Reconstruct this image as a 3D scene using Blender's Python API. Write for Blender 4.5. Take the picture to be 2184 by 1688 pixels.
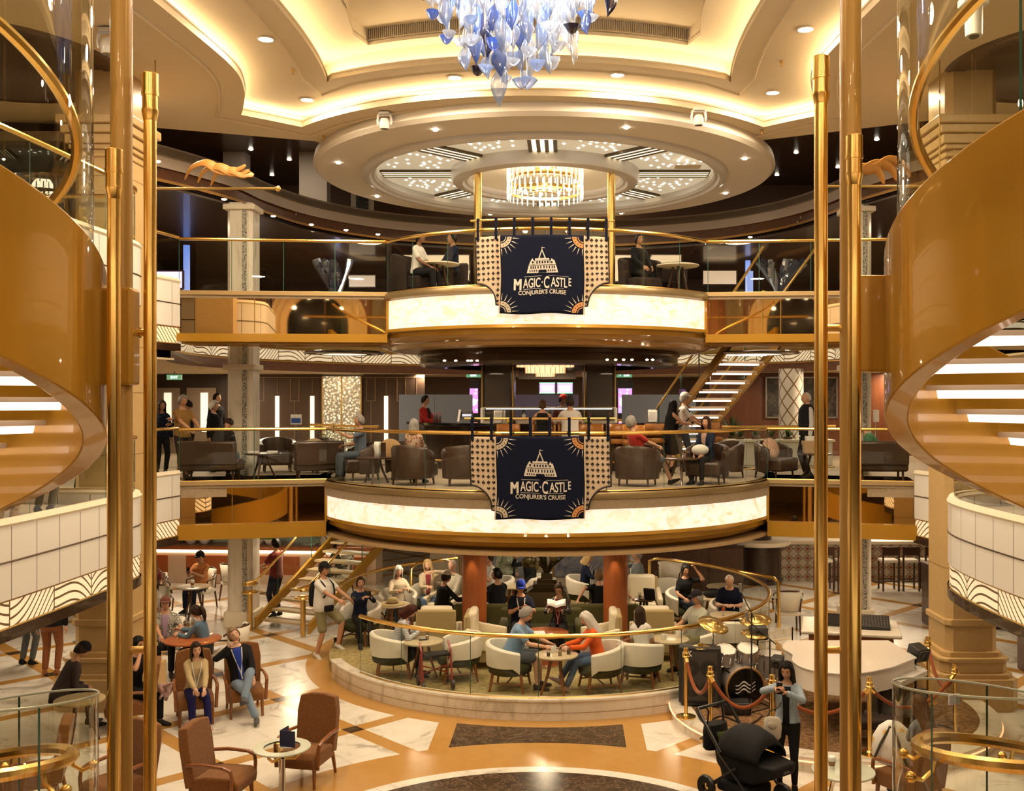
import bpy, bmesh, math, random
from math import sin, cos, pi, radians as R, sqrt, atan2
from mathutils import Vector as V, Matrix, Quaternion
from mathutils.geometry import tessellate_polygon
random.seed(7)
for _o in list(bpy.data.objects): bpy.data.objects.remove(_o)
SC = bpy.context.scene; COL = SC.collection
# ---- camera (2184 x 1688 frame, horizon at row 852, axis vanishing point at column 1210)
FPX, VX, HY, CX, CZ = 2150.0, 1210.0, 852.0, 0.418, 1.65
cd = bpy.data.cameras.new('camera'); cd.sensor_width = 36; cd.lens = 36*FPX/2184
cd.shift_x = -(VX-1092)/2184; cd.shift_y = (HY-844)/2184; cd.clip_end = 200
cam = bpy.data.objects.new('camera', cd); COL.objects.link(cam)
cam.location = (CX, 0, CZ); cam.rotation_euler = (pi/2, 0, 0); SC.camera = cam
# ---- world, view
w = bpy.data.worlds.new('world'); SC.world = w; w.use_nodes = True
bg = w.node_tree.nodes['Background']; bg.inputs[0].default_value = (1.0, .80, .56, 1); bg.inputs[1].default_value = 0.07
SC.view_settings.view_transform = 'Standard'; SC.view_settings.look = 'None'
SC.view_settings.exposure = 0.32; SC.view_settings.gamma = 1.0; SC.view_settings.use_curve_mapping = False
try:
    cy = SC.cycles; cy.max_bounces = 7; cy.diffuse_bounces = 3; cy.glossy_bounces = 4; cy.transmission_bounces = 4
    cy.transparent_max_bounces = 16; cy.caustics_reflective = False; cy.caustics_refractive = False
    cy.sample_clamp_indirect = 4.0; cy.use_denoising = True; cy.use_adaptive_sampling = True; cy.adaptive_threshold = .04; cy.blur_glossy = 0.5
except Exception: pass
# ---- ceiling lamps that carry the room (square metres of diffuser facing down, at modelled ceilings)
WARM = (1.0, .78, .52)
def area(x, y, z, p, size, col=WARM, rot=(0,0,0), sy=None):
    l = bpy.data.lights.new('ceiling_lamp', 'AREA'); l.energy = p; l.color = col
    l.shape = 'DISK' if sy is None else 'RECTANGLE'; l.size = size
    if sy: l.size_y = sy
    o = bpy.data.objects.new('ceiling_lamp', l); COL.objects.link(o); o.location = (x,y,z); o.rotation_euler = rot
    o.visible_glossy = True
    return o
for x, y in ((-4.3,18.2),(4.2,18.2),(-1.9,17.0),(1.6,17.0),(-4.1,15.2),(3.9,15.2),(-4.1,12),(3.9,12),(-4.1,9),(3.9,9),(-3.5,5),(3.4,5)):
    area(x, y, 7.14, 115, .9)
for x, y in ((-6.5,17.5),(6.3,17.5),(-7.5,13),(7.2,13)): area(x, y, 6.86, 60, .4)
# under the decks: lower hall ceiling, middle deck ceiling, upper deck ceiling
for x, y in ((-9.5,15.5),(-9.5,19.5),(-8.5,24),(-5.8,23),(-5.2,27),(9.2,16.5),(8.5,21.5),(6.3,24),(9,27),(0,29),(3.5,29),(-9.5,29),(0,25.2)):
    area(x, y, -1.15, 33, .45)
for x, y in ((-2.6,20.6),(2.6,20.6),(-1.6,23.5),(1.6,23.5),(0,19.0),(0,21.8)): area(x, y, -1.20, 19, .4)
for x, y in ((-10,22),(-7.5,26),(-10,29),(-4,31),(4,31),(7.5,26),(10,22),(10,29),(-9,16),(9,16),(0,30)):
    area(x, y, 2.40, 62, .45)
for x, y in ((-1.5,21),(1.5,21),(0,24.5),(-2.5,23),(2.5,23)): area(x, y, 2.34, 24, .4, (1,.76,.50))
for x, y in ((-9.6,23),(9.6,23),(-7.2,28.5),(7.2,28.5),(0,31.5)): area(x, y, 5.85, 95, .4)
for x, y in ((-8,28),(8,28),(0,33)): area(x, y, 9.1, 90, .5)
for x, y in ((-3,22.8),(3,22.8),(0,20),(0,25.8)): area(x, y, 6.6, 22, .2)
for x, y in ((-8,-3),(-4,-3),(0,-3.5),(4,-3),(8,-3)):  # unseen lamps behind the viewer, added to brighten what brass and glass reflect
    area(x, y, 3.4, 110, .6); area(x, y, 6.8, 130, .6); area(x, y+1, -.35, 90, .6)
# ================= helpers =================
def PX(px, py, Y): return V((CX+(px-VX)*Y/FPX, Y, CZ+(HY-py)*Y/FPX))      # a point at a known distance
def FL(px, py, z=-3.25):                                                   # a point standing on a known level
    Y = FPX*(CZ-z)/(py-HY); return V((CX+(px-VX)*Y/FPX, Y, z))
def XA(px, Y): return CX+(px-VX)*Y/FPX
def ZA(py, Y): return CZ+(HY-py)*Y/FPX
# ---- node expressions
class E:
    def __init__(s, nt, k): s.nt, s.k = nt, k
    def _m(s, op, *a):
        n = s.nt.nodes.new('ShaderNodeMath'); n.operation = op
        for i, x in enumerate((s,)+a):
            if isinstance(x, E): s.nt.links.new(x.k, n.inputs[i])
            else: n.inputs[i].default_value = x
        return E(s.nt, n.outputs[0])
    def __add__(s, o): return s._m('ADD', o)
    def __sub__(s, o): return s._m('SUBTRACT', o)
    def __mul__(s, o): return s._m('MULTIPLY', o)
    def __truediv__(s, o): return s._m('DIVIDE', o)
    def abs(s): return s._m('ABSOLUTE')
    def frac(s): return s._m('FRACT')
    def floor(s): return s._m('FLOOR')
    def sin(s): return s._m('SINE')
    def sqrt(s): return s._m('SQRT')
    def lt(s, o): return s._m('LESS_THAN', o)
    def gt(s, o): return s._m('GREATER_THAN', o)
    def max(s, o): return s._m('MAXIMUM', o)
    def min(s, o): return s._m('MINIMUM', o)
    def near(s, w): return (s.frac()-.5).abs().gt(.5-w)      # within w of an integer
def c4(c): return (c[0], c[1], c[2], 1)
class Mat:
    def __init__(s, name):
        s.m = bpy.data.materials.new(name); s.m.use_nodes = True; s.nt = s.m.node_tree
        s.b = s.nt.nodes['Principled BSDF']; s.out = s.nt.nodes['Material Output']
    def node(s, t, **kw):
        n = s.nt.nodes.new(t)
        for k, v in kw.items(): setattr(n, k, v)
        return n
    def xyz(s, kind='Object'):
        n = s.node('ShaderNodeTexCoord'); x = s.node('ShaderNodeSeparateXYZ'); s.nt.links.new(n.outputs[kind], x.inputs[0])
        return [E(s.nt, x.outputs[i]) for i in range(3)]
    def noise(s, scale=5, detail=3, rough=.5, dist=0, kind='Object', stretch=None):
        t = s.node('ShaderNodeTexCoord'); n = s.node('ShaderNodeTexNoise')
        n.inputs['Scale'].default_value = scale; n.inputs['Detail'].default_value = detail; n.inputs['Roughness'].default_value = rough; n.inputs['Distortion'].default_value = dist
        src = t.outputs[kind]
        if stretch:
            mp = s.node('ShaderNodeMapping'); mp.inputs['Scale'].default_value = stretch; s.nt.links.new(src, mp.inputs[0]); src = mp.outputs[0]
        s.nt.links.new(src, n.inputs['Vector']); return E(s.nt, n.outputs[0])
    def voro(s, scale=5, stretch=None):
        t = s.node('ShaderNodeTexCoord'); n = s.node('ShaderNodeTexVoronoi'); n.inputs['Scale'].default_value = scale
        src = t.outputs['Object']
        s.nt.links.new(src, n.inputs['Vector']); return E(s.nt, n.outputs['Distance']), n.outputs['Color']
    def ramp(s, fac, stops):
        r = s.node('ShaderNodeValToRGB'); s.nt.links.new(fac.k, r.inputs[0]); el = r.color_ramp.elements
        while len(el) < len(stops): el.new(.5)
        for e, (p, c) in zip(el, stops): e.position = p; e.color = c4(c)
        return r.outputs[0]
    def mix(s, fac, a, b):
        n = s.node('ShaderNodeMix', data_type='RGBA')
        if isinstance(fac, E): s.nt.links.new(fac.k, n.inputs[0])
        else: n.inputs[0].default_value = fac
        for i, x in ((6, a), (7, b)):
            if isinstance(x, (tuple, list)): n.inputs[i].default_value = c4(x)
            else: s.nt.links.new(x, n.inputs[i])
        return n.outputs[2]
    def col(s, sock):
        if isinstance(sock, (tuple, list)): s.b.inputs['Base Color'].default_value = c4(sock)
        else: s.nt.links.new(sock, s.b.inputs['Base Color'])
        return s
    def set(s, **kw):
        for k, v in kw.items():
            k = {'rough':'Roughness','metal':'Metallic','spec':'Specular IOR Level','coat':'Coat Weight','croug':'Coat Roughness','es':'Emission Strength','sheen':'Sheen Weight'}[k]
            s.b.inputs[k].default_value = v
        return s
    def emit(s, c, es):
        if isinstance(c, (tuple, list)): s.b.inputs['Emission Color'].default_value = c4(c)
        else: s.nt.links.new(c, s.b.inputs['Emission Color'])
        s.b.inputs['Emission Strength'].default_value = es; return s
    def bump(s, h, st=.2, d=.01):
        b = s.node('ShaderNodeBump'); b.inputs['Strength'].default_value = st; b.inputs['Distance'].default_value = d
        s.nt.links.new(h.k, b.inputs['Height']); s.nt.links.new(b.outputs[0], s.b.inputs['Normal']); return s
_MC = {}
def mat(name, col, rough=.5, metal=0, coat=0, spec=.5, var=.0):
    if name in _MC: return _MC[name]
    m = Mat(name); m.set(rough=rough, metal=metal, coat=coat, spec=spec)
    if var: m.col(m.mix(m.noise(9, 3), tuple(c*(1-var) for c in col), tuple(min(1, c*(1+var)) for c in col)))
    else: m.col(col)
    _MC[name] = m.m; return m.m
def glow(name, col, es):
    if name in _MC: return _MC[name]
    m = Mat(name).col((.8,.8,.8)).emit(col, es); _MC[name] = m.m; return m.m
def glassmat(name, tint=(.93,.97,.95), ior=1.45, rough=.0, fac=1.0):
    if name in _MC: return _MC[name]
    m = Mat(name); nt = m.nt
    tr = m.node('ShaderNodeBsdfTransparent'); tr.inputs[0].default_value = c4(tint)
    gl = m.node('ShaderNodeBsdfGlossy'); gl.inputs['Roughness'].default_value = rough
    lw = m.node('ShaderNodeLayerWeight'); lw.inputs[0].default_value = .5; f0 = ((ior-1)/(ior+1))**2*1.7
    f = (E(nt, lw.outputs[1])._m('POWER', 5.0)*(1-f0)+f0)*fac
    mx = m.node('ShaderNodeMixShader'); nt.links.new(f.k, mx.inputs[0]); nt.links.new(tr.outputs[0], mx.inputs[1]); nt.links.new(gl.outputs[0], mx.inputs[2])
    nt.links.new(mx.outputs[0], m.out.inputs[0]); _MC[name] = m.m; return m.m
def fabric(name, c1, c2, scale=60, rough=.9):
    if name in _MC: return _MC[name]
    m = Mat(name); m.set(rough=rough, spec=.15, sheen=.2 if max(c2) > .1 else .02); n = m.noise(scale, 2); m.col(m.mix(n, c1, c2)); m.bump(n, .25, .004)
    _MC[name] = m.m; return m.m
def wood(name, c1, c2, scale=3, axis=2, rough=.35, coat=.3):
    if name in _MC: return _MC[name]
    m = Mat(name); m.set(rough=rough, coat=coat); st = [6,6,6]; st[axis] = .6
    n = m.noise(scale, 5, .6, .8, stretch=st); m.col(m.ramp(n, ((.3, c1), (.7, c2)))); _MC[name] = m.m; return m.m
# ---- mesh builder
class MB:
    def __init__(s): s.v, s.f, s.m, s.uv = [], [], [], {}
    def add(s, vs, fs, mi=0, xf=None):
        b = len(s.v); s.v += [tuple((xf@V(p)) if xf else p) for p in vs]
        for f in fs: s.f.append(tuple(b+i for i in f)); s.m.append(mi)
        return s
    def box(s, c, d, rz=0, mi=0, xf=None):
        x, y, z = d[0]/2, d[1]/2, d[2]/2; q = Matrix.Translation(c)@Matrix.Rotation(rz, 4, 'Z')
        if xf: q = xf@q
        vs = [(-x,-y,-z),(x,-y,-z),(x,y,-z),(-x,y,-z),(-x,-y,z),(x,-y,z),(x,y,z),(-x,y,z)]
        return s.add(vs, [(0,3,2,1),(4,5,6,7),(0,1,5,4),(1,2,6,5),(2,3,7,6),(3,0,4,7)], mi, q)
    def loft(s, rings, mi=0, closed=True, caps=True, xf=None, loop=False):
        n = len(rings[0]); vs = [p for r in rings for p in r]; fs = []
        k = n if closed else n-1; L = len(rings)
        for i in range(L if loop else L-1):
            j = (i+1) % L
            for a in range(k):
                b = (a+1) % n; fs.append((i*n+a, i*n+b, j*n+b, j*n+a))
        if caps and closed and not loop: fs += [tuple(range(n-1,-1,-1)), tuple((L-1)*n+a for a in range(n))]
        return s.add(vs, fs, mi, xf)
    def lathe(s, prof, c=(0,0,0), n=32, a0=0, a1=2*pi, mi=0, xf=None, sx=1, sy=1):
        full = abs(a1-a0-2*pi) < 1e-6; k = n if full else n+1
        rings = [[(c[0]+r*sx*cos(a0+(a1-a0)*i/n), c[1]+r*sy*sin(a0+(a1-a0)*i/n), c[2]+z) for i in range(k)] for r, z in prof]
        return s.loft(rings, mi, full, False, xf)
    def cyl(s, p, q, r, n=12, r2=None, mi=0, xf=None):
        return s.tube([p, q], [r, r if r2 is None else r2], n, mi=mi, xf=xf)
    def tube(s, pts, r, n=8, closed=False, mi=0, xf=None, sq=None):
        pts = [V(p) for p in pts]; L = len(pts); rr = r if isinstance(r, (list, tuple)) else [r]*L
        tg = []
        for i in range(L):
            a = pts[(i-1) % L] if (closed or i) else pts[i]; b = pts[(i+1) % L] if (closed or i < L-1) else pts[i]
            t = b-a; tg.append(t.normalized() if t.length > 1e-9 else V((0,0,1)))
        u = tg[0].orthogonal().normalized()
        if abs(tg[0].z) < .9: u = tg[0].cross(V((0,0,1))).normalized()
        rings = []
        for i in range(L):
            u = (u-tg[i]*u.dot(tg[i])); u = u.normalized() if u.length > 1e-6 else tg[i].orthogonal().normalized(); w_ = tg[i].cross(u)
            e1, e2 = (1, 1) if sq is None else sq
            rings.append([tuple(pts[i]+(u*cos(2*pi*a/n)*e1+w_*sin(2*pi*a/n)*e2)*rr[i]) for a in range(n)])
        return s.loft(rings, mi, True, True, xf, closed)
    def prism(s, poly, z0, z1, mi=0, xf=None):
        n = len(poly); vs = [(x,y,z0) for x,y in poly]+[(x,y,z1) for x,y in poly]
        fs = [(i,(i+1)%n,n+(i+1)%n,n+i) for i in range(n)]
        for t in tessellate_polygon([[V((x,y,0)) for x,y in poly]]): fs += [tuple(t[::-1]), tuple(n+i for i in t)]
        return s.add(vs, fs, mi, xf)
    def slab(s, outer, hole, z0, z1, mi=0):      # a plate with one hole
        t = tessellate_polygon([[V((x,y,0)) for x,y in outer], [V((x,y,0)) for x,y in hole]]); pts = list(outer)+list(hole); n = len(pts); a = len(outer)
        vs = [(x,y,z0) for x,y in pts]+[(x,y,z1) for x,y in pts]; fs = []
        for q in t: fs += [tuple(q), tuple(n+i for i in q[::-1])]
        for i in range(a): fs.append((i,(i+1)%a,n+(i+1)%a,n+i))
        h = len(hole)
        for i in range(h): fs.append((a+i,a+(i+1)%h,n+a+(i+1)%h,n+a+i))
        return s.add(vs, fs, mi)
    def ell(s, c, r, nu=16, nv=10, mi=0, xf=None):
        rings = []
        for j in range(nv+1):
            t = -pi/2+pi*j/nv; q = max(cos(t), 1e-3)
            rings.append([(c[0]+r[0]*q*cos(2*pi*i/nu), c[1]+r[1]*q*sin(2*pi*i/nu), c[2]+r[2]*sin(t)) for i in range(nu)])
        return s.loft(rings, mi, True, True, xf)
    def wall(s, path, z0, z1, closed=False, mi=0):   # vertical sheet along a path, UV = (length, height)
        d = 0; rows = []; last = None
        P = list(path)+([path[0]] if closed else [])
        for p in P:
            if last is not None: d += sqrt((p[0]-last[0])**2+(p[1]-last[1])**2)
            rows.append((p, d)); last = p
        b = len(s.v)
        for p, q in rows:
            for z in (z0, z1): s.uv[len(s.v)] = (q, z); s.v.append((p[0], p[1], z))
        for i in range(len(rows)-1): s.f.append((b+2*i, b+2*i+2, b+2*i+3, b+2*i+1)); s.m.append(mi)
        return s
    def build(s, name, mats, parent=None, smooth=.6, bevel=0, loc=None, rz=0, solid=0, sub=0):
        me = bpy.data.meshes.new(name); me.from_pydata(s.v, [], s.f)
        ms = mats if isinstance(mats, (list, tuple)) else [mats]
        for m in ms: me.materials.append(m)
        if len(ms) > 1: me.polygons.foreach_set('material_index', s.m)
        if s.uv:
            ul = me.uv_layers.new(name='UVMap')
            for l in me.loops: ul.data[l.index].uv = s.uv.get(l.vertex_index, (0,0))
        bm = bmesh.new(); bm.from_mesh(me); bmesh.ops.recalc_face_normals(bm, faces=bm.faces); bm.to_mesh(me); bm.free()
        if smooth:
            me.polygons.foreach_set('use_smooth', [True]*len(me.polygons)); me.set_sharp_from_angle(angle=smooth)
        me.update(); o = bpy.data.objects.new(name, me); COL.objects.link(o)
        if parent is not None: o.parent = parent
        if loc is not None: o.location = loc
        if rz: o.rotation_euler.z = rz
        if solid: q = o.modifiers.new('s', 'SOLIDIFY'); q.thickness = solid; q.offset = 0; q.use_rim = not (s.uv and solid >= .05)
        if bevel: q = o.modifiers.new('b', 'BEVEL'); q.width = bevel; q.segments = 2; q.limit_method = 'ANGLE'; q.angle_limit = .7
        if sub: q = o.modifiers.new('u', 'SUBSURF'); q.levels = q.render_levels = sub
        return o
def tag(o, label, cat, group=None):
    o['label'] = label; o['category'] = cat
    if group: o['group'] = group
    return o
def thing(name, label, cat, loc=(0,0,0), rz=0, group=None):
    o = bpy.data.objects.new(name, None); COL.objects.link(o); o.location = loc; o.rotation_euler.z = rz; o.empty_display_size = .1
    return tag(o, label, cat, group)
def struct(o, label=None, cat=None):
    o['kind'] = 'structure'
    if label: o['label'] = label; o['category'] = cat or 'structure'
    return o
def clone(root, loc=None, rz=None, label=None, group=None):
    def cp(o, par):
        c = o.copy(); COL.objects.link(c); c.parent = par
        for ch in list(o.children): cp(ch, c)
        return c
    r = cp(root, root.parent)
    if loc is not None: r.location = loc
    if rz is not None: r.rotation_euler.z = rz
    if label: r['label'] = label
    if group: r['group'] = group
    return r
def setting(proto, spots, group):     # first spot takes the first one built, the rest are copies
    for i, (x, y, z, rz, lab) in enumerate(spots):
        o = proto if i == 0 else clone(proto)
        o.location = (x,y,z); o.rotation_euler.z = R(rz); o['label'] = lab; o['group'] = group
def arc(cx, cy, r, a0, a1, n=24): return [(cx+r*cos(R(a0+(a1-a0)*i/n)), cy+r*sin(R(a0+(a1-a0)*i/n))) for i in range(n+1)]
def offset(path, d, closed=True):
    n = len(path); out = []
    for i in range(n):
        a = V(path[i-1]) if (closed or i) else V(path[i]); b = V(path[(i+1) % n]) if (closed or i < n-1) else V(path[i])
        p = V(path[i]); t1 = (p-a); t2 = (b-p)
        t1 = t1.normalized() if t1.length > 1e-9 else t2.normalized(); t2 = t2.normalized() if t2.length > 1e-9 else t1
        n1 = V((t1.y, -t1.x)); n2 = V((t2.y, -t2.x)); m = n1+n2
        m = m.normalized() if m.length > 1e-6 else n1; k = d/max(.5, m.dot(n1)); out.append((p.x+m.x*k, p.y+m.y*k))
    return out
def smoothp(pts, n=6, closed=False):     # Catmull-Rom
    P = [V(p) for p in pts]; L = len(P); out = []
    for i in range(L if closed else L-1):
        g = (lambda k: P[k % L]) if closed else (lambda k: P[max(0, min(L-1, k))])
        a, b, c, d = g(i-1), g(i), g(i+1), g(i+2)
        for j in range(n):
            t = j/n; out.append(tuple(.5*((2*b)+(c-a)*t+(2*a-5*b+4*c-d)*t*t+(3*b-a-3*c+d)*t**3)))
    if not closed: out.append(tuple(P[-1]))
    return out
# ---- shared materials
BRASS = mat('polished_brass', (1.0,.68,.22), .22, 1)
BRASSD = mat('satin_brass', (.75,.50,.17), .32, 1)
GOLDP = mat('gold_lacquer', (.52,.275,.028), .26, .3, coat=.6)
GOLDT = mat('gold_trim', (.42,.27,.07), .35, .55)
CHROME = mat('chrome', (.8,.8,.8), .1, 1)
BLACK = mat('black_plastic', (.012,.012,.013), .35)
BEIGE = mat('beige_plaster', (.80,.67,.46), .8, var=.03)
CREAM = mat('cream_plaster', (.8,.71,.55), .7)
TAUPE = mat('taupe_paint', (.32,.25,.2), .6)
TAUPEL = mat('light_taupe_paint', (.62,.52,.43), .6)
DBROWN = mat('dark_brown_lacquer', (.035,.016,.009), .22, coat=.4)
BROWN = wood('brown_veneer', (.10,.035,.012), (.17,.06,.02), 2, 0)
REDWOOD = wood('red_cherry_wood', (.33,.085,.02), (.45,.13,.03), 2, 2)
CHAIRWOOD = wood('chair_wood', (.16,.05,.012), (.27,.09,.02), 5, 2)
DWOOD = wood('dark_wood', (.04,.016,.008), (.075,.03,.013), 4, 2)
GLASS = glassmat('clear_glass', ior=1.33)
GLASSG = glassmat('curved_glass', (.94,.95,.88), 1.5)
GEDGE = mat('glass_edge', (.04,.12,.09), .15)
MIRROR = mat('bronze_mirror', (.86,.66,.40), .02, 1)
WHITE = mat('white_enamel', (.82,.80,.76), .3)
LED = glow('warm_led', (1,.82,.56), 10)
BULB = glow('lamp_bulb', (1,.86,.66), 14)
SCREENB = glow('blue_screen', (.25,.35,1), 1.6)
m = Mat('white_marble'); m.set(rough=.25); n_ = m.noise(3.0, 7, .6, .8, stretch=(1,1,.35)); m.col(m.ramp(n_, ((.34,(.55,.49,.39)),(.46,(.74,.68,.57)),(.6,(.78,.72,.61)),(.8,(.70,.63,.52))))); MARBLE = m.m
m = Mat('tan_stone'); m.set(rough=.4); m.col(m.mix(m.noise(14, 5), (.50,.33,.13), (.62,.43,.2))); STONE = m.m
m = Mat('backlit_onyx'); n_ = m.noise(3.0, 7, .62, 1.4, stretch=(1,1,1.8)); m.set(rough=.3)
cc = m.ramp(n_, ((.33,(.80,.50,.26)),(.45,(1,.80,.56)),(.55,(1,.9,.74)),(.75,(1,.84,.62)))); m.col((.6,.5,.4)); m.emit(cc, .76); ONYX = m.m
m = Mat('parapet_tile'); m.set(rough=.3); u, v_, _ = m.xyz('UV'); a_ = u/.52
line = a_.near(.012).max(((v_-1.0)/1.0).near(.0001)); m.col(m.mix(a_.near(.014), (.82,.79,.74), (.20,.16,.12))); TILE = m.m
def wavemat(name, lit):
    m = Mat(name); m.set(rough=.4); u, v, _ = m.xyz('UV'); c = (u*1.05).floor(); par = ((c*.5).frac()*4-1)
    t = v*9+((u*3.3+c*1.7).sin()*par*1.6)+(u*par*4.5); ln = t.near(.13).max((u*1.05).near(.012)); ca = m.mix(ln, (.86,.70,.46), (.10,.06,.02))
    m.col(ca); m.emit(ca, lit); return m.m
WAVE = wavemat('wave_panel', .45)  # emission put into the panel instead of light falling on it from above
# ================= the setting =================
# ---- marble floor with lattice bands and the round medallion
m = Mat('hall_floor'); m.set(rough=.2, spec=.5); x, y, _ = m.xyz()
u = x.abs()-4.26; v = y-13.45; p_ = (u+v)/3.0; q_ = (u-v)/3.0
bp = p_.near(.058); bq = q_.near(.058); d1 = ((x*x)+((y-10.32)*(y-10.32))).sqrt(); d2 = (((x-.1)*(x-.1))+((y-19.6)*(y-19.6))).sqrt()
n_ = m.noise(1.1, 8, .62, 1.5); wm = m.ramp(n_, ((.36,(.46,.42,.36)),(.44,(.74,.70,.62)),(.6,(.80,.76,.69)),(.8,(.70,.65,.57))))
seam = ((p_*2)).near(.006).max((q_*2).near(.006)); wm = m.mix(seam*.35, wm, (.3,.26,.2))
tan = m.mix(m.noise(6, 5), (.43,.22,.05), (.52,.29,.085)); n2 = m.noise(2.4, 9, .7, 2.2); dk = m.ramp(n2, ((.47,(.035,.020,.010)),(.5,(.16,.10,.06)),(.53,(.04,.024,.012))))
col = m.mix(bp.max(bq), wm, tan); col = m.mix(bp*bq, col, dk)
tilezone = d1.gt(4.05)*d2.gt(4.62)*x.abs().gt(1.53); col = m.mix(tilezone, tan, col)
strip = d1.gt(4.05)*d2.gt(4.56)*x.abs().lt(1.25)*y.gt(10); col = m.mix(strip, col, dk)
col = m.mix(d1.lt(3.12), col, wm); col = m.mix(d1.lt(2.93), col, dk); m.col(col); HALLFLOOR = m.m
f = MB(); f.prism([(-17,-8),(17,-8),(17,40),(-17,40)], -3.45, -3.25); struct(f.build('floor', HALLFLOOR, smooth=0))
# ---- decks
LB = [(-9.5,7.8),(-7.4,8.8),(-6.55,10),(-6.22,11.3),(-6.13,12.7),(-6.10,14),(-6.08,14.9),(-6.2,15.5),(-6.7,15.85),(-8.2,15.9)]
RB = [(9.5,7.8),(7.2,8.8),(6.3,10),(5.93,11.3),(5.82,12.6),(5.82,13.7),(5.95,14.5),(6.3,15.2),(6.9,15.65),(8.2,15.8)]
LBS = smoothp(LB, 4); RBS = smoothp(RB, 4)
LF = [(-8.2,18.6),(-7.75,18.65),(-7.45,19.0),(-7.27,19.9)]; RF = [(7.31,19.9),(7.5,19.0),(7.8,18.65),(8.2,18.6)]
PC = (0,22.8)
def onarc(r, a0, a1, n): return arc(PC[0], PC[1], r, a0, a1, n)
midfront = onarc(5.05, 205.8, 334.2, 40)       # platform edge, left to right
hole_mid = [(-5,2.2)]+LBS+LF+midfront+RF+RBS[::-1]+[(5,2.2)]
hole_up = [(-5,1.2)]+LBS+LF+onarc(8.0, 201, -21, 50)+RF+RBS[::-1]+[(5,1.2)]
OUT = [(-17,-8),(17,-8),(17,40),(-17,40)]
CARPETM = fabric('mid_deck_floor', (.30,.22,.14), (.42,.33,.22), 18, .5)
s = MB().slab(OUT, hole_mid, -.30, 0); struct(s.build('floor_middle_deck', CARPETM, smooth=0))
s = MB().slab(OUT, hole_up, 3.45, 3.78); struct(s.build('floor_upper_deck', CARPETM, smooth=0))
big = offset(hole_mid, .12); s = MB().slab(OUT, offset(hole_mid, -.02), -1.12, -1.06)
CEILW = mat('white_ceiling', (.72,.60,.42), .7); CEILD = mat('dark_ceiling', (.06,.03,.016), .3, coat=.3)
struct(MB().slab(OUT, offset(hole_mid, -.05), -1.13, -1.07).build('ceiling_lower_hall', mat('lower_ceiling', (.46,.31,.15), .6), smooth=0))
struct(MB().slab(OUT, offset(hole_up, -.05), 2.42, 2.46).build('ceiling_middle_deck', CEILW, smooth=0))
h8 = [(-8.5,18.9),(-7.6,20.2),(-6.85,22.0),(-6.62,23.5),(-6.15,25.1),(-5.3,26.5),(-4.05,27.6),(-2.1,28.4)]; P8 = smoothp(h8+[(0,28.7)]+[(-x,y) for x,y in h8[::-1]], 6); POLY8 = [(-17,18.9)]+P8+[(17,18.9),(17,40),(-17,40)]
struct(MB().prism(POLY8, 5.86, 5.9).build('ceiling_upper_deck', CEILD, smooth=0))
struct(MB().prism(POLY8, 6.5, 6.68).build('floor_top_deck', CARPETM, smooth=0))
struct(MB().prism([(-17,19),(17,19),(17,40),(-17,40)], 9.15, 9.25).build('ceiling_top_deck', CEILD, smooth=0))
# tile parapets along the side bays; the wave panels' glow stands in for lamplight
def parapet(path, base, nm):
    top, t0, w0 = base+.19, base-.70, base-1.04
    a = MB(); a.wall(path, t0, top); o = struct(a.build('trim_'+nm, TILE, smooth=.8, solid=.1))
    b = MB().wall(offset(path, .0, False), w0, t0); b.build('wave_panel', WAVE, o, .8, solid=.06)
    c = MB(); c.tube([(p[0],p[1],top) for p in path], .07, 6); c.build('ledge', CREAM, o, .8)
    d = MB(); d.tube([(p[0],p[1],t0) for p in path], .045, 6); d.tube([(p[0],p[1],w0) for p in path], .04, 6); d.build('brass_bead', GOLDT, o, .8)
    e = MB().wall(path, w0-.14, w0); e.build('lower_band', DBROWN, o, .8, solid=.12)
    g = MB(); n = len(path); dist = 0; last = None
    for p in path:
        if last is not None:
            dist += (V(p)-V(last)).length
            while dist > .52: dist -= .52; q = V(p)+(V(last)-V(p)).normalized()*dist; g.ell((q.x,q.y,(top+t0)/2), (.035,.035,.035), 8, 5)
        last = p
    g.tube([(p[0],p[1],(top+t0)/2) for p in path], .012, 5); g.tube([(p[0],p[1],(top+t0)/2) for p in offset(path,.05,False)], .012, 5); g.tube([(p[0],p[1],(top+t0)/2) for p in offset(path,-.05,False)], .012, 5)
    g.build('stud_line', mat('dark_bronze', (.12,.085,.05), .4, .6), o, .8)
    return o
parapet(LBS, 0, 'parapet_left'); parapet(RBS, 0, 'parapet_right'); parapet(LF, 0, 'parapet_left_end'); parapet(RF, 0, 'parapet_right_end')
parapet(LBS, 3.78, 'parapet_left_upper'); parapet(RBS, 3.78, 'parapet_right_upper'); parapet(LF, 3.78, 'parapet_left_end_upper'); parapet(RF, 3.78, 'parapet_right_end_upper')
# fascia of the ring openings at the back
o = struct(MB().wall(onarc(8.0, 201, -21, 70), 2.98, 3.80).build('trim_ring_upper', mat('fascia_gold', (.36,.22,.06), .35, .4), smooth=.8))
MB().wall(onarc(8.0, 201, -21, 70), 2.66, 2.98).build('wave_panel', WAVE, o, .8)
MB().wall(onarc(7.96, 201, -21, 70), 2.40, 2.66).build('lower_band', BROWN, o, .8)
b = MB(); [b.tube([(p[0],p[1],z) for p in onarc(7.97, 201, -21, 60)], .03, 6) for z in (2.98,2.66,3.78)]; b.build('brass_bead', BRASSD, o, .8)
o = struct(MB().wall(P8, 6.52, 6.72).build('trim_ring_top', TAUPE, smooth=.8))
MB().wall(offset(P8,-.02,False), 6.28, 6.54).build('pale_band', TAUPEL, o, .8)
MB().wall(offset(P8,-.08,False), 6.02, 6.30).build('wood_band', BROWN, o, .8)
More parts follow.
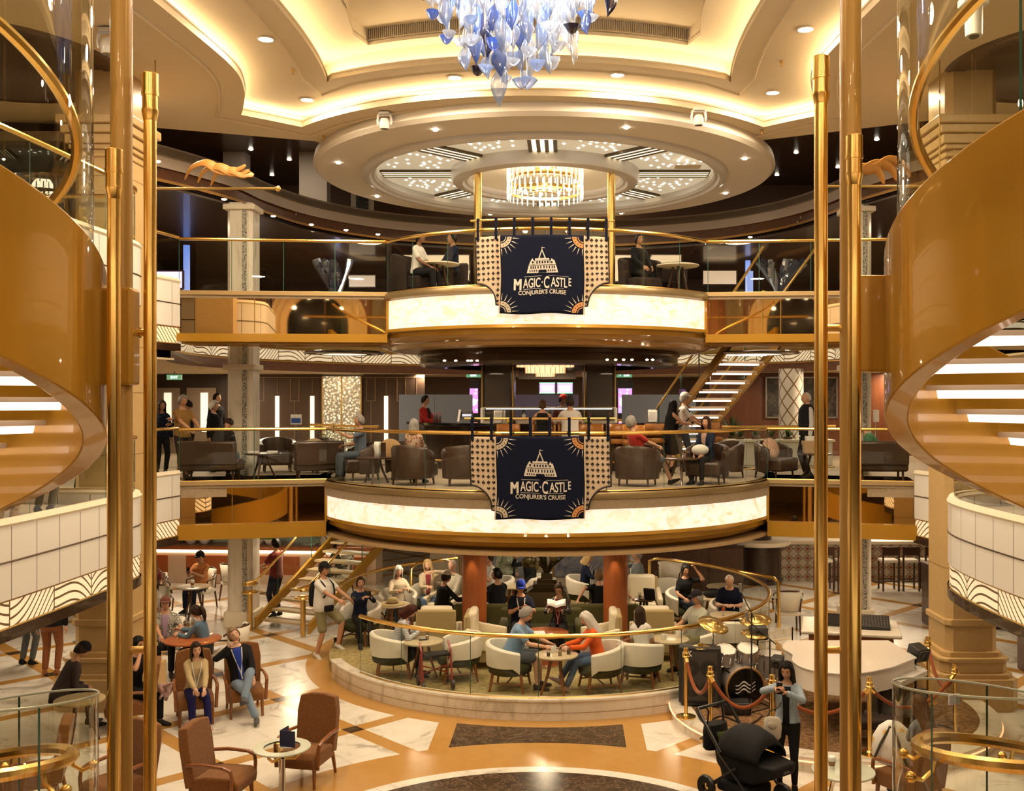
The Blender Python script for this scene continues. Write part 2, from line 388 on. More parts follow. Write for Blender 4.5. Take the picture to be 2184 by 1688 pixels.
b = MB(); b.wall(offset(P8,.06,False), 5.97, 6.03); b.build('gold_lip', mat('lip_gold', (.42,.22,.05), .35, .4), o)
MB().wall(offset(P8,-.10,False), 5.86, 5.99).build('lower_band', DBROWN, o, .8)
# ---- big round platforms
def platform(R0, zt, prof_band, prof_mold, soff, nm):
    o = struct(MB().lathe([(0,zt),(R0,zt),(R0+.02,zt-.03),(R0+.02,zt-.12),(R0-.06,zt-.16)], (0,22.8,0), 96).build(nm, mat('platform_rim', (.33,.24,.12), .3, .6)))
    MB().lathe(prof_band, (0,22.8,0), 96).build('lit_onyx_band', ONYX, o)
    MB().lathe(prof_mold, (0,22.8,0), 96).build('gold_moulding', GOLDP, o, .5)
    MB().lathe(soff, (0,22.8,0), 96).build('soffit', mat('gold_soffit', (.40,.25,.08), .35, .3), o, .5)
    MB().lathe([(0,zt+.004),(R0-.25,zt+.004)], (0,22.8,0), 64).build('carpet', CARPETM, o)
    return o
platform(5.05, 0, [(4.99,-.13),(4.99,-.74)], [(5.03,-.72),(5.04,-.78),(4.96,-.82),(4.95,-.90),(4.86,-.93),(4.80,-1.0),(4.66,-1.02),(4.60,-1.10),(4.45,-1.16)], [(4.46,-1.15),(4.2,-1.17),(0,-1.17)], 'platform_middle')
platform(4.10, 3.78, [(4.05,3.64),(4.05,3.03)], [(4.09,3.05),(4.10,2.99),(4.0,2.96),(3.97,2.88),(3.86,2.85),(3.78,2.79),(3.62,2.77),(3.5,2.70)], [(3.5,2.71),(3.3,2.70),(0,2.70)], 'platform_upper')
o = struct(MB().lathe([(2.9,2.72),(2.98,2.69),(3.0,2.62),(2.94,2.58),(2.96,2.44),(2.9,2.38),(2.4,2.36),(2.38,2.46),(0,2.46)], (0,23.2,0), 80).build('ceiling_bar_canopy', DBROWN, smooth=.5))
# ---- bridges either side of the platforms: floor, mirror face, gold beam
def bridge(a, b, zt, zm, zb, nm):
    a, b = V(a), V(b); d = (b-a).normalized(); n = V((-d.y, d.x)); n = n if n.y > 0 else -n; c = a+n*1.6; e = b+n*1.6
    o = struct(MB().prism([tuple(a),tuple(b),tuple(e),tuple(c)], zt-.12, zt).build(nm, CARPETM, smooth=0))
    def face(z0, z1, t, off, name, mt):
        p, q = a+n*off, b+n*off
        MB().prism([tuple(p),tuple(q),tuple(q+n*t),tuple(p+n*t)], z0, z1).build(name, mt, o, smooth=0)
    face(zm, zt-.05, .02, .02, 'mirror_face', MIRROR); face(zt-.06, zt+.02, .06, -.03, 'gold_edge', mat('edge_gold', (.55,.40,.2), .3, .5))
    face(zb, zm, .16, -.10, 'gold_beam', GOLDP); face(zb+.02, zt-.14, 1.3, .2, 'inner_box', CEILW)
    for k, p in enumerate((a, b)):
        q = p+n*.0; MB().box((q.x, q.y, (zm+zt)/2), (.05,.05,zt-zm)).build('end_trim', GOLDP, o, 0)
    b_ = MB(); p = a+n*.02+d*(b-a).length*.36; b_.box((p.x,p.y,(zm+zt)/2-.03), (.012,.03,zt-zm-.1)); b_.build('mirror_joint', GOLDT, o, 0)
    b_ = MB()
    for k in range(4): p, q = a+n*(.25+.28*k), b+n*(.25+.28*k); b_.prism([tuple(p),tuple(q),tuple(q+n*.1),tuple(p+n*.1)], zb-.03, zb+.02)
    b_.build('under_rib', GOLDP, o, 0)
    return o
bridge((-7.27,19.9), (-4.5,20.55), 0, -.84, -1.13, 'trim_bridge_left'); bridge((4.5,20.55), (7.31,19.9), 0, -.84, -1.13, 'trim_bridge_right')
bridge((-7.27,19.9), (-3.2,20.3), 3.78, 2.95, 2.79, 'trim_bridge_left_upper'); bridge((3.2,20.3), (7.31,19.9), 3.78, 2.95, 2.79, 'trim_bridge_right_upper')
# ---- main ceiling: three stepped levels with light coves
SX = -.25
def mir(pts): return [(SX+x, y) for x, y in pts]+[(SX-x, y) for x, y in pts[::-1] if x > 1e-6]
c1a = smoothp([(3.4,1.2),(4.5,4),(4.85,8),(4.85,12),(4.72,14.0),(4.62,15.9),(4.80,17.05),(5.15,18.1),(5.35,18.6)], 5)
c1b = [(x, 23.35-sqrt(5.93**2-x*x)) for x in [4.45-4.45*i/16 for i in range(17)]]
C1 = mir(c1a+[(4.95,18.95)]+c1b)
c2a = smoothp([(2.6,2.6),(3.35,5),(3.5,8.5),(3.5,12),(3.42,14.0),(3.38,15.4),(3.42,16.6),(3.52,17.6)], 5)
c2b = [(x, 23.2-sqrt(6.7**2-x*x)) for x in [3.4-3.4*i/14 for i in range(15)]]
C2 = mir(c2a+c2b)
C3 = mir([(2.2,4.2),(2.75,6),(2.75,15.6),(2.85,16.55)]+[(x, 23-sqrt(6.7**2-x*x)+.18) for x in [2.7-2.7*i/12 for i in range(13)]])
SOFF = [(-17,-8),(17,-8),(17,17.6),(7.2,19.0),(4.4,20.4),(4.2,21.6),(-4.4,21.6),(-4.7,20.5),(-7.5,19.5),(-17,18)]
struct(MB().slab(SOFF, C1, 6.90, 7.0).build('ceiling', BEIGE, smooth=0))
e1 = offset(C1, .30); struct(MB().slab(offset(C1, .34), C2, 7.19, 7.27).build('ceiling_second_step', BEIGE, smooth=0))
e2 = offset(C2, .30); struct(MB().slab(offset(C2, .34), C3, 7.64, 7.72).build('ceiling_third_step', BEIGE, smooth=0))
struct(MB().wall(e1, 6.98, 7.21, True).build('trim_cove', CREAM, smooth=.8)); struct(MB().wall(e2, 7.25, 7.66, True).build('trim_cove_inner', CREAM, smooth=.8))
struct(MB().wall(C3, 7.70, 7.92, True).build('trim_recess', BEIGE, smooth=.8))
struct(MB().prism(offset(C3, .05), 7.90, 7.96).build('ceiling_recess', BEIGE, smooth=0))
def ledline(path, z, nm, r=.03):
    o = struct(MB().tube([(p[0],p[1],z) for p in path], r, 5, True).build(nm, LED, smooth=.8)); return o
ledline(offset(C1, .17), 7.04, 'trim_cove_light'); ledline(offset(C2, .17), 7.31, 'trim_cove_light_inner')
b = MB(); b.tube([(p[0],p[1],7.02) for p in C1], .022, 5, True); b.tube([(p[0],p[1],7.28) for p in C2], .022, 5, True); b.tube([(p[0],p[1],6.89) for p in offset(C1,.42)], .03, 5, True); b.tube([(p[0],p[1],7.19) for p in offset(C2,.4)], .02, 5, True)
struct(b.build('trim_cove_bead', BEIGE))
g = MB(); path = [(SX+x, 23-sqrt(6.7**2-x*x)+.17) for x in [2.7-5.4*i/150 for i in range(151)]]
for p in path: g.box((p[0], p[1]-.02, 7.81), (.014,.03,.19))
for z in (7.715, 7.905): g.tube([(p[0], p[1]-.02, z) for p in path[::6]], .012, 5)
go = thing('ceiling_vent', 'long curved slatted air vent behind the glass-drop chandelier', 'vent', (0,0,0))
g.build('slat', mat('vent_slat', (.55,.45,.3), .5), go, 0); MB().wall([(p[0],p[1]+.012) for p in path[::5]], 7.72, 7.90).build('backing', BLACK, go, .8)
# soft brown saucers let into the soffit on both sides
for sx, nm in ((-8.7,'left'), (8.5,'right')):
    o = struct(MB().lathe([(0,6.885),(1.75,6.885),(1.8,6.86),(2.05,6.86),(2.1,6.9)], (sx,15.7,0), 48).build('ceiling_saucer_'+nm, mat('saucer_brown', (.07,.025,.01), .3, coat=.3)))
# ---- ceiling canopy over the platforms
CAN = (-.08,22.8,0); GREYW = mat('canopy_paint', (.86,.79,.68), .55); GREYB = mat('canopy_lip', (.74,.71,.67), .35, coat=.2)
o = struct(MB().lathe([(4.9,6.95),(5.06,6.9),(5.10,6.72),(5.02,6.65),(4.05,6.63)], CAN, 96).build('ceiling_canopy', GREYW, smooth=.5))
MB().lathe([(4.06,6.63),(4.07,6.56),(3.98,6.51),(3.90,6.52),(3.86,6.58),(3.80,6.58),(3.76,6.64),(3.76,6.80)], CAN, 96).build('outer_lip', GREYB, o, .5)
MB().lathe([(3.77,6.78),(2.0,6.78)], CAN, 96).build('star_field', glow('star_panel_glow', (.95,.82,.55), .26), o)  # beige panel given its own glow to look lit; only the stars are lamps
MB().lathe([(2.12,6.80),(2.12,6.60),(2.08,6.52),(1.98,6.48),(1.86,6.49),(1.82,6.55),(1.76,6.55),(1.70,6.60),(1.68,6.66)], CAN, 80).build('inner_ring', GREYB, o, .5)
MB().lathe([(1.70,6.64),(1.5,6.78),(1.2,6.86),(.7,6.92),(0,6.94)], CAN, 64).build('dome', CREAM, o, 1.2)
STAR = glow('star_light', (1,.93,.78), 7); BAR = glow('bar_light', (1,.80,.48), 2.6); rs = random.Random(3)
for k in range(8):
    a0 = pi/2+k*pi/4
    b = MB()
    for j in (-1,0,1):
        q = Matrix.Translation((CAN[0],CAN[1],0))@Matrix.Rotation(a0,4,'Z'); b.box((2.9,j*.17,6.755), (1.55,.075,.03), xf=q)
    b.build('light_bar', BAR, o, 0)
    b = MB()
    for j in (-1.5,-.5,.5,1.5):
        q = Matrix.Translation((CAN[0],CAN[1],0))@Matrix.Rotation(a0,4,'Z'); b.box((2.9,j*.17,6.755), (1.6,.08,.05), xf=q)
    b.build('bar_frame', mat('bar_bronze', (.10,.07,.03), .35, .5), o, 0)
    b = MB(); pts = []
    while len(pts) < 26:
        r_ = rs.uniform(2.35,3.6); t = a0+pi/8+rs.uniform(-.24,.24); p = (CAN[0]+r_*cos(t), CAN[1]+r_*sin(t))
        if all((p[0]-q[0])**2+(p[1]-q[1])**2 > .018 for q in pts): pts.append(p)
    for p in pts:
        s_ = .036; b.add([(p[0]+dx*s_*(1 if i % 2 == 0 else .42), p[1]+dy*s_*1.9*(1 if i % 2 == 0 else .42), 6.772) for i, (dx, dy) in enumerate([(cos(a*pi/4), sin(a*pi/4)) for a in range(8)])]+[(p[0],p[1],6.765)], [(i,(i+1) % 8,8) for i in range(8)])
    b.build('star_lights', STAR, o, 0)
b = MB()
for k in range(8):
    t = k*pi/4+.35; b.cyl((CAN[0]+4.6*cos(t), CAN[1]+4.6*sin(t), 6.645), (CAN[0]+4.6*cos(t), CAN[1]+4.6*sin(t), 6.615), .045, 12)
b.build('spot_light', BULB, o)
b = MB()
for px, py in ((1065,388),(1268,388)): p = PX(px, py, 22.6); b.ell((p.x,p.y,6.86), (.05,.05,.03), 10, 6)
for t in (-2.35,-.8): b.ell((CAN[0]+1.9*cos(t)*1.4, CAN[1]+1.9*sin(t)*1.4, 6.77), (.05,.05,.02), 10, 6)
b.build('dome_spot', BULB, o)
b = MB()
for px in (1113,1190): p = PX(px, 262, 18.0); b.box((p.x, p.y-.02, 6.64), (.008,.22,.01))
b.box((3.0,21.6,6.632), (.55,.35,.012)); b.build('access_panel', CREAM, o, 0)
# ---- walls (per level), far sides
def wall(nm, a, b, z0, z1, mt, t=.2):
    a, b = V(a), V(b); d = (b-a).normalized(); n = V((-d.y,d.x))
    return struct(MB().prism([tuple(a),tuple(b),tuple(b+n*t),tuple(a+n*t)], z0, z1).build(nm, mt, smooth=0))
LWALL = mat('lower_wall', (.42,.33,.22), .6, var=.05); MWALL = mat('mid_wall', (.16,.10,.065), .6); UWALL = mat('upper_wall', (.11,.055,.035), .45); 
for z0, z1, mt, k in ((-3.25,-.3,LWALL,'lower'), (0,3.45,MWALL,'middle'), (3.78,6.5,UWALL,'upper'), (6.68,9.2,mat('top_wall', (.17,.095,.06), .5),'top')):
    wall('wall_back_'+k, (17,35.5), (-17,35.5), z0, z1, mt); wall('wall_left_'+k, (-16.5,40), (-16.5,-8), z0, z1, mt); wall('wall_right_'+k, (16.5,-8), (16.5,40), z0, z1, mt)
wall('wall_front', (-17,-7), (17,-7), -3.3, 7.0, mat('camera_side_wall', (.62,.42,.2), .6))
# ---- columns
def tancol(x, nm):
    o = struct(MB().prism([(-.41,-.31),(-.31,-.41),(.31,-.41),(.41,-.31),(.41,.41),(-.41,.41)], -3.25, 6.9).build(nm, STONE, smooth=0, loc=(x,16.42,0)))
    b = MB()
    for z0, z1, h in ((-3.25,-2.75,.66),(-2.75,-2.68,.6),(-2.68,-2.5,.53),(-2.5,-2.44,.56),(-2.44,-2.36,.47),(-1.95,-1.85,.45)): b.prism([(-h,-h*.8),(-h*.8,-h),(h*.8,-h),(h,-h*.8),(h,h),(-h,h)], z0, z1)
    b.build('plinth', STONE, o, 0, bevel=.015)
    b = MB()
    for z0, z1, h in ((5.5,5.56,.44),(5.62,5.7,.46),(5.7,5.86,.50),(5.86,6.0,.55),(6.0,6.14,.6)): b.prism([(-h,-h),(h,-h),(h,h),(-h,h)], z0, z1)
    b.build('capital', STONE, o, 0, bevel=.02)
    b = MB()
    for z in (-1.05,.75,1.75,2.5,4.2,5.2): b.prism([(-.413,-.313),(-.313,-.413),(.313,-.413),(.413,-.313),(.413,.413),(-.413,.413)], z, z+.012)
    b.build('joint_line', mat('stone_joint', (.3,.19,.08), .7), o, 0)
tancol(-7.03, 'column_tan_left'); tancol(6.86, 'column_tan_right')
m = Mat('mosaic'); d_, c_ = m.voro(26); m.set(rough=.2); m.col(m.ramp(d_, ((.15,(.02,.03,.03)),(.35,(.25,.24,.2)),(.6,(.5,.47,.4))))); MOSAIC = m.m
def whitecol(x, y, nm, z0=-3.25, z1=5.88, w_=.27):
    o = struct(MB().prism([(-w_,-w_*.75),(-w_*.75,-w_),(w_*.75,-w_),(w_,-w_*.75),(w_,w_),(-w_,w_)], z0, z1).build(nm, MARBLE, smooth=0, loc=(x,y,0)))
    b = MB(); b.box((w_*.42,-w_-.004,(z0+z1)/2), (w_*.34,.03,z1-z0)); b.box((-w_-.004,-w_*.4,(z0+z1)/2), (.03,w_*.34,z1-z0)); b.build('mosaic_strip', MOSAIC, o, 0)
    b = MB()
    for zb in (-3.25,): b.prism([(-.34,-.28),(-.28,-.34),(.28,-.34),(.34,-.28),(.34,.34),(-.34,.34)], zb, zb+.34)
    for zc in (2.28,5.72): b.prism([(-.34,-.34),(.34,-.34),(.34,.34),(-.34,.34)], zc, zc+.12)
    b.build('collar', CREAM, o, 0, bevel=.02)
whitecol(-6.62, 21.9, 'column_white_left'); whitecol(6.75, 22.1, 'column_white_right')
m = Mat('lattice_column'); m.set(rough=.3); x, y, z = m.xyz(); an = m.node('ShaderNodeMath', operation='ARCTAN2'); m.nt.links.new(y.k, an.inputs[0]); m.nt.links.new(x.k, an.inputs[1]); an = E(m.nt, an.outputs[0])*.955
ln = ((z*2.2+an)).near(.06).max((z*2.2-an).near(.06)); m.col(m.mix(ln, (.74,.70,.62), (.22,.13,.06))); LATT = m.m
for i, (x, y, z0, z1) in enumerate(((6.3,26.5,0,2.45),(-5.9,27.0,-3.25,-1.1)  ,(3.6,30.5,-3.25,-1.1))):
    struct(MB().lathe([(.32,0),(.32,z1-z0)], n=28).build('column_lattice_%s' % ('right','left','rear')[i], LATT, loc=(x,y,z0)))
# red wood columns in the lounge
for x in (-1.36, 1.34):
    o = struct(MB().lathe([(.235,0),(.235,1.95)], n=24).build('column_red_wood_'+('left' if x < 0 else 'right'), REDWOOD, loc=(x,19.3,-3.12)))
    MB().lathe([(.235,0),(.30,0),(.30,.05),(.26,.07),(.28,.10),(.26,.13),(.30,.16),(.29,.2),(.235,.22)], n=24).build('base_ring', REDWOOD, o)
    l = bpy.data.lights.new('column_light', 'SPOT'); l.energy = 14; l.color = WARM; l.spot_size = 1.2; l.shadow_soft_size = .03; lo = bpy.data.objects.new('column_light', l); COL.objects.link(lo); lo.location = (x-.05,18.95,-1.19); lo.rotation_euler = (-.15,0,0)
# dark columns behind the seafood bar, gold posts on the upper platform
for x in (-1.26, 1.2): 
    o = struct(MB().prism([(-.40,-.30),(-.30,-.40),(.30,-.40),(.40,-.30),(.40,.4),(-.40,.4)], 0, 2.46).build('column_dark_'+('left' if x < 0 else 'right'), mat('dark_panel', (.03,.018,.012), .35, coat=.3), smooth=0, loc=(x,24.6,0)))
    MB().box((-.37,-.39,1.23), (.03,.03,2.4)).box((.37,-.39,1.23), (.03,.03,2.4)).build('bronze_edge', GOLDT, o, 0)
for x in (-1.5, 1.36): struct(MB().lathe([(.085,0),(.085,2.86)], n=16).build('column_gold_post_'+('left' if x < 0 else 'right'), BRASSD, loc=(x,21.6,3.78)))
# ---- camera-side balcony behind the viewer (seen in the mirrors and the brass); lit bands added for gold reflections
o = struct(MB().wall([(-6,2.15),(6,2.15)], -.75, -.12).build('trim_near_band', ONYX, smooth=0)); MB().wall([(-6,1.15),(6,1.15)], 3.0, 3.64).build('lit_band', ONYX, o, 0)
b = MB(); b.tube([(-6,2.1,1.05),(-2.2,2.1,1.05)], .035, 8); b.tube([(-6,1.1,4.83),(6,1.1,4.83)], .035, 8); b.build('near_rail', BRASS, o)

# camera-side portals and panels that the bridge mirrors show
for sx in (-1, 1):
    x = 5.8*sx; o = thing('arched_portal', 'tan stone arched doorway behind the viewer, seen only in the upper %s bridge mirror' % ('left' if sx < 0 else 'right'), 'doorway', (x,-6.35,3.78), group='arched doorways behind the viewer')
    ar = [(1.35*cos(pi*i/20), 1.25+1.35*sin(pi*i/20)) for i in range(21)]; b = MB()
    for k in (0,1,2):
        r0, r1, d = 1.35+.28*k, 1.35+.28*(k+1), .5-.14*k; q = [(1.35*0+r0*cos(pi*i/20), 1.25+r0*sin(pi*i/20)) for i in range(21)]; q2 = [(r1*cos(pi*i/20), 1.25+r1*sin(pi*i/20)) for i in range(21)]
        b.loft([[(p[0],d,p[1]),(p2[0],d,p2[1]),(p2[0],0,p2[1]),(p[0],0,p[1])] for p, p2 in zip(q,q2)]); [b.box((s*(r0+r1)/2, d/2, .62), (.28,d,1.26)) for s in (-1,1)]
    b.build('stone_frame', STONE, o, .6); MB().prism([(-1.35,0),(1.35,0)]+ar[1:], -.02, .02, xf=Matrix.Rotation(pi/2,4,'X')).build('dark_opening', mat('portal_dark', (.006,.006,.008), .12, coat=.5), o, 0)
    b = MB(); [b.ell((1.3*cos(pi*i/5), .2, 1.25+1.3*sin(pi*i/5)), (.09,.05,.06), 8, 5) for i in range(1,5)]; b.build('portal_lamp', BULB, o)
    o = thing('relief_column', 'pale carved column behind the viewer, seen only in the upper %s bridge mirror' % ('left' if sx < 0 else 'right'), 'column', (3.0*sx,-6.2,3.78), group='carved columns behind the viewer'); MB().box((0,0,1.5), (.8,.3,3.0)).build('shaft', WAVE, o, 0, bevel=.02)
struct(MB().box((0,-6.75,5.3), (30,.1,3.0)).build('wall_front_upper', mat('rust_wall', (.34,.13,.045), .5), smooth=0))
# ================= spiral stairs, poles, balustrades, banners, lamps =================
def spiral(cx, sg, dz, where):
    C = V((cx, 6.11)); A = lambda t: (t if sg > 0 else 180-t)
    def P(t, r, z): a = R(A(t)); return (C.x+r*cos(a), C.y+r*sin(a), z+dz)
    zb = lambda t: 1.535+.0092*(t-162.5)
    T = [-14+i*4 for i in range(87)]
    o = thing('spiral_staircase', 'gold lacquered spiral staircase with curved glass sides at the %s edge of the photo' % where, 'staircase', (0,0,0))
    rings = [[P(t,1.30,zb(t)+1.05),P(t,1.30,zb(t)),P(t,1.15,zb(t)),P(t,1.15,zb(t)+1.05)] for t in T]
    MB().loft(rings).build('outer_stringer', GOLDP, o, .6, bevel=.012)
    rings = [[P(t,.34,zb(t)+.5),P(t,.34,zb(t)+.08),P(t,.26,zb(t)+.08),P(t,.26,zb(t)+.5)] for t in T]
    MB().loft(rings).build('inner_stringer', GOLDP, o, .6)
    MB().loft([[P(t,1.22,zb(t)+1.02), P(t,1.22,5.2-dz)] for t in T], closed=False).build('glass_panel', GLASSG, o, .8)
    for t in (60,150,222): MB().add([P(t,1.225,zb(t)+1.05),P(t+.7,1.225,zb(t)+1.05),P(t+.7,1.225,5.2-dz),P(t,1.225,5.2-dz)], [(0,1,2,3)]).build('glass_joint', GEDGE, o, 0)
    MB().tube([P(t,1.12,zb(t)+1.93) for t in T[4:]], .036, 8).build('handrail', BRASS, o)
    GLOWT = glow('tread_light', (1,.78,.62), 1.5); TR = mat('tread_top', (.6,.5,.38), .5)
    for k in range(17):
        t = -8+k*18; z = zb(t)+.62
        tr = MB().loft([[P(t,.32,z),P(t+17.5,.32,z),P(t+17.5,.32,z-.035),P(t,.32,z-.035)],[P(t,1.16,z),P(t+17.5,1.16,z),P(t+17.5,1.16,z-.035),P(t,1.16,z-.035)]]).build('tread', TR, o, 0)
        MB().loft([[P(t+1,.36,z-.035),P(t+15,.36,z-.035),P(t+14,.36,z-.09),P(t+2,.36,z-.09)],[P(t+1,1.1,z-.035),P(t+15,1.1,z-.035),P(t+14,1.1,z-.09),P(t+2,1.1,z-.09)]]).build('tread_light', GLOWT, tr, 0)
    xb = 2.26 if sg > 0 else -2.36
    MB().box(((xb+(2.46 if sg > 0 else -2.57))/2+.06*sg, 6.46, 2.13+dz), (.36,.14,.62)).build('column_bracket', GOLDP, o, 0, bevel=.02)
    # lower flight
    o2 = thing('spiral_staircase', 'lower spiral stair flight with curved glass and double brass handrail, bottom %s of the photo' % where, 'staircase', (0,0,0))
    rim = lambda t: -.17+.0042*(t-162.5); T2 = [20+i*4 for i in range(72)]
    MB().loft([[P(t,1.25,rim(t)), P(t,1.25,rim(t)-1.15)] for t in T2], closed=False).build('glass_panel', GLASSG, o2, .8)
    MB().tube([P(t,1.25,rim(t)) for t in T2], .008, 6).build('glass_rim', mat('rim_glass', (.5,.55,.45), .1), o2)
    rings = [[P(t,1.30,rim(t)-1.1),P(t,1.30,rim(t)-1.9),P(t,1.15,rim(t)-1.9),P(t,1.15,rim(t)-1.1)] for t in T2]; MB().loft(rings).build('outer_stringer', GOLDP, o2, .6)
    hr = lambda t: -.556+.0040*(t-162.5)
    MB().tube([P(t,1.10,hr(t)) for t in T2], .04, 8).build('handrail', BRASS, o2)
    b = MB()
    for t in (95,142,186,228): b.tube([P(t,1.10,hr(t)), P(t,1.12,hr(t)-.1), P(t,1.18,hr(t)-.15), P(t,1.25,hr(t)-.13)], .014, 6); b.ell(P(t,1.25,hr(t)-.13), (.035,.035,.035), 8, 6)
    b.build('rail_bracket', BRASS, o2)
    for t in (100,196): MB().add([P(t,1.252,rim(t)),P(t+.8,1.252,rim(t)),P(t+.8,1.252,rim(t)-1.1),P(t,1.252,rim(t)-1.1)], [(0,1,2,3)]).build('glass_joint', GEDGE, o2, 0)
    if sg > 0: p = P(205,1.26,rim(205)-.02); MB().box(p, (.08,.015,.06), R(24)).build('glass_clamp', mat('clamp_white', (.75,.8,.85), .25), o2, 0, bevel=.01)
spiral(3.70, 1, 0, 'right'); spiral(-3.80, -1, -.08, 'left')
def pole(px, Y, r, z1, mt, label, cap=True, z0=-3.25, cat='pole'):
    o = thing('brass_pole', label, cat, (XA(px,Y), Y, z0), group='tall brass poles')
    MB().lathe([(r,0),(r,z1-z0)], n=24).build('shaft', mt, o)
    MB().lathe([(0,0),(r*1.8,0),(r*1.8,.03),(r*1.1,.05),(r,.06)], n=24).build('base_collar', BRASS, o)
    if cap:
        h = z1-z0; MB().lathe([(r,h-.31),(r*1.3,h-.25),(r*1.3,h-.235),(r*1.2,h-.233),(r*1.2,h-.15),(r*1.34,h-.148),(r*1.34,h-.125),(r*1.27,h-.123),(r*1.27,h-.006),(r*1.15,h),(0,h)], n=24).build('end_cap', BRASS, o, .3)
    return o
pl = pole(259, 6.5, .068, 6.9, mat('gold_column_paint', (.52,.31,.085), .34, .2, coat=.25), 'thick gold column with no cap left of the photo centre', False)
pr = pole(1814, 6.5, .068, 6.9, mat('gold_column_paint', (.52,.31,.085), .34, .2), 'thick gold column with no cap right of the photo centre', False)
a1 = pole(243, 6.2, .040, ZA(318,6.2), BRASS, 'shorter brass pole whose cap ends low, in front of the left gold column')
a2 = pole(320, 6.5, .040, ZA(156,6.5), BRASS, 'taller brass pole with its cap near the left ceiling, right of the left gold column')
a3 = pole(1822, 6.2, .040, ZA(288,6.2), BRASS, 'shorter brass pole whose cap ends low, in front of the right gold column')
a4 = pole(1751, 6.5, .043, ZA(120,6.5), BRASS, 'taller brass pole with its cap near the right ceiling, left of the right gold column')
def crossbar(po, px0, px1, py, Y):
    p, q = PX(px0,py,Y), PX(px1,py,Y); l = po.location
    MB().cyl(p-l, q-l, .024, 12).build('cross_bar', BRASSD, po)
crossbar(pl, 262, 318, 710, 6.5); crossbar(pr, 1752, 1812, 700, 6.5); crossbar(pr, 1752, 1812, 1387, 6.5); crossbar(pl, 262, 318, 1387, 6.5)
# ---- glass balustrades
def balustrade(path, z, label, h=1.05, npane=6, inset=0, group=None, posts=False):
    o = thing('glass_balustrade', label, 'balustrade', (0,0,0), group=group)
    MB().tube([(p[0],p[1],z+h) for p in path], .034, 10).build('handrail', BRASS, o)
    n = len(path)-1; k = max(1, npane)
    cuts = [round(i*n/k) for i in range(k+1)]
    for a, b in zip(cuts[:-1], cuts[1:]):
        if b > a:
            pn = MB().wall(path[a:b+1], z+.02, z+h-.03).build('glass_pane', GLASS, o, .8)
            p, q = V(path[a]), V(path[a+1]); d = (q-p).normalized()*.012
            MB().add([(p.x,p.y,z+.02),(p.x+d.x,p.y+d.y,z+.02),(p.x+d.x,p.y+d.y,z+h-.03),(p.x,p.y,z+h-.03)], [(0,1,2,3)]).build('pane_edge', GEDGE, pn, 0)
    MB().tube([(p[0],p[1],z+.015) for p in path], .018, 6).build('base_channel', BRASSD, o)
    return o
def line(a, b, n): return [(a[0]+(b[0]-a[0])*i/n, a[1]+(b[1]-a[1])*i/n) for i in range(n+1)]
balustrade(onarc(5.0, 205.8, 334.2, 60), 0, 'curved glass balustrade with brass rail around the middle round platform', npane=10)
balustrade(onarc(4.04, 217, 323, 50), 3.78, 'curved glass balustrade with brass rail around the upper round platform', npane=8, h=1.05)
balustrade(line((-7.27,19.95),(-4.5,20.6),6), 0, 'straight glass balustrade on the middle left bridge', npane=2)
balustrade(line((4.5,20.6),(7.31,19.95),6), 0, 'straight glass balustrade on the middle right bridge', npane=2)
balustrade(line((-7.27,19.95),(-3.25,20.35),8), 3.78, 'straight glass balustrade on the upper left bridge', npane=4)
balustrade(line((3.25,20.35),(7.31,19.95),8), 3.78, 'straight glass balustrade on the upper right bridge', npane=4)
for pth, z, lab in ((LBS,0,'middle deck left bay'),(RBS,0,'middle deck right bay'),(LBS,3.78,'upper deck left bay'),(RBS,3.78,'upper deck right bay')):
    balustrade(offset(pth, -.03 if pth is LBS else .03, False), z+.22, 'curved glass balustrade on the tiled parapet of the '+lab, h=.85, npane=7)
balustrade(LF, .22, 'short glass balustrade behind the left tan column, middle deck', h=.85, npane=2); balustrade(LF, 4.0, 'short glass balustrade behind the left tan column, upper deck', h=.85, npane=2)
balustrade(arc(0,22.8,6.6,60,120,20), 0, 'inner curved brass rail behind the seafood bar', npane=4)
balustrade(line((-6.1,25.6),(-4.0,23.6),4), 0, 'low brass rail before the glittering panel, left of the bar', npane=2, h=1.0)
balustrade(line((4.0,23.4),(6.9,24.4),4), 0, 'low brass rail before the planter, right of the bar', npane=2, h=1.0)
# ---- banners
def glyphs(txt, size, sx=1.0, bold=.007):
    cu = bpy.data.curves.new('t', 'FONT'); cu.body = txt; cu.size = size; cu.offset = size*bold; cu.align_x = 'LEFT'; o = bpy.data.objects.new('t', cu); COL.objects.link(o)
    dg = bpy.context.evaluated_depsgraph_get(); me = bpy.data.meshes.new_from_object(o.evaluated_get(dg))
    vs = [(v.co.x*sx, v.co.y) for v in me.vertices]; fs = [tuple(p.vertices) for p in me.polygons]
    bpy.data.objects.remove(o); bpy.data.curves.remove(cu); bpy.data.meshes.remove(me); return vs, fs
def textrow(parts, cx, base):       # parts: (text, size, sx, dy); returns verts, faces centred on cx
    x = 0; VS, FS = [], []
    for t, s, sx, dy in parts:
        vs, fs = glyphs(t, s, sx, 0 if t == 'M' else .016)
        if t == 'M': n0 = len(vs); fs = fs+[tuple(i+n0 for i in f) for f in fs]; vs = vs+[(v[0]+.016*s*4, v[1]) for v in vs]
        x0 = min(v[0] for v in vs); x1 = max(v[0] for v in vs); b = len(VS)
        VS += [(v[0]-x0+x, v[1]+dy) for v in vs]; FS += [tuple(i+b for i in f) for f in fs]; x += x1-x0+s*.10
    w_ = max(v[0] for v in VS); return [(v[0]-w_/2+cx, v[1]+base) for v in VS], FS
def circ(cx, cy, r, n=10): return [(cx+r*cos(2*pi*i/n), cy+r*sin(2*pi*i/n)) for i in range(n)]
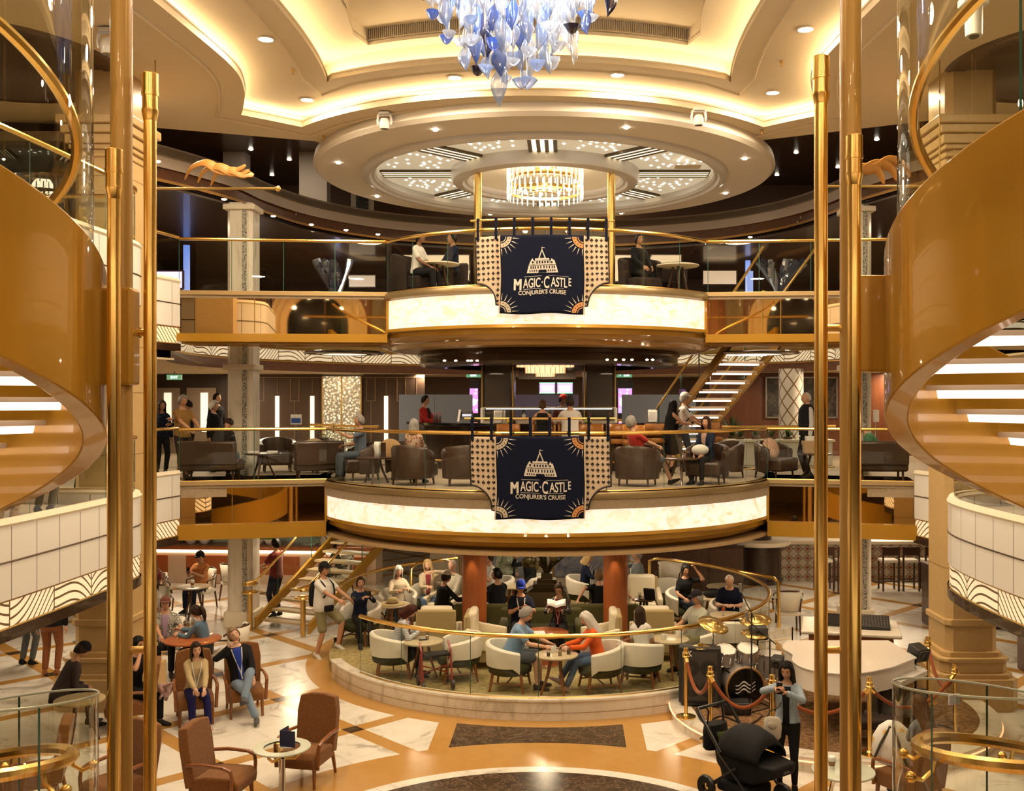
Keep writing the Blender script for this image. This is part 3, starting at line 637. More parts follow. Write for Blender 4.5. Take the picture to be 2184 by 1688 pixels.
def suit(k, cx, cy, s):             # list of flat polygons
    if k == 0: return [[(cx,cy-s),(cx+.72*s,cy),(cx,cy+s),(cx-.72*s,cy)]]
    if k == 1: return [[(cx+s*.055*16*sin(t)**3, cy+s*.055*(13*cos(t)-5*cos(2*t)-2*cos(3*t)-cos(4*t))) for t in [2*pi*i/16 for i in range(16)]]]
    if k == 2: return [[(cx+s*.055*16*sin(t)**3, cy+.15*s-s*.055*(13*cos(t)-5*cos(2*t)-2*cos(3*t)-cos(4*t))) for t in [2*pi*i/16 for i in range(16)]], [(cx,cy-.2*s),(cx+.4*s,cy-s),(cx-.4*s,cy-s)]]
    return [circ(cx,cy+.45*s,.4*s), circ(cx-.45*s,cy-.15*s,.4*s), circ(cx+.45*s,cy-.15*s,.4*s), [(cx,cy),(cx+.35*s,cy-s),(cx-.35*s,cy-s)]]
NAVY = fabric('navy_banner_cloth', (.004,.006,.018), (.007,.011,.032), 90, .85); CRC = fabric('cream_banner_cloth', (.80,.68,.50), (.90,.79,.61), 90, .8); _n = CRC.node_tree; _t = _n.nodes.new('ShaderNodeBsdfTranslucent'); _t.inputs[0].default_value = (.75,.42,.14,1); _x = _n.nodes.new('ShaderNodeMixShader'); _x.inputs[0].default_value = .35; _n.links.new(_n.nodes['Principled BSDF'].outputs[0], _x.inputs[1]); _n.links.new(_t.outputs[0], _x.inputs[2]); _n.links.new(_x.outputs[0], _n.nodes['Material Output'].inputs[0])
INK = mat('banner_ink', (.015,.012,.012), .8); PRT = mat('banner_print', (.72,.66,.58), .8); ORG = mat('banner_orange', (.62,.28,.10), .8)
def banner(Y0, rad, zt, cx, label, seed):
    rn = random.Random(seed); ph = [rn.uniform(0,6) for _ in range(6)]
    o = thing('hanging_banner', label, 'banner', (0,0,0), group='cloth banners over the balcony rails')
    def S(u, v, off=0):
        fold = .007*sin(u*7+ph[0]+v*1.3)*min(1,v)+.012*sin(u*3.1+ph[1])*v*.5+(.010*sin(u*23+ph[2]) if abs(u) > .8 else 0)
        return (cx+u+.012*sin(v*4+ph[3])*min(1,v), Y0+u*u/(2*rad)+fold-off, zt-v+.012*sin(u*6+ph[4])*min(1,v))
    def sheet(u0, u1, v0, vb, off, nu=28, nv=26):
        a = MB(); rows = [[S(u0+(u1-u0)*i/nu, v0+(vb(u0+(u1-u0)*i/nu)-v0)*j/nv, off) for i in range(nu+1)] for j in range(nv+1)]; a.loft(rows, closed=False); return a
    def flat(polys, off, name, mt, par):
        a = MB()
        for pl_ in polys:
            n = len(pl_); c = (sum(p[0] for p in pl_)/n, sum(p[1] for p in pl_)/n)
            a.add([S(p[0], -p[1], off) for p in pl_]+[S(c[0], -c[1], off)], [(i,(i+1)%n,n) for i in range(n)])
        a.build(name, mt, par, 0)
    def sb(u): t = max(0, min(1, (abs(u)-.85)/.39)); return 1.04+.42*(1-sqrt(max(0, 1-(1-t)**2)))
    ce = sheet(-.78, .78, .16, lambda u: 1.62, .03); ce = ce.build('centre_panel', NAVY, o, 1.2, solid=.006)
    for s_ in (-1,1):
        sd = sheet(.72*s_, 1.24*s_, .17, sb, 0, 16, 24).build('side_panel', CRC, o, 1.2, solid=.005)
        e_ = [S(u*s_, sb(u), .004) for u in [.72+.52*i/24 for i in range(25)]]+[S(1.24*s_, .17+(sb(1.24)-.17)*(1-j/12), .004) for j in range(13)]
        MB().tube(e_, .014, 5).build('dark_binding', INK, sd)
        polys = []
        for i in range(5):
            for j in range(12):
                u, v = .83+i*.092, .24+j*.104
                if v+.06 < sb(u): polys += suit((i+j*3+(s_>0)) % 4, u*s_, -v, .036)
        flat(polys, .008, 'suit_pattern', INK, sd)
        e2 = [S(.785*s_, .16+1.46*j/20, .034) for j in range(21)]; MB().tube(e2, .014, 5).build('cream_edge', CRC, ce)
        for top in (0,1):          # quarter suns in the corners
            vv = -.19 if top else -1.59; d = -1 if top else 1; mtr = CRC if s_ < 0 else ORG
            def q(r0, r1, a0=0, a1=90, n=10): return [(s_*.765-s_*r*cos(R(a0+(a1-a0)*i/n)), vv+d*r*sin(R(a0+(a1-a0)*i/n))) for r, rng in ((r1, range(n+1)), (r0, range(n,-1,-1))) for i in rng]
            def strips(r0, r1): return [[(s_*.765-s_*r*cos(R(a)), vv+d*r*sin(R(a))) for r, a in ((r0,k*15),(r1,k*15),(r1,k*15+15),(r0,k*15+15))] for k in range(6)]
            flat(strips(.09,.105)+strips(.125,.205)+[[(s_*.765-s_*r*cos(R(a)), vv+d*r*sin(R(a))) for r, a in ((.002,0),(.075,0),(.075,45),(.075,90))]][:0], .036, 'sun_corner', mtr, ce)
            flat([[(s_*.765-s_*(r)*cos(R(a+da)), vv+d*r*sin(R(a+da))) for r, da in ((.225,-2.2),(.225,2.2),(.36,0))] for a in (6,22,38,54,70,86)], .036, 'sun_ray', PRT, ce)
            flat([circ(s_*.765-s_*.165*cos(R(a)), vv+d*.165*sin(R(a)), .011, 6) for a in (12,32,52,72)], .039, 'sun_dot', INK, ce)
    # building emblem with pointed tower, drawn in print
    k = .0050
    def L(pts): return [((x-100)*k, -.87+y*k*.74) for x, y in pts]
    flat([L(p) for p in ([(42,2),(158,2),(150,42),(50,42)],[(50,42),(72,44),(72,62),(60,68)],[(72,40),(128,40),(126,74),(74,74)],[(128,42),(150,42),(144,66),(130,60)],[(86,74),(114,74),(100,122)],[(99,120),(101,120),(101,130),(99,130)],[(101,126),(114,124),(101,130)],[(58,60),(70,60),(64,76)],[(130,58),(142,58),(136,74)])], .046, 'building_emblem', PRT, ce)
    dk = [[(91,76),(109,76),(100,110)]]+[[(x,8),(x+4,8),(x+4,16),(x,16)] for x in (52,60,68,76,120,128,136,144)]+[[(x,22),(x+4,22),(x+4,36),(x,36)] for x in (56,64,72,82,92,104,114,124,134,142)]+[[(x,48),(x+5,48),(x+5,60),(x,60)] for x in (78,88,98,108,118)]+[[(84,2),(116,2),(114,16),(86,16)],[(74,64),(126,64),(126,66),(74,66)],[(50,40),(150,40),(150,42),(50,42)],[(62,50),(68,50),(68,60),(62,60)],[(132,48),(138,48),(138,58),(132,58)]]
    flat([L(p) for p in dk], .051, 'emblem_window', NAVY, ce)
    def writing(parts, base, name, wid, ys=1.08):
        vs, fs = textrow(parts, 0, 0); w_ = max(v[0] for v in vs)-min(v[0] for v in vs); q = wid/w_
        MB().add([S(v[0]*q, -(v[1]*q*ys+base)-.010*(1-(v[0]*q/.5)**2), .042) for v in vs], fs).build(name, PRT, ce, 0)
    writing([('M',.25,.70,-.035),('AGIC',.20,.60,0),('·',.20,.6,0),('C',.25,.55,-.02),('ASTL',.20,.6,0),('E',.17,.6,.03)], -1.135, 'title_lettering', 1.06)
    writing([("CONJURER'S CRUISE",.10,1.0,0)], -1.265, 'subtitle_lettering', .88, 1.1)
    flat([[(-.34,-.925),(-.02,-.918),(-.02,-.924),(-.34,-.932)],[(.10,-.918),(.48,-.928),(.48,-.935),(.10,-.924)],[(-.35,-1.155),(-.02,-1.150),(-.02,-1.156),(-.35,-1.162)],[(.10,-1.150),(.40,-1.156),(.40,-1.162),(.10,-1.156)]], .036, 'title_rule', PRT, ce)
    for i in range(8):
        u = -1.2+i*2.4/7; p = S(u, .18, .0); MB().box((p[0], p[1]-.02, zt-.03), (.05,.012,.40)).box((p[0], p[1]+.08, zt+.165), (.05,.2,.012)).build('hanging_tab', NAVY, o, 0)
    MB().tube([(S(u,0)[0], Y0+u*u/(2*rad)+.06, zt+.15) for u in [-1.35+2.7*i/16 for i in range(17)]], .02, 8).build('hanging_rod', BRASSD, o)
    return o
banner(17.70, 5.05, ZA(912,17.6), -.06, 'lower navy banner with card suits, hung on the middle platform rail', 3)
banner(18.66, 4.1, ZA(482,18.6), -.05, 'upper navy banner with card suits, hung on the upper platform rail', 8)
# ---- glass drop chandelier
def glassdrop(name, c, tr):
    m = Mat(name); nt = m.nt; t = m.node('ShaderNodeBsdfTransparent'); t.inputs[0].default_value = c4([.55+.45*x for x in c]); gl = m.node('ShaderNodeBsdfGlossy'); gl.inputs['Roughness'].default_value = .12
    df = m.node('ShaderNodeBsdfTranslucent'); df.inputs[0].default_value = c4(c); d2 = m.node('ShaderNodeBsdfDiffuse'); d2.inputs[0].default_value = c4(c)
    a = m.node('ShaderNodeMixShader'); a.inputs[0].default_value = .5; nt.links.new(df.outputs[0], a.inputs[1]); nt.links.new(d2.outputs[0], a.inputs[2])
    lw = m.node('ShaderNodeLayerWeight'); lw.inputs[0].default_value = .5; ed = E(nt, lw.outputs[1])
    b = m.node('ShaderNodeMixShader'); nt.links.new((ed*.7+tr).k, b.inputs[0]); nt.links.new(t.outputs[0], b.inputs[1]); nt.links.new(a.outputs[0], b.inputs[2])
    f = m.node('ShaderNodeMixShader'); nt.links.new((ed*.5+.10).k, f.inputs[0]); nt.links.new(b.outputs[0], f.inputs[1]); nt.links.new(gl.outputs[0], f.inputs[2]); nt.links.new(f.outputs[0], m.out.inputs[0]); return m.m
DROPS = [glassdrop('clear_drop', (.90,.94,1), .16), glassdrop('pale_blue_drop', (.55,.70,1), .28), glassdrop('blue_drop', (.12,.27,.75), .42), glassdrop('navy_drop', (.01,.02,.12), .95)]
ch = thing('glass_chandelier', 'large chandelier of hanging clear and blue glass drops below the recess', 'chandelier', (-.10,9.5,7.9))
MB().lathe([(0,0),(.85,0),(.85,-.06),(0,-.08)], n=40).build('ceiling_plate', CHROME, ch)
def petal(kind):
    a = MB(); rings = []
    if kind < 2:
        for j in range(11):
            t = j/10; w_ = (.055 if kind == 0 else .045)*max(.02, sin(pi*t**.8))*1.15; z = .13-.27*t; bend = .035*sin(t*3.2)*(1 if kind else -.6)
            rings.append([(w_*cos(2*pi*i/10)+bend, .35*w_*sin(2*pi*i/10)+.01*sin(5*t), z) for i in range(10)])
    else:
        for j in range(7):
            t = j/6; w_ = .075*(.06+.94*t**.6)*(1+.0*t); rings.append([(w_*cos(2*pi*i/12)*(1+.12*cos(3*i)*t), w_*sin(2*pi*i/12), -.04+.08*t) for i in range(12)])
    a.loft(rings); return a
protos = {}
rc = random.Random(11); nb = 0; stuff = MB(); wires = MB(); strings = []
for i in range(60):
    a_ = i*2.39996; r_ = .93*sqrt((i+.5)/60); strings.append((r_*cos(a_), r_*sin(a_), r_))
cand = []
for x, y, r_ in strings:
    zend = 4.62+.90*(r_/.93)**1.6+rc.uniform(-.06,.10) if r_ > .12 else 4.62; wires.cyl((x,y,-.05), (x,y,zend-7.9+.02), .006, 5)
    z = zend; first = True
    while z < 6.0:
        cand.append((z, x, y, first)); z += rc.uniform(.20,.27); first = False
cand.sort()
for i, (z, x, y, first) in enumerate(cand[:200]):
    kd = 2 if first and rc.random() < .6 else rc.choice((0,0,1)); ci = rc.choices((0,1,2,3), (.5,.25,.17,.08))[0]
    if i < 100:
        key = (kd, ci)
        if key not in protos: o = petal(kd).build('glass_drop', DROPS[ci], ch, 1.2); protos[key] = o
        else: o = protos[key].copy(); COL.objects.link(o); o.parent = ch
        o.location = (x, y, z-7.9); o.rotation_euler = (rc.uniform(-.12,.12), rc.uniform(-.12,.12), rc.uniform(-.9,.9)); k_ = rc.uniform(.85,1.3); o.scale = (k_,k_,k_*rc.uniform(.9,1.15))
    else:
        q = petal(kd); stuff.add(q.v, q.f, ci, Matrix.Translation((x,y,z-7.9))@Matrix.Rotation(rc.uniform(-.9,.9),4,'Z')@Matrix.Scale(rc.uniform(.9,1.3),4))
so = stuff.build('glass_drops', DROPS, ch, 1.2); so['kind'] = 'stuff'
wires.build('hanging_wire', CHROME, ch)
for dx, dy in ((0,0),(.45,.2),(-.45,.2),(.2,-.45)):
    l = bpy.data.lights.new('chandelier_lamp', 'POINT'); l.energy = 52; l.color = (.92,.96,1); l.shadow_soft_size = .08; lo = bpy.data.objects.new('chandelier_lamp', l); COL.objects.link(lo); lo.location = (-.1+dx, 9.5+dy, 5.75)
# ---- crystal rod chandelier in the canopy dome
cr = thing('crystal_chandelier', 'round crystal rod chandelier glowing in the canopy dome', 'chandelier', (CAN[0],22.6,6.93))
b = MB(); b.lathe([(.80,-.40),(.83,-.40),(.83,-.34),(.80,-.34),(.80,-.40)], n=60); b.lathe([(.80,-.66),(.83,-.66),(.83,-.60),(.80,-.60),(.80,-.66)], n=60); b.build('band', BRASS, cr)
MB().lathe([(0,0),(.26,0),(.26,-.1),(.2,-.14),(0,-.14)], n=24).build('ceiling_rose', BRASSD, cr)
b = MB()
for k in range(8): t = k*pi/4; b.cyl((.1*cos(t),.1*sin(t),-.12), (.8*cos(t),.8*sin(t),-.37), .008, 5); b.cyl((0,0,-.62), (.8*cos(t),.8*sin(t),-.63), .01, 5)
b.cyl((0,0,-.1),(0,0,-.64),.02,8); b.build('stem', BRASSD, cr)
CRY = glow('crystal', (1,.86,.64), 1.0); o = None
for k in range(72):
    t = 2*pi*k/72; dz = .04*(k % 2)
    if o is None: o = MB().lathe([(0,.17),(.014,.15),(.018,0),(.014,-.17),(0,-.19)], n=6).build('crystal_rod', CRY, cr); q = o
    else: q = o.copy(); COL.objects.link(q); q.parent = cr
    q.location = (.845*cos(t), .845*sin(t), -.33+dz) if k % 2 else (.845*cos(t), .845*sin(t), -.62+dz)
b = MB()
for k in range(8): t = k*pi/4+.2; MB().ell((.55*cos(t),.55*sin(t),-.56), (.04,.04,.06), 8, 6).build('bulb', BULB, cr)
l = bpy.data.lights.new('crystal_lamp', 'POINT'); l.energy = 70; l.color = (1,.82,.58); l.shadow_soft_size = .3; lo = bpy.data.objects.new('crystal_lamp', l); COL.objects.link(lo); lo.location = (CAN[0],22.6,6.42)
# ---- amber tiered pendant over the seafood bar
AMB = glow('amber_glass', (1,.46,.22), 1.5); am = thing('tiered_pendant', 'amber tiered glass pendant lamp over the seafood bar', 'pendant lamp', (XA(1163,23.2),23.2,2.46))
for r_, z, hh in ((.66,.0,.07),(.46,-.04,.17),(.22,-.17,.12)):
    MB().lathe([(r_,z),(r_,z-hh),(r_-.02,z-hh),(r_-.02,z)], n=36, sy=.6).build('glass_tier', AMB, am)
b = MB()
for r_, z, hh in ((.665,.0,.07),(.465,-.04,.17),(.225,-.17,.12)):
    for k in range(24): t = 2*pi*k/24; b.box((r_*cos(t), .6*r_*sin(t), z-hh/2), (.010,.010,hh+.01))
b.build('tier_rib', BRASSD, am, 0)
# ---- downlights and moving stage lights
for i, (px, py) in enumerate(((567,85),(655,214),(970,167),(1317,161),(1648,199),(1718,64))):
    p = FL(px, py, 7.17); w_ = ('nearest the left edge of the stepped ceiling','by the left cove cusp','left of the chandelier tip','right of the chandelier tip','by the right cove cusp','nearest the right pole top')[i]
    o = thing('ceiling_light', 'round recessed downlight '+w_, 'ceiling light', (p.x,p.y,7.19), group='round downlights in the stepped ceiling')
    MB().lathe([(.13,0),(.15,-.012),(.11,-.02)], n=24).build('trim_ring', CREAM, o); MB().lathe([(.115,-.014),(0,-.014)], n=24).build('diffuser', BULB, o)
def movinghead(px, py, z, s, label):
    p = FL(px, py, z); o = thing('stage_light', label, 'stage light', (p.x,p.y,z), group='white moving stage lights')
    b = MB(); b.box((0,0,-.03*s), (.26*s,.22*s,.06*s)); b.build('base', WHITE, o, 0, bevel=.01)
    b = MB(); b.tube([(-.15*s,0,-.06*s),(-.17*s,0,-.2*s),(-.15*s,0,-.3*s)], .03*s, 6); b.tube([(.15*s,0,-.06*s),(.17*s,0,-.2*s),(.15*s,0,-.3*s)], .03*s, 6); b.box((0,0,-.06*s), (.32*s,.06*s,.05*s)); b.build('yoke', WHITE, o)
    b = MB(); b.lathe([(0,.12*s),(.09*s,.1*s),(.12*s,.02*s),(.12*s,-.1*s),(.10*s,-.14*s)], (0,0,-.26*s), 20); h = b.build('head', WHITE, o); MB().lathe([(.10*s,0),(0,0)], (0,0,-.39*s), 20).build('lens', mat('lens_grey', (.25,.24,.22), .2), h)
movinghead(820, 240, 6.88, .75, 'white moving stage light by the left edge of the round canopy'); movinghead(1490, 232, 6.88, .75, 'white moving stage light by the right edge of the round canopy')
movinghead(232, 62, 6.88, .9, 'white moving stage light partly behind the left gold column')
p = PX(2076, 8, 12.2); o = thing('security_camera', 'white bullet camera behind the curved glass at top right', 'camera', (p.x,p.y,p.z+.06)); b = MB(); b.cyl((0,0,-.08),(0,-.02,-.46),.11,20,.10); b.build('body', WHITE, o); MB().cyl((0,-.02,-.46),(0,-.022,-.47),.06,16).build('lens', BLACK, o); MB().box((0,0,-.04),(.32,.2,.1)).build('bracket', WHITE, o, 0, bevel=.02)
for i, (px, py) in enumerate(((625,148),(1667,130),(690,290),(1625,278))):
    p = FL(px, py, 7.18 if py < 200 else 6.89); tag(MB().lathe([(.03,0),(.03,-.03),(.012,-.04),(.012,-.08),(.025,-.09),(0,-.10)], n=8).build('fire_sprinkler', BRASSD, None, .6, loc=(p.x,p.y,p.z)), 'small fire sprinkler on the ceiling '+('above the left downlight','above the right downlight','at the left of the round canopy','at the right of the round canopy')[i], 'sprinkler', 'ceiling sprinklers')
# ================= people =================
SKINS = [mat('skin_light', (.62,.36,.24), .5), mat('skin_tan', (.50,.26,.15), .5), mat('skin_olive', (.42,.22,.12), .5), mat('skin_brown', (.20,.10,.055), .5)]
EYE = mat('eye_dark', (.03,.02,.015), .2); LIP = mat('lip', (.42,.14,.11), .45)
HAIRC = {'white':(.72,.68,.62),'grey':(.32,.30,.28),'blond':(.60,.42,.17),'black':(.010,.008,.008),'dark':(.035,.018,.010),'brown':(.10,.05,.025),'sandy':(.26,.16,.08),'red':(.055,.013,.008)}
def hairmat(c): return fabric('hair_'+c, tuple(x*.7 for x in HAIRC[c]), HAIRC[c], 40, .5)
def cloth(c, name=None): return fabric('cloth_%02x%02x%02x' % tuple(int(min(1,x)**.45*255) for x in c), tuple(x*.82 for x in c), c, 50, .85)
def printed(name, c1, c2, c3, sc):
    if name in _MC: return _MC[name]
    m = Mat(name); m.set(rough=.85); d, c_ = m.voro(sc); m.col(m.ramp(d, ((.18,c1),(.34,c2),(.55,c3)))); _MC[name] = m.m; return m.m
def striped(name, c1, c2, per, ax=2):
    if name in _MC: return _MC[name]
    m = Mat(name); m.set(rough=.85); x = m.xyz(); m.col(m.mix((x[ax]/per).near(.25), c1, c2)); _MC[name] = m.m; return m.m
def ik(a, t, l1, l2, pole):
    a, t, pole = V(a), V(t), V(pole); d = t-a; L = max(min(d.length, l1+l2-.004), abs(l1-l2)+.02); d = d.normalized(); t = a+d*L
    x = (l1*l1-l2*l2+L*L)/(2*L); h = sqrt(max(0, l1*l1-x*x)); p = pole-d*pole.dot(d); p = p.normalized() if p.length > 1e-6 else d.orthogonal().normalized()
    return a+d*x+p*h, t
def limb(mb, pts, rad, n=10, sub=3):
    P, Q = [], []
    for i in range(len(pts)-1):
        for j in range(sub): t = j/sub; P.append(V(pts[i]).lerp(V(pts[i+1]), t)); Q.append(rad[i]+(rad[i+1]-rad[i])*t)
    P.append(V(pts[-1])); Q.append(rad[-1])
    a = (P[0]-P[1]).normalized(); b = (P[-1]-P[-2]).normalized()
    P = [P[0]+a*Q[0]*.55]+P+[P[-1]+b*Q[-1]*.5]; Q = [Q[0]*.6]+Q+[Q[-1]*.6]; mb.tube(P, Q, n)
def handmesh(mb, W, f, nrm, side, curl, mi=0):
    f = f.normalized(); nrm = (nrm-f*nrm.dot(f)).normalized(); s = f.cross(nrm)*side
    rings = [[W+f*l+s*(w_*cos(2*pi*i/8))+nrm*(h*sin(2*pi*i/8)) for i in range(8)] for l, w_, h in ((-.03,.024,.02),(0,.026,.019),(.03,.038,.016),(.065,.041,.014),(.088,.038,.012))]
    mb.loft([[tuple(p) for p in r] for r in rings], mi)
    for i, L in enumerate((.068,.078,.073,.056)):
        b = W+f*.082+s*(.028-.0185*i); d = f.copy(); pts = [b]; rr = [.0095]
        for k in range(3):
            d = (d*cos(curl*(.6+.4*k))+nrm*sin(curl*(.6+.4*k))).normalized(); pts.append(pts[-1]+d*L*(.42,.32,.26)[k]); rr.append((.0088,.008,.006)[k])
        mb.tube(pts, rr, 6, mi=mi)
    b = W+f*.02+s*.032; d = (f*.65+s*.7+nrm*.25).normalized(); p1 = b+d*.038; p2 = p1+(d*.6+f*.5+nrm*.4).normalized()*.03; mb.tube([b,p1,p2], [.012,.0105,.007], 6, mi=mi)
def headmesh(mb, M4, fem):
    rings = []
    for j in range(25):
        t = -pi/2+pi*j/24; ring = []
        for i in range(32):
            a = 2*pi*i/32; q = max(cos(t), .002); x, y, z = .075*q*sin(a), -.094*q*cos(a), .117*sin(t)
            if z < 0:
                k = (-z/.117)**1.4; x *= 1-(.30 if fem else .22)*k
                if y > 0: y *= 1-.5*k
                else: y -= .012*k*(-y/.094)
            if y < -.02:
                g = lambda x0, z0, sx, sz: math.exp(-((x-x0)/sx)**2-((z-z0)/sz)**2)
                y -= .013*g(0,-.002,.011,.026)+.014*g(0,-.018,.013,.010)-.011*(g(.031,.016,.015,.013)+g(-.031,.016,.015,.013))+.005*g(0,-.052,.022,.009)+.005*g(0,-.09,.022,.014)+.004*g(0,.036,.04,.008)
            ring.append((x,y,z))
        rings.append(ring)
    mb.loft(rings, 0, xf=M4)
    for s in (-1,1):
        mb.ell((s*.030,-.0735,.015), (.0125,.006,.0055), 10, 6, 1, M4); mb.tube([(s*.014,-.086,.033),(s*.030,-.084,.038),(s*.046,-.072,.033)], .0035, 5, mi=2, xf=M4)
        mb.ell((s*.076,.008,.0), (.011,.022,.032), 8, 6, 0, M4)
    mb.ell((0,-.0935,-.0505), (.021,.006,.0065), 10, 6, 3, M4)
def hairmesh(kind, M4):
    mb = MB(); n = 36; long = {'bob':.155,'long':.34,'vlong':.46}.get(kind, 0); rows = []
    def lm(a):        # lowest latitude of the hair at azimuth a (0 = face)
        a = abs(((a+pi) % (2*pi))-pi); d = a*180/pi
        if kind == 'bald': return 60 if d < 75 else (-30 if d > 110 else 60-90*(d-75)/35)
        base = 40 if d < 45 else (40-48*(d-45)/25 if d < 70 else (-8-34*(d-70)/60 if d < 130 else -42)); return base
    nr = 9
    for j in range(nr+1):
        row = []
        for i in range(n):
            a = 2*pi*i/n; l0 = 62 if kind == 'bald' else 90; la = R(l0+(max(lm(a), -12 if long else -60)-l0)*j/nr); th = .010+.006*sin(5*a+3*la)*(1 if kind != 'bald' else .3)+(.006 if kind in ('curly','bob','long','vlong') else 0)
            if kind == 'curly': th += .010*sin(9*a)*cos(9*la)+.012
            if kind == 'bald': th = .005
            q = max(cos(la), .002); row.append(((.077+th)*q*sin(a), -(.095+th)*q*cos(a)+.004, (.117+th)*sin(la)))
        rows.append(row)
    if long:
        for j in range(1, 6):
            row = []
            for i in range(n):
                a = 2*pi*i/n; d = abs(((a+pi) % (2*pi))-pi)*180/pi; k = max(0, min(1, (d-52)/22)); x, y, z = rows[nr][i]; f = j/5
                fl = 1+.12*f*(1 if long < .2 else .25); row.append((x*(1+(fl-1)*k), y+(.02*f*k if y > 0 else -.012*f*k), z-k*long*f+.008*sin(6*a)*f*k))
            rows.append(row)
    if kind in ('bald',): mb.loft(rows, closed=True, caps=False, xf=M4)
    else: mb.loft(rows, closed=True, caps=False, xf=M4)
    if kind == 'pony': mb.tube([(0,.09,.05),(0,.135,.05),(0,.16,-.02),(0,.15,-.13),(0,.13,-.22)], [.03,.035,.042,.035,.012], 10, xf=M4)
    if kind == 'bun': mb.ell((0,.09,.085), (.042,.042,.04), 12, 8, 0, M4)
    return mb
QUEUE = []
def person(label, X, Y, z, yaw=0, sit=None, H=1.72, fat=1.0, fem=False, skin=0, hair=('short','brown'), top=None, sleeve='short', hem=-.10, bottom=None, blen='long', shoes=None, lean=0, roll=0, head=(0,0,0), hl=None, hr=None, feet=None, cap=None, visor=False, inner=None, lan=None, curl=.45, palm=None, vox=.014, glasses=False, open_=False, group=None, bag=None, legs=True, twist=0, pl=None, pr=None):
    s = H/1.75; top = top or cloth((.3,.3,.3)); bottom = bottom or cloth((.02,.025,.05)); shoes = shoes or cloth((.03,.03,.03))
    hip = V((0,0,.94 if sit is None else sit/s+.10)); RM = (Matrix.Rotation(R(twist),4,'Z')@Matrix.Rotation(R(roll),4,'Y')@Matrix.Rotation(R(lean),4,'X')).to_3x3()
    T = lambda x, y, q: hip+RM@V((x,y,q))
    sw = .146 if fem else .168; fx = fat; fy = .5+.5*fat if fat < 1 else 1+(fat-1)*1.5
    def rings(off, z0, z1, body=False):
        prof = [(-.16,.135,.105),(-.08,.160,.12),(0,.166 if not fem else .170,.122),(.10,.150 if not fem else .138,.108),(.2,.148 if not fem else .124,.104),(.30,.158 if not fem else .140,.115 if not fem else .122),(.40,.168 if not fem else .148,.112 if not fem else .118),(.46,.150 if not fem else .130,.092),(.505,.105,.075),(.54,.064,.062),(.60,.054,.058),(.66,.052,.056)]
        out = []
        for q, rx, ry in prof:
            if q < z0-.05 or q > z1+.03: continue
            q = max(z0, min(z1, q)); k = max(0, 1-abs(q-.12)/.34); bx = rx*(1+(fx-1)*k)+off; by = ry*(1+(fy-1)*k)+off; yo = -.05*(fat-1)*k-.012*(1 if .25 < q < .42 else 0)
            out.append([tuple(T(bx*cos(2*pi*i/20), yo+by*sin(2*pi*i/20), q)) for i in range(20)])
        return out
    sd = {1: V(hl)/s if hl else None, -1: V(hr)/s if hr else None}; arms, legl = {}, {}
    for k in (1,-1):
        S = T(k*sw, .005, .445)
        t = sd[k] if sd[k] is not None else (V((k*.245,-.03,.80)) if sit is None else V((k*.10,-.36,hip.z+.06)))
        pole = V((k*.55,.6,-.55)) if (pl if k > 0 else pr) is None else V(pl if k > 0 else pr)
        e, w_ = ik(S, t, .285, .265, pole); arms[k] = (S, e, w_)
        hj = T(k*.088, 0, -.03); ft = (V(feet[0 if k > 0 else 1])/s if feet else (V((k*.10,.0,.085)) if sit is None else V((k*.11,-.44,.085)))); kn, an = ik(hj, ft, .43, .43, V((k*.08,-1,.25 if sit is None else .9))); legl[k] = (hj, kn, an)
    b = MB(); b.loft(rings(-.012, -.16, .66)); [limb(b, [T(0,.0,.53), T(k*.09,.0,.475), T(k*sw,.005,.44)], [.048,.046,.044]) for k in (1,-1)]
    for k in (1,-1):
        S, e, w_ = arms[k]; limb(b, [T(k*sw*.55,.0,.43), S, e, w_], [.05,.050,.037,.024]); m_ = S.lerp(e,.5); limb(b, [S,m_,e], [.05,.044,.037]); m_ = e.lerp(w_,.35); limb(b, [e,m_,w_], [.037,.040,.025])
        hj, kn, an = legl[k]
        if legs: limb(b, [hj, hj.lerp(kn,.4), kn, kn.lerp(an,.35), an], [.085,.076,.052,.054,.036])
    hc = T(0,-.028,.688); HM = Matrix.Translation(hc)@RM.to_4x4()@Matrix.Rotation(R(head[0]),4,'Z')@Matrix.Rotation(R(head[1]),4,'X')@Matrix.Rotation(R(head[2]),4,'Y')
    ex = MB(); headmesh(ex, HM, fem)
    for k in (1,-1):
        S, e, w_ = arms[k]; f = (w_-e).normalized(); nrm = V((-k*.6,-.2,-.6)) if palm is None else V(palm); handmesh(ex, w_, f, nrm, k, curl)
    me = bpy.data.meshes.new('person'); po = bpy.data.objects.new('person', me); COL.objects.link(po); po.location = (X,Y,z); po.rotation_euler.z = R(yaw); po.scale = (s,s,s); tag(po, label, 'person', group)
    for mt in (SKINS[skin], EYE, hairmat(hair[1] if hair else 'brown'), LIP): me.materials.append(mt)
    QUEUE.append((b, vox, 4, po, None, None, ex))
    # clothes
    c = MB(); c.loft(rings(.012, hem, .50 if not open_ else .49))
    for k in (1,-1):
        S, e, w_ = arms[k]
        if sleeve == 'none': continue
        limb(c, [T(k*sw*.45,0,.42), S], [.052,.056]); limb(c, [T(k*.075,.0,.495), T(k*sw*.98,.005,.455)], [.045,.048])
        if sleeve == 'short': q = S.lerp(e,.72); limb(c, [S,q], [.057,.058])
        else: q = e.lerp(w_,.9); limb(c, [S,e], [.057,.050]); limb(c, [e,q], [.052,.042])
    QUEUE.append((c, vox*1.05, 3, po, 'shirt' if sleeve != 'long' else 'jacket', top, None))
    c = MB(); c.loft(rings(.004, -.16, .06))
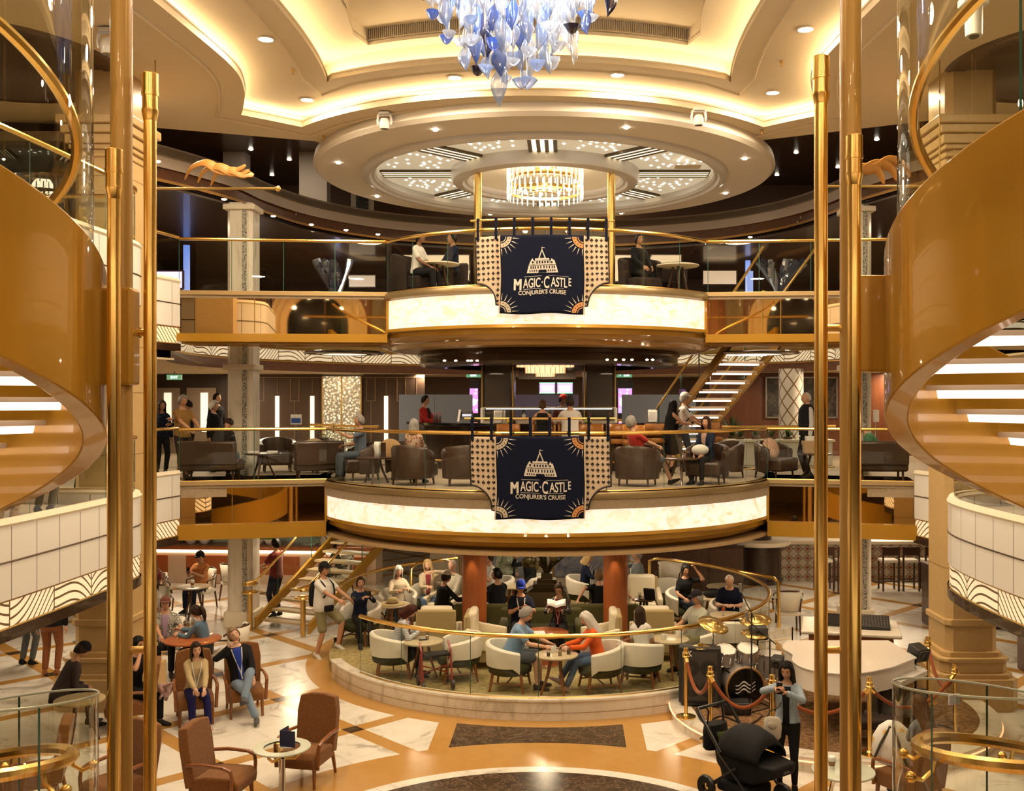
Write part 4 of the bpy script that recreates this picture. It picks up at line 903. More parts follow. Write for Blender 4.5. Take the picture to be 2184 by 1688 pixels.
    if blen == 'skirt':
        for k in (1,-1): hj, kn, an = legl[k]; limb(c, [hj,hj.lerp(kn,.5),kn], [.11,.12,.12])
    elif legs:
        for k in (1,-1):
            hj, kn, an = legl[k]
            if blen == 'long': limb(c, [hj,hj.lerp(kn,.4),kn,kn.lerp(an,.4),kn.lerp(an,.93)], [.098,.088,.067,.062,.054])
            elif blen == 'tight': limb(c, [hj,hj.lerp(kn,.4),kn,kn.lerp(an,.35),kn.lerp(an,.95)], [.094,.082,.056,.058,.041])
            else: limb(c, [hj,hj.lerp(kn,.5),kn.lerp(hj,.06)], [.100,.094,.086])
    QUEUE.append((c, vox*1.05, 3, po, {'long':'trousers','tight':'trousers','short':'shorts','skirt':'skirt'}[blen], bottom, None))
    if legs:
        for k in (1,-1):
            hj, kn, an = legl[k]; d = (an-kn).normalized(); fw = V((k*.12,-1,0)); up = -d; fw = (fw-up*fw.dot(up)); fw = fw.normalized() if fw.length > .2 else V((0,-1,0)); sdv = up.cross(fw); a = MB(); rg = []
            for l, w_, h0, h1 in ((-.07,.020,-.075,-.02),(-.055,.036,-.085,.02),(-.01,.040,-.085,.03),(.06,.043,-.085,-.005),(.13,.046,-.085,-.03),(.175,.034,-.083,-.045),(.195,.012,-.075,-.06)):
                rg.append([tuple(an+fw*l+sdv*(w_*cos(2*pi*i/10))+up*((h0+h1)/2+(h1-h0)/2*sin(2*pi*i/10))) for i in range(10)])
            a.loft(rg).build('shoe', shoes, po, 1.0)
    # hair and headwear
    if hair:
        hm = hairmesh(hair[0], HM); hm.build('hair', hairmat(hair[1]), po, 1.2, solid=.012)
    if cap is not None:
        a = MB(); rg = [[((.088+.0*i)*cos(t)*sin(2*pi*i/24), -.104*cos(t)*cos(2*pi*i/24)+.004, .045+.098*sin(t)) for i in range(24)] for t in [pi/2*j/7 for j in range(8)]]
        rg[-1] = [(.002*sin(2*pi*i/24), .002*cos(2*pi*i/24)+.004, .143) for i in range(24)]; a.loft(rg, caps=False, xf=HM)
        if visor is not None:
            back = 1 if visor == 'back' else -1; pts = [(.080*sin(t), back*(.085+.085*cos(t)), 0) for t in [pi/2*q/6 for q in range(-6,7)]]
            a.loft([[(x,y,.048-.10*abs(x)**1.0*.6) for x,y,_ in pts],[(x*.95,y*.55+back*.02,.060) for x,y,_ in pts]], closed=False, caps=False, xf=HM)
        a.build('cap', cap, po, .9, solid=.008)
    if glasses:
        a = MB()
        for k in (-1,1): a.tube([(k*.031+.02*cos(t), -.092, .014+.016*sin(t)) for t in [2*pi*i/12 for i in range(12)]], .0022, 4, True, xf=HM); a.tube([(k*.05,-.088,.016),(k*.078,.0,.016)], .0022, 4, xf=HM)
        a.tube([(-.011,-.096,.016),(.011,-.096,.016)], .0022, 4, xf=HM); a.build('glasses', BLACK, po)
    def front(x, q, o_=.0):
        k = max(0, 1-abs(q-.12)/.34); rx = (.166 if not fem else .15)*(1+(fx-1)*k)+.016; ry = (.116 if q < .42 else .116-(q-.42)*.45)*(1+(fy-1)*k)+.02+o_; return T(x, -ry*sqrt(max(.05,1-(x/rx)**2))-.05*(fat-1)*k-.012*(1 if .25 < q < .42 else 0), q)
    if inner is not None:
        rows = [[tuple(front(wd*u/4, q, .006)) for u in range(-4,5)] for q, wd in ((.495,.055),(.45,.06),(.38,.05),(.28,.042),(.15,.04),(.0,.045))]
        MB().loft(rows, closed=False).build('inner_shirt', inner, po, 1.2, solid=.01)
    if lan is not None:
        a = MB()
        for k in (-1,1): a.tube([tuple(front(k*.075,.49,.0)), tuple(front(k*.06,.38,.014)), tuple(front(k*.03,.24,.014)), tuple(front(0,.10,.016))], .008, 4)
        a.tube([tuple(front(0,.10,.016)), tuple(front(0,.02,.02))], .011, 4); a.build('lanyard', mat('lanyard_white', (.75,.75,.75), .5), po)
    if bag is not None:       # backpack
        c0 = T(0,.20,.22); q = Matrix.Translation(c0)@RM.to_4x4(); a = MB(); rg = []
        for zz, w_, d_ in ((-.24,.08,.04),(-.22,.13,.075),(-.1,.145,.085),(.1,.135,.075),(.2,.10,.055),(.23,.05,.03)): rg.append([(w_*cos(2*pi*i/16)*(1.0), d_*sin(2*pi*i/16), zz) for i in range(16)])
        bp_ = a.loft(rg, xf=q).build('backpack', bag, po, 1.0); a = MB()
        for k in (-1,1): a.tube([tuple(T(k*.09,.14,.36)), tuple(T(k*.11,.0,.525)), tuple(front(k*.115,.40,.01)), tuple(front(k*.13,.22,.01)), tuple(T(k*.15,.1,.05))], .016, 5)
        a.build('strap', bag, bp_)
    po['_arms'] = 0
    del po['_arms']
    return po, arms, s, HM
def held(po, arms, s, side, kind, mt, label=None):
    """a small thing held in one hand, placed at the wrist"""
    S, e, w_ = arms[side]; f = (w_-e).normalized(); M_ = Matrix.Translation(po.location)@Matrix.Rotation(po.rotation_euler.z,4,'Z'); return M_@((w_+f*.085)*s), f
def finish_people():
    tmp = []
    for b, vox, it, po, name, mt, ex in QUEUE:
        o = b.build('tmp', SKINS[0]); r = o.modifiers.new('r', 'REMESH'); r.mode = 'VOXEL'; r.voxel_size = vox; q = o.modifiers.new('s', 'SMOOTH'); q.factor = .5; q.iterations = it; tmp.append(o)
    dg = bpy.context.evaluated_depsgraph_get(); dg.update()
    for o, (b, vox, it, po, name, mt, ex) in zip(tmp, QUEUE):
        me = bpy.data.meshes.new_from_object(o.evaluated_get(dg))
        if ex is not None:
            bm = bmesh.new(); bm.from_mesh(me); 
            for f in bm.faces: f.material_index = 0; f.smooth = True
            vs = [bm.verts.new(p) for p in ex.v]; bm.verts.ensure_lookup_table()
            for f, mi in zip(ex.f, ex.m):
                try: nf = bm.faces.new([vs[i] for i in f]); nf.material_index = mi; nf.smooth = True
                except ValueError: pass
            bm.to_mesh(po.data); bm.free(); bpy.data.meshes.remove(me)
        else:
            me.name = name; me.materials.clear(); me.materials.append(mt); me.polygons.foreach_set('use_smooth', [True]*len(me.polygons)); me.polygons.foreach_set('material_index', [0]*len(me.polygons))
            n = bpy.data.objects.new(name, me); COL.objects.link(n); n.parent = po
    for o in tmp: me = o.data; bpy.data.objects.remove(o); bpy.data.meshes.remove(me)
    QUEUE.clear()
# ================= furniture and rooms =================
ZL = -3.08       # lounge floor
LC = (.1, 19.6)
CRL = mat('cream_leather', (.74,.66,.48), .45); CRW = mat('white_leather', (.76,.71,.60), .4); GRN = fabric('dark_green_fabric', (.030,.032,.014), (.05,.05,.02), 60); OLIVE = fabric('olive_fabric', (.075,.07,.022), (.11,.10,.035), 60)
TANF = fabric('tan_fabric', (.36,.27,.12), (.42,.32,.15), 60); RUST = fabric('rust_weave', (.13,.050,.013), (.27,.115,.036), 42); BRL = mat('brown_leather', (.045,.022,.012), .35, coat=.2); DKF = fabric('dark_fabric', (.02,.014,.012), (.045,.03,.025), 50)
CUSH = fabric('patterned_cushion', (.22,.10,.04), (.5,.34,.16), 24); TT = mat('speckled_tabletop', (.52,.42,.27), .3, var=.25)
# lounge drum: low marble wall, carpet floor, step
o = struct(MB().lathe([(4.26,-3.25),(4.26,-2.98),(4.28,-2.96),(4.28,-2.93),(4.10,-2.92),(4.10,-3.1)], (LC[0],LC[1],0), 90, R(206), R(400)).build('trim_lounge_wall', MARBLE, smooth=.5))
MB().lathe([(4.285,-3.13),(4.285,-3.12)], (LC[0],LC[1],0), 90, R(206), R(400)).build('wall_joint', mat('stone_joint', (.3,.19,.08), .7), o)
struct(MB().lathe([(4.26,-3.25),(4.26,-3.02),(4.1,-3.01),(4.1,-3.1)], (LC[0],LC[1],0), 60, R(95), R(178)).build('trim_lounge_wall_rear', MARBLE, smooth=.5))
m = Mat('lounge_carpet'); m.set(rough=.95, spec=.1); n_ = m.noise(11, 6, .75); m.col(m.ramp(n_, ((.3,(.19,.14,.05)),(.5,(.34,.27,.12)),(.7,(.46,.38,.2))))); LCARP = m.m
struct(MB().lathe([(4.2,-3.25),(4.2,ZL),(0,ZL)], (LC[0],LC[1],0), 80).build('floor_lounge', LCARP, smooth=.5))
balustrade(arc(LC[0],LC[1],4.17,221,398,60), -2.94, 'glass balustrade with brass rail around the front of the round lounge', h=.96, npane=11)
balustrade(arc(LC[0],LC[1],4.17,122,177,24), -3.0, 'glass balustrade with brass rail at the rear left of the round lounge', h=1.0, npane=3)
b = tag(MB().tube([(2.3,23.1,-3.08),(2.3,23.1,-2.05),(2.45,22.9,-1.97),(3.3,22.2,-1.97),(4.7,20.9,-2.06),(4.78,20.85,-2.14),(4.8,20.83,-3.2)], .035, 10).build('brass_handrail', BRASS), 'bent brass handrail at the right side steps of the lounge', 'handrail')
b = tag(MB().tube([(-2.2,22.9,-3.08),(-2.2,22.9,-2.05),(-2.35,22.75,-1.97),(-2.9,22.2,-1.97),(-3.0,22.1,-2.07),(-3.0,22.1,-3.08)], .03, 10).build('brass_handrail', BRASS), 'bent brass handrail behind the blonde woman in the lounge', 'handrail')
struct(MB().prism([(4.3,20.3),(5.1,20.9),(4.7,21.5),(3.9,20.9)], -3.25, -3.08).build('trim_lounge_step', MARBLE, smooth=0))
# --- chair builders (front faces -Y)
def barrel(loc_label):
    t = thing('barrel_chair', loc_label, 'chair')
    rg = []
    for i in range(29):
        a = R(-128+256*i/28); f = abs(-128+256*i/28)/128; top = .78-.13*f**1.6; bot = .40-.10*max(0,(f-.86)/.14); th = .06
        ro, ri = .385, .385-th; x, y = sin(a), cos(a)
        rg.append([(ro*x,ro*y,bot),((ro+.02)*x,(ro+.02)*y,top-.03),((ro-.01)*x,(ro-.01)*y,top),((ri+.01)*x,(ri+.01)*y,top),(ri*x,ri*y,top-.03),(ri*x,ri*y,bot)])
    MB().loft(rg).build('backrest', CRW, t, .9, bevel=.008)
    MB().lathe([(0,.26),(.30,.26),(.35,.29),(.36,.36),(.335,.42),(.24,.445),(0,.45)], n=28).build('seat', GRN, t, 1.0)
    for sx in (-1,1):
        for sy in (-1,1): MB().cyl((sx*.23,sy*.23,.3), (sx*.28,sy*.28,0), .028, 8, .018).build('leg', CHAIRWOOD, t)
    b = MB()
    for sx in (-1,1): b.cyl((sx*.262,-.25,.14),(sx*.262,.25,.14),.014,6)
    b.cyl((-.26,0,.14),(.26,0,.14),.014,6); b.build('stretcher', CHAIRWOOD, t)
    return t
def lounge_arm(loc_label, bm=TANF):
    t = thing('lounge_armchair', loc_label, 'armchair')
    MB().box((0,.02,.24), (.74,.68,.26)).build('base', bm, t, .4, bevel=.03)
    MB().box((0,-.05,.42), (.56,.60,.13)).build('seat', CRL, t, .4, bevel=.045)
    MB().box((0,.33,.54), (.72,.10,.78)).build('back_panel', bm, t, .4, bevel=.03)
    MB().box((0,.24,.72), (.58,.15,.54)).build('back_cushion', CRL, t, .4, bevel=.06)
    for s in (-1,1): MB().prism([(-.34,.0),(.34,.0),(.34,.40),(.1,.34),(-.34,.26)], -.05, .05, xf=Matrix.Translation((s*.36,0,.32))@Matrix.Rotation(pi/2,4,'Y')@Matrix.Rotation(pi/2,4,'Z')@Matrix.Scale(1,4)).build('arm', CRL, t, .4, bevel=.03)
    for sx in (-1,1):
        for sy in (-1,1): MB().cyl((sx*.31,sy*.28,.12),(sx*.31,sy*.28,0),.03,8,.02).build('leg', DWOOD, t)
    return t
def wood_arm(loc_label):
    t = thing('upholstered_armchair', loc_label, 'armchair')
    MB().prism([(-.34,-.02),(.30,-.02),(.30,.13),(.1,.17),(-.28,.17),(-.36,.1)], -.30, .30, xf=Matrix.Translation((0,0,.27))@Matrix.Rotation(pi/2,4,'Z')@Matrix.Rotation(pi/2,4,'X')).build('seat', RUST, t, .5, bevel=.03)
    q = Matrix.Translation((0,.30,.30))@Matrix.Rotation(-.16,4,'X'); MB().prism([(-.31,0),(.31,0),(.33,.5),(.29,.70),(.1,.735),(-.1,.735),(-.29,.70),(-.33,.5)], -.07, .07, xf=q@Matrix.Rotation(pi/2,4,'X')).build('backrest', RUST, t, .5, bevel=.035)
    for s in (-1,1):
        MB().tube([(s*.33,.34,.58),(s*.35,.1,.60),(s*.36,-.18,.585),(s*.355,-.28,.55),(s*.345,-.30,.46),(s*.335,-.29,.25)], .028, 8, sq=(1.1,.8)).build('arm', CHAIRWOOD, t)
        MB().cyl((s*.27,-.27,.26),(s*.28,-.29,0),.032,8,.022).build('leg', CHAIRWOOD, t); MB().cyl((s*.27,.30,.28),(s*.28,.38,0),.032,8,.022).build('leg', CHAIRWOOD, t)
    return t
def dining(loc_label, f=CRW):
    t = thing('dining_chair', loc_label, 'chair')
    MB().box((0,-.01,.43), (.50,.48,.10)).build('seat', f, t, .4, bevel=.03)
    rg = [[(sin(a)*(.25+.02*j)*r_, .03+cos(a)*.24*r_+.02*j, z) for a in [R(-80+160*i/12) for i in range(13)]] for j, z in ((0,.50),(1,.72),(2,.90)) for r_ in (1,)]
    MB().loft(rg, closed=False).build('backrest', f, t, .9, solid=.06)
    MB().tube([(sin(a)*.30,.06+cos(a)*.26,.92-.14*(abs(a)/1.6)**2) for a in [R(-95+190*i/16) for i in range(17)]], .02, 6).build('back_frame', DWOOD, t)
    for s in (-1,1):
        MB().cyl((s*.21,-.2,.42),(s*.22,-.22,0),.024,6,.017).build('leg', DWOOD, t); MB().tube([(s*.25,.2,.75),(s*.22,.2,.42),(s*.23,.27,0)], [.02,.024,.017], 6).build('leg', DWOOD, t)
        MB().tube([(s*.29,.1,.70),(s*.30,-.15,.68),(s*.27,-.2,.44)], .018, 6).build('arm', DWOOD, t)
    return t
def tub(loc_label, f=BRL, w_=.42, hh=.74):
    t = thing('tub_chair', loc_label, 'chair')
    rg = []
    for i in range(25):
        d = -115+230*i/24; a = R(d); e = abs(d)/115; top = hh-.16*e**2; ro = w_; ri = w_-.09; x, y = sin(a), cos(a)*.9
        rg.append([(ro*x,ro*y,.14),((ro+.03)*x,(ro+.03)*y,top-.05),(ro*x,ro*y,top),(ri*x,ri*y,top),((ri-.01)*x,(ri-.01)*y,top-.05),(ri*x,ri*y,.2)])
    MB().loft(rg).build('backrest', f, t, .9, bevel=.01)
    MB().box((0,-.06,.30), (w_*1.5,w_*1.6,.28)).build('seat', f, t, .4, bevel=.05)
    for sx in (-1,1):
        for sy in (-1,1): MB().cyl((sx*w_*.65,sy*w_*.6,.17),(sx*w_*.68,sy*w_*.64,0),.024,8,.016).build('leg', DWOOD, t)
    return t
def rtable(label, r, h, top, leg, n=3, name='round_table', group=None, apron=.03):
    t = thing(name, label, 'table', group=group)
    MB().lathe([(0,h-.035),(r-.02,h-.035),(r,h-.025),(r,h-.005),(r-.01,h),(0,h)], n=40).build('table_top', top, t, .5)
    for k in range(n): a = 2*pi*k/n+.5; MB().tube([(r*.25*cos(a),r*.25*sin(a),h-.04),(r*.42*cos(a),r*.42*sin(a),h*.5),(r*.75*cos(a),r*.75*sin(a),0)], [.028,.024,.018], 8).build('leg', leg, t)
    return t
def atp(x, y, z): return V((x,y,z))
# --- round lounge furniture
p = barrel('')
setting(p, [(-2.55,17.2,ZL,100,'cream barrel chair holding the woman in the striped jacket'), (-1.42,17.05,ZL,-75,'empty cream barrel chair facing left beside the red folded walker'), (-.52,16.5,ZL,80,'cream barrel chair holding the man in the pale blue polo shirt'), (.95,16.4,ZL,-75,'cream barrel chair holding the woman in the orange hoodie'), (1.62,16.65,ZL,165,'cream barrel chair seen from behind under the dark-haired woman in white'), (2.75,17.7,ZL,-60,'cream barrel chair holding the man in the dark cap, behind the black amplifier'), (3.35,18.25,ZL,178,'empty cream barrel chair seen from behind, right of the man in the dark cap'), (3.62,19.9,ZL,0,'cream barrel chair holding the bald man in navy'), (2.85,20.9,ZL,25,'cream barrel chair holding the woman in the black tee'), (2.5,22.05,ZL,-40,'empty cream barrel chair behind the table with the black bag'), (-3.1,20.95,ZL,15,'cream barrel chair holding the white-haired woman in the cream jumper'), (-2.55,21.55,ZL,5,'cream barrel chair holding the blonde woman in the cream cardigan'), (.78,22.6,ZL,70,'cream barrel chair holding the blonde woman in navy, behind the bronze planter'), (-1.15,22.4,ZL,-60,'cream barrel chair beside the woman in the green blouse'), (2.0,22.6,ZL,-70,'cream barrel chair holding the man in the grey shirt by the right red column'), (-.4,22.9,ZL,-100,'cream barrel chair holding the person with the coffee cup'), (-3.6,19.6,ZL,-20,'cream barrel chair hidden behind the man with the backpack')], 'cream barrel chairs in the round lounge')
setting(rtable('', .34, .66, TT, CHAIRWOOD), [(-2.02,17.0,ZL,0,'round speckled table before the woman in the striped jacket'), (.25,16.1,ZL,30,'round speckled table between the man in blue and the woman in orange'), (2.15,17.15,ZL,10,'round speckled table with white cups before the man in the dark cap'), (3.45,19.05,ZL,0,'round speckled table under the orange drink of the bald man'), (3.4,20.75,ZL,0,'round speckled table with a black handbag on it'), (-3.05,20.05,ZL,0,'round speckled table carrying the tan sun hat'), (1.45,22.3,ZL,0,'round speckled table with a white mug by the blonde woman in navy'), (-.75,22.0,ZL,0,'round speckled table between the green blouse and the coffee cup'), (-1.95,22.25,ZL,0,'round speckled table beside the blonde woman in cream')], 'round speckled lounge tables')
setting(lounge_arm(''), [(-1.95,18.5,ZL,180,'high-backed cream armchair seen from behind, left of the left red column'), (1.98,18.5,ZL,180,'high-backed cream armchair seen from behind, right of the right red column'), (2.0,21.3,ZL,0,'big cream armchair facing forward beside the right red column'), (-1.02,18.0,ZL,90,'low cream armchair left of the red table, facing right'), (1.0,18.0,ZL,-90,'low cream armchair right of the red table, facing left'), (-2.1,21.2,ZL,-30,'cream armchair holding the bald man in white')], 'cream lounge armchairs')
def sofa(label, w_, loc, rz):
    t = thing('lounge_sofa', label, 'sofa', loc, R(rz))
    MB().box((0,0,.2), (w_,.74,.28)).build('base', OLIVE, t, .4, bevel=.03); MB().box((0,-.06,.38), (w_-.28,.62,.14)).build('seat', GRN, t, .4, bevel=.05); MB().box((0,.32,.45), (w_,.14,.55)).build('backrest', OLIVE, t, .4, bevel=.05)
    for s in (-1,1): MB().box((s*(w_/2-.07),-.02,.38), (.14,.72,.36)).build('arm', OLIVE, t, .4, bevel=.05)
    MB().box((0,0,.03), (w_-.1,.6,.06)).build('foot', DWOOD, t, 0)
    return t
sofa('olive green sofa facing forward with two people, behind the red table', 1.56, (-.08,19.05,ZL), 0)
sofa('olive green sofa seen from behind, left of the bronze planter', 1.3, (-1.15,20.05,ZL), 180); sofa('olive green sofa seen from behind, right of the bronze planter', 1.4, (1.12,20.05,ZL), 180)
t = thing('round_table', 'round red wooden table between the two low cream armchairs', 'table', (.02,18.0,ZL)); MB().lathe([(0,.53),(.40,.53),(.42,.55),(.42,.57),(0,.575)], n=40).build('table_top', REDWOOD, t, .5); MB().lathe([(.24,0),(.22,.04),(.06,.08),(.05,.5),(.2,.53)], n=20).build('pedestal', REDWOOD, t)
# bronze planter with branching sculpture
t = thing('bronze_planter', 'stepped bronze planter with a branching metal sculpture between the sofas', 'planter', (.0,20.5,ZL))
MB().box((0,0,.26), (1.0,.8,.52)).build('wood_base', REDWOOD, t, 0, bevel=.02); BRZ = mat('dark_bronze_cast', (.06,.04,.015), .3, .7)
MB().loft([[(-.46*a,-.36*a,z),(.46*a,-.36*a,z),(.46*a,.36*a,z),(-.46*a,.36*a,z)] for a, z in ((1,.52),(1.02,.58),(.86,.86),(.6,.92),(.6,1.0),(.42,1.0),(.42,1.08),(.26,1.08),(.24,1.2))]).build('stepped_body', BRZ, t, .3)
b = MB(); rb = random.Random(5)
for k in range(12): a = rb.uniform(0,6.28); r_ = rb.uniform(.12,.42); h = rb.uniform(.25,.6); b.tube([(0,0,1.15),(r_*.3*cos(a),r_*.3*sin(a),1.2+h*.4),(r_*cos(a),r_*sin(a),1.2+h)], [.035,.025,.012], 6)
b.build('branch', BRZ, t); b = MB()
for k in range(22): a = rb.uniform(0,6.28); r_ = rb.uniform(.15,.5); z = rb.uniform(1.35,1.8); MB().ell((r_*cos(a),r_*sin(a),z), (rb.uniform(.04,.09),.05,rb.uniform(.04,.1)), 8, 5).build('leaf', mat('bronze_leaf', (.11,.085,.025), .4, .3), t)
# --- brown armchairs on the marble, tables, left groups
ZF = -3.25
setting(wood_arm(''), [(-5.25,15.35,ZF,24,'brown weave armchair holding the woman in the beige jumper'), (-4.62,15.75,ZF,24,'brown weave armchair holding the man in the black cardigan'), (-2.93,12.95,ZF,-12,'empty brown weave armchair facing forward behind the small glass table'), (-3.72,12.1,ZF,80,'empty brown weave armchair in profile, left of the small glass table'), (-6.05,12.2,ZF,-70,'brown weave armchair seen through the curved glass at bottom left'), (-6.1,15.0,ZF,-70,'brown weave armchair with arm showing between the two left poles'), (-4.9,11.9,ZF,-30,'brown weave armchair whose back shows behind the thick left pole'), (4.5,12.1,ZF,-150,'brown weave armchair at bottom right with the flowered bag on it')], 'brown woven armchairs on the marble floor')
for q_ in [x for x in COL.objects if x.get('group') == 'brown woven armchairs on the marble floor']: q_.scale = (.84,.92,1.0)
t = thing('glass_side_table', 'small round glass table on a chrome pedestal, navy folder on top', 'table', (-3.08,12.36,ZF))
FROST = mat('frosted_glass_rim', (.55,.58,.48), .25); MB().lathe([(.22,.62),(.34,.62),(.345,.63),(.34,.64),(.22,.64)], n=48).build('frosted_rim', FROST, t); MB().lathe([(0,.632),(.22,.632)], n=40).build('glass_top', GLASSG, t); MB().lathe([(.2,0),(.2,.015),(.05,.03),(.04,.06),(.04,.5)], n=24).build('pedestal', CHROME, t); b = MB()
for k in range(3): a = 2*pi*k/3; b.tube([(.03*cos(a),.03*sin(a),.5),(.16*cos(a),.16*sin(a),.5),(.22*cos(a),.22*sin(a),.56),(.2*cos(a),.2*sin(a),.62)], .018, 6)
b.build('brass_arm', BRASSD, t)
fo = thing('menu_folder', 'open navy folder standing on the small glass table', 'folder', (-3.10,12.34,-2.606)); NV = mat('navy_card', (.008,.012,.06), .4)
for a, c in ((.55,'cover'),(2.05,'cover')): q = Matrix.Rotation(a-.75,4,'Z'); MB().box((.10,0,.10), (.20,.006,.20), xf=q).build(c, NV, fo, 0)
MB().lathe([(.10,0),(.10,.004),(0,.004)], (.08,.0,0), 20, sy=.6).build('base_plate', FROST, fo)
t = rtable('round red wooden table before the man in the black and white shirt', .48, .72, REDWOOD, DWOOD, 4); t.location = (-6.12,17.6,ZF)
setting(dining(''), [(-6.85,18.3,ZF,20,'cream dining chair with dark frame under the man in the patterned shirt'), (-5.55,17.85,ZF,-100,'cream dining chair with a black jacket hanging over its back'), (-8.15,23.6,ZF,-20,'cream dining chair under the man in the orange patterned shirt'), (-9.0,23.0,ZF,35,'cream dining chair under the person in the dark floral shirt'), (-8.25,21.3,ZF,30,'cream dining chair under the child in the white top'), (-5.35,25.6,ZF,-60,'cream dining chair under the seated person beyond the stairs'), (5.05,21.2,ZF,175,'cream dining chair with green seat, right of the lounge steps'), (-7.7,24.6,ZF,150,'cream dining chair at the bakery counter behind the orange shirt'), (2.9,24.6,ZF,-20,'cream dining chair behind the lounge near the right wall')], 'cream dining chairs with dark frames')
t = rtable('round table with a coffee cup by the man in the orange shirt', .36, .72, TT, DWOOD, 3); t.location = (-7.95,22.55,ZF)
t = rtable('small table with a wire rack beyond the staircase', .34, .74, TT, DWOOD, 3); t.location = (-5.55,24.7,ZF)
t = rtable('small round table with a white card, seen through the left curved glass', .34, .62, TANF, DWOOD, 3); t.location = (-6.55,14.4,ZF)
t = rtable('pale round table behind the lounge steps on the right', .36, .72, TT, CHAIRWOOD, 3); t.location = (3.9,22.6,ZF)
t = rtable('small glass drinks table at bottom right with cups on it', .36, .60, FROST, CHROME, 3); t.location = (3.62,11.7,ZF)
# --- bakery counter, lower left rear
t = thing('bakery_counter', 'long wooden bakery counter with a lit glass display, lower left rear', 'counter', (-8.2,27.2,ZF), R(-4))
MB().box((0,0,.45), (7.2,.7,.9)).build('body', mat('counter_cream', (.66,.5,.36), .5), t, 0); MB().box((0,-.1,.96), (7.4,1.0,.10)).build('worktop', REDWOOD, t, .4, bevel=.03)
for k in range(4): MB().box((-2.7+1.8*k,-.36,.48), (1.3,.03,.5)).build('wood_panel', REDWOOD, t, 0, bevel=.01)
MB().box((0,-.35,.84), (7,.04,.05)).build('under_light', LED, t, 0)
MB().box((0,.25,1.75), (7.0,.05,1.5)).build('display_back', mat('display_back', (.55,.62,.6), .4), t, 0); MB().box((0,-.2,1.55), (7.0,.012,1.1)).build('display_glass', GLASS, t, 0)
for z in (1.35,1.75): MB().box((0,.05,z), (6.8,.4,.02)).build('shelf', mat('shelf_glass', (.5,.6,.58), .2), t, 0)
MB().box((0,.1,2.06), (6.8,.1,.04)).build('display_light', glow('cool_strip', (.8,.95,1), 3), t, 0)
def bowl(x, y, z, mt, label):
    o = thing('serving_bowl', label, 'bowl', (x,y,z), group='bowls in the bakery display'); MB().lathe([(.06,0),(.1,.02),(.17,.12),(.18,.16),(.165,.16),(.09,.03),(0,.02)], n=20).build('bowl', WHITE, o)
    if mt: MB().ell((0,0,.14), (.15,.15,.06), 12, 6).build('salad', mt, o)
SAL = mat('salad_green', (.25,.42,.03), .6, var=.4)
for i, (px, mt) in enumerate(((372,SAL),(404,SAL),(434,None),(552,SAL),(578,SAL))): bowl(XA(px,26.98), 26.98-(.07*(XA(px,27)+8.2)), ZF+1.01, mt, ('white bowl of green salad leftmost in the bakery display','white bowl of green salad beside the leftmost one','empty white bowl in the bakery display above the black cap','white bowl of salad in the display right of the marble column','second white bowl of salad right of the marble column')[i])
# --- left staircase (stone treads) down to the hall
def stair(org, d, n, rise, run, w_, label, name='straight_staircase', lit=False, tr=None, str_mt=GOLDP):
    d = V(d).normalized(); nn = V((d.y,-d.x)); o = thing(name, label, 'staircase', (0,0,0)); O = V(org)
    P = lambda l, s_, z: (O.x+d.x*l+nn.x*s_, O.y+d.y*l+nn.y*s_, O.z+z)
    for k in range(n):
        l, z = k*run, (k+1)*rise
        q = [P(l,-w_/2+.05,z-.05),P(l,w_/2-.05,z-.05),P(l+run*1.12,w_/2-.05,z-.05),P(l+run*1.12,-w_/2+.05,z-.05)]; q2 = [(a,b_,c+.05) for a,b_,c in q]
        st = MB().loft([q,q2]).build('tread', tr, o, 0, bevel=.006)
        if lit: q = [P(l+.03,-w_/2+.12,z-.05),P(l+.03,w_/2-.12,z-.05),P(l+run*.8,w_/2-.12,z-.05),P(l+run*.8,-w_/2+.12,z-.05)]; MB().loft([q,[(a,b_,c-.04) for a,b_,c in q]]).build('tread_light', glow('stair_light', (1,.80,.62), 2.2), st, 0)
    L, Z = n*run, n*rise
    for s_ in (-1,1):
        MB().loft([[P(-.12,s_*w_/2,-.0),P(L,s_*w_/2,Z-.12),P(L,s_*w_/2,Z+.14),P(-.12,s_*w_/2,.22)],[P(-.12,s_*(w_/2+.07),-.0),P(L,s_*(w_/2+.07),Z-.12),P(L,s_*(w_/2+.07),Z+.14),P(-.12,s_*(w_/2+.07),.22)]]).build('stringer', str_mt, o, 0, bevel=.01)
        MB().add([P(.0,s_*(w_/2+.03),.22),P(L,s_*(w_/2+.03),Z+.14),P(L,s_*(w_/2+.03),Z+1.0),P(.0,s_*(w_/2+.03),1.05)], [(0,1,2,3)]).build('glass_panel', GLASS, o, 0)
        MB().tube([P(-.5,s_*(w_/2+.03)+.12,.98),P(-.42,s_*(w_/2+.03),1.0),P(-.1,s_*(w_/2+.03),1.02),P(.1,s_*(w_/2+.03),1.12),P(L,s_*(w_/2+.03),Z+1.05)], .028, 8).build('handrail', BRASS, o)
        b = MB(); b.cyl(P(-.3,s_*(w_/2+.03),0),P(-.3,s_*(w_/2+.03),.84),.055,16); b.build('newel_post', BRASSD, o); b = MB()
        for z in (.80,.98): b.tube([(P(-.3,s_*(w_/2+.03),z)[0]+.15*cos(a),P(-.3,s_*(w_/2+.03),z)[1]+.15*sin(a),P(0,0,z)[2]) for a in [2*pi*i/16 for i in range(16)]], .026, 6, True)
        b.build('brass_volute', BRASS, o)
        for k in (2,6,9): MB().cyl(P(k*run,s_*(w_/2+.03),k*rise+.2),P(k*run,s_*(w_/2+.03),k*rise+1.05),.012,6).build('baluster', GEDGE, o)
    return o
STN = mat('stone_tread', (.55,.43,.26), .4, var=.08)
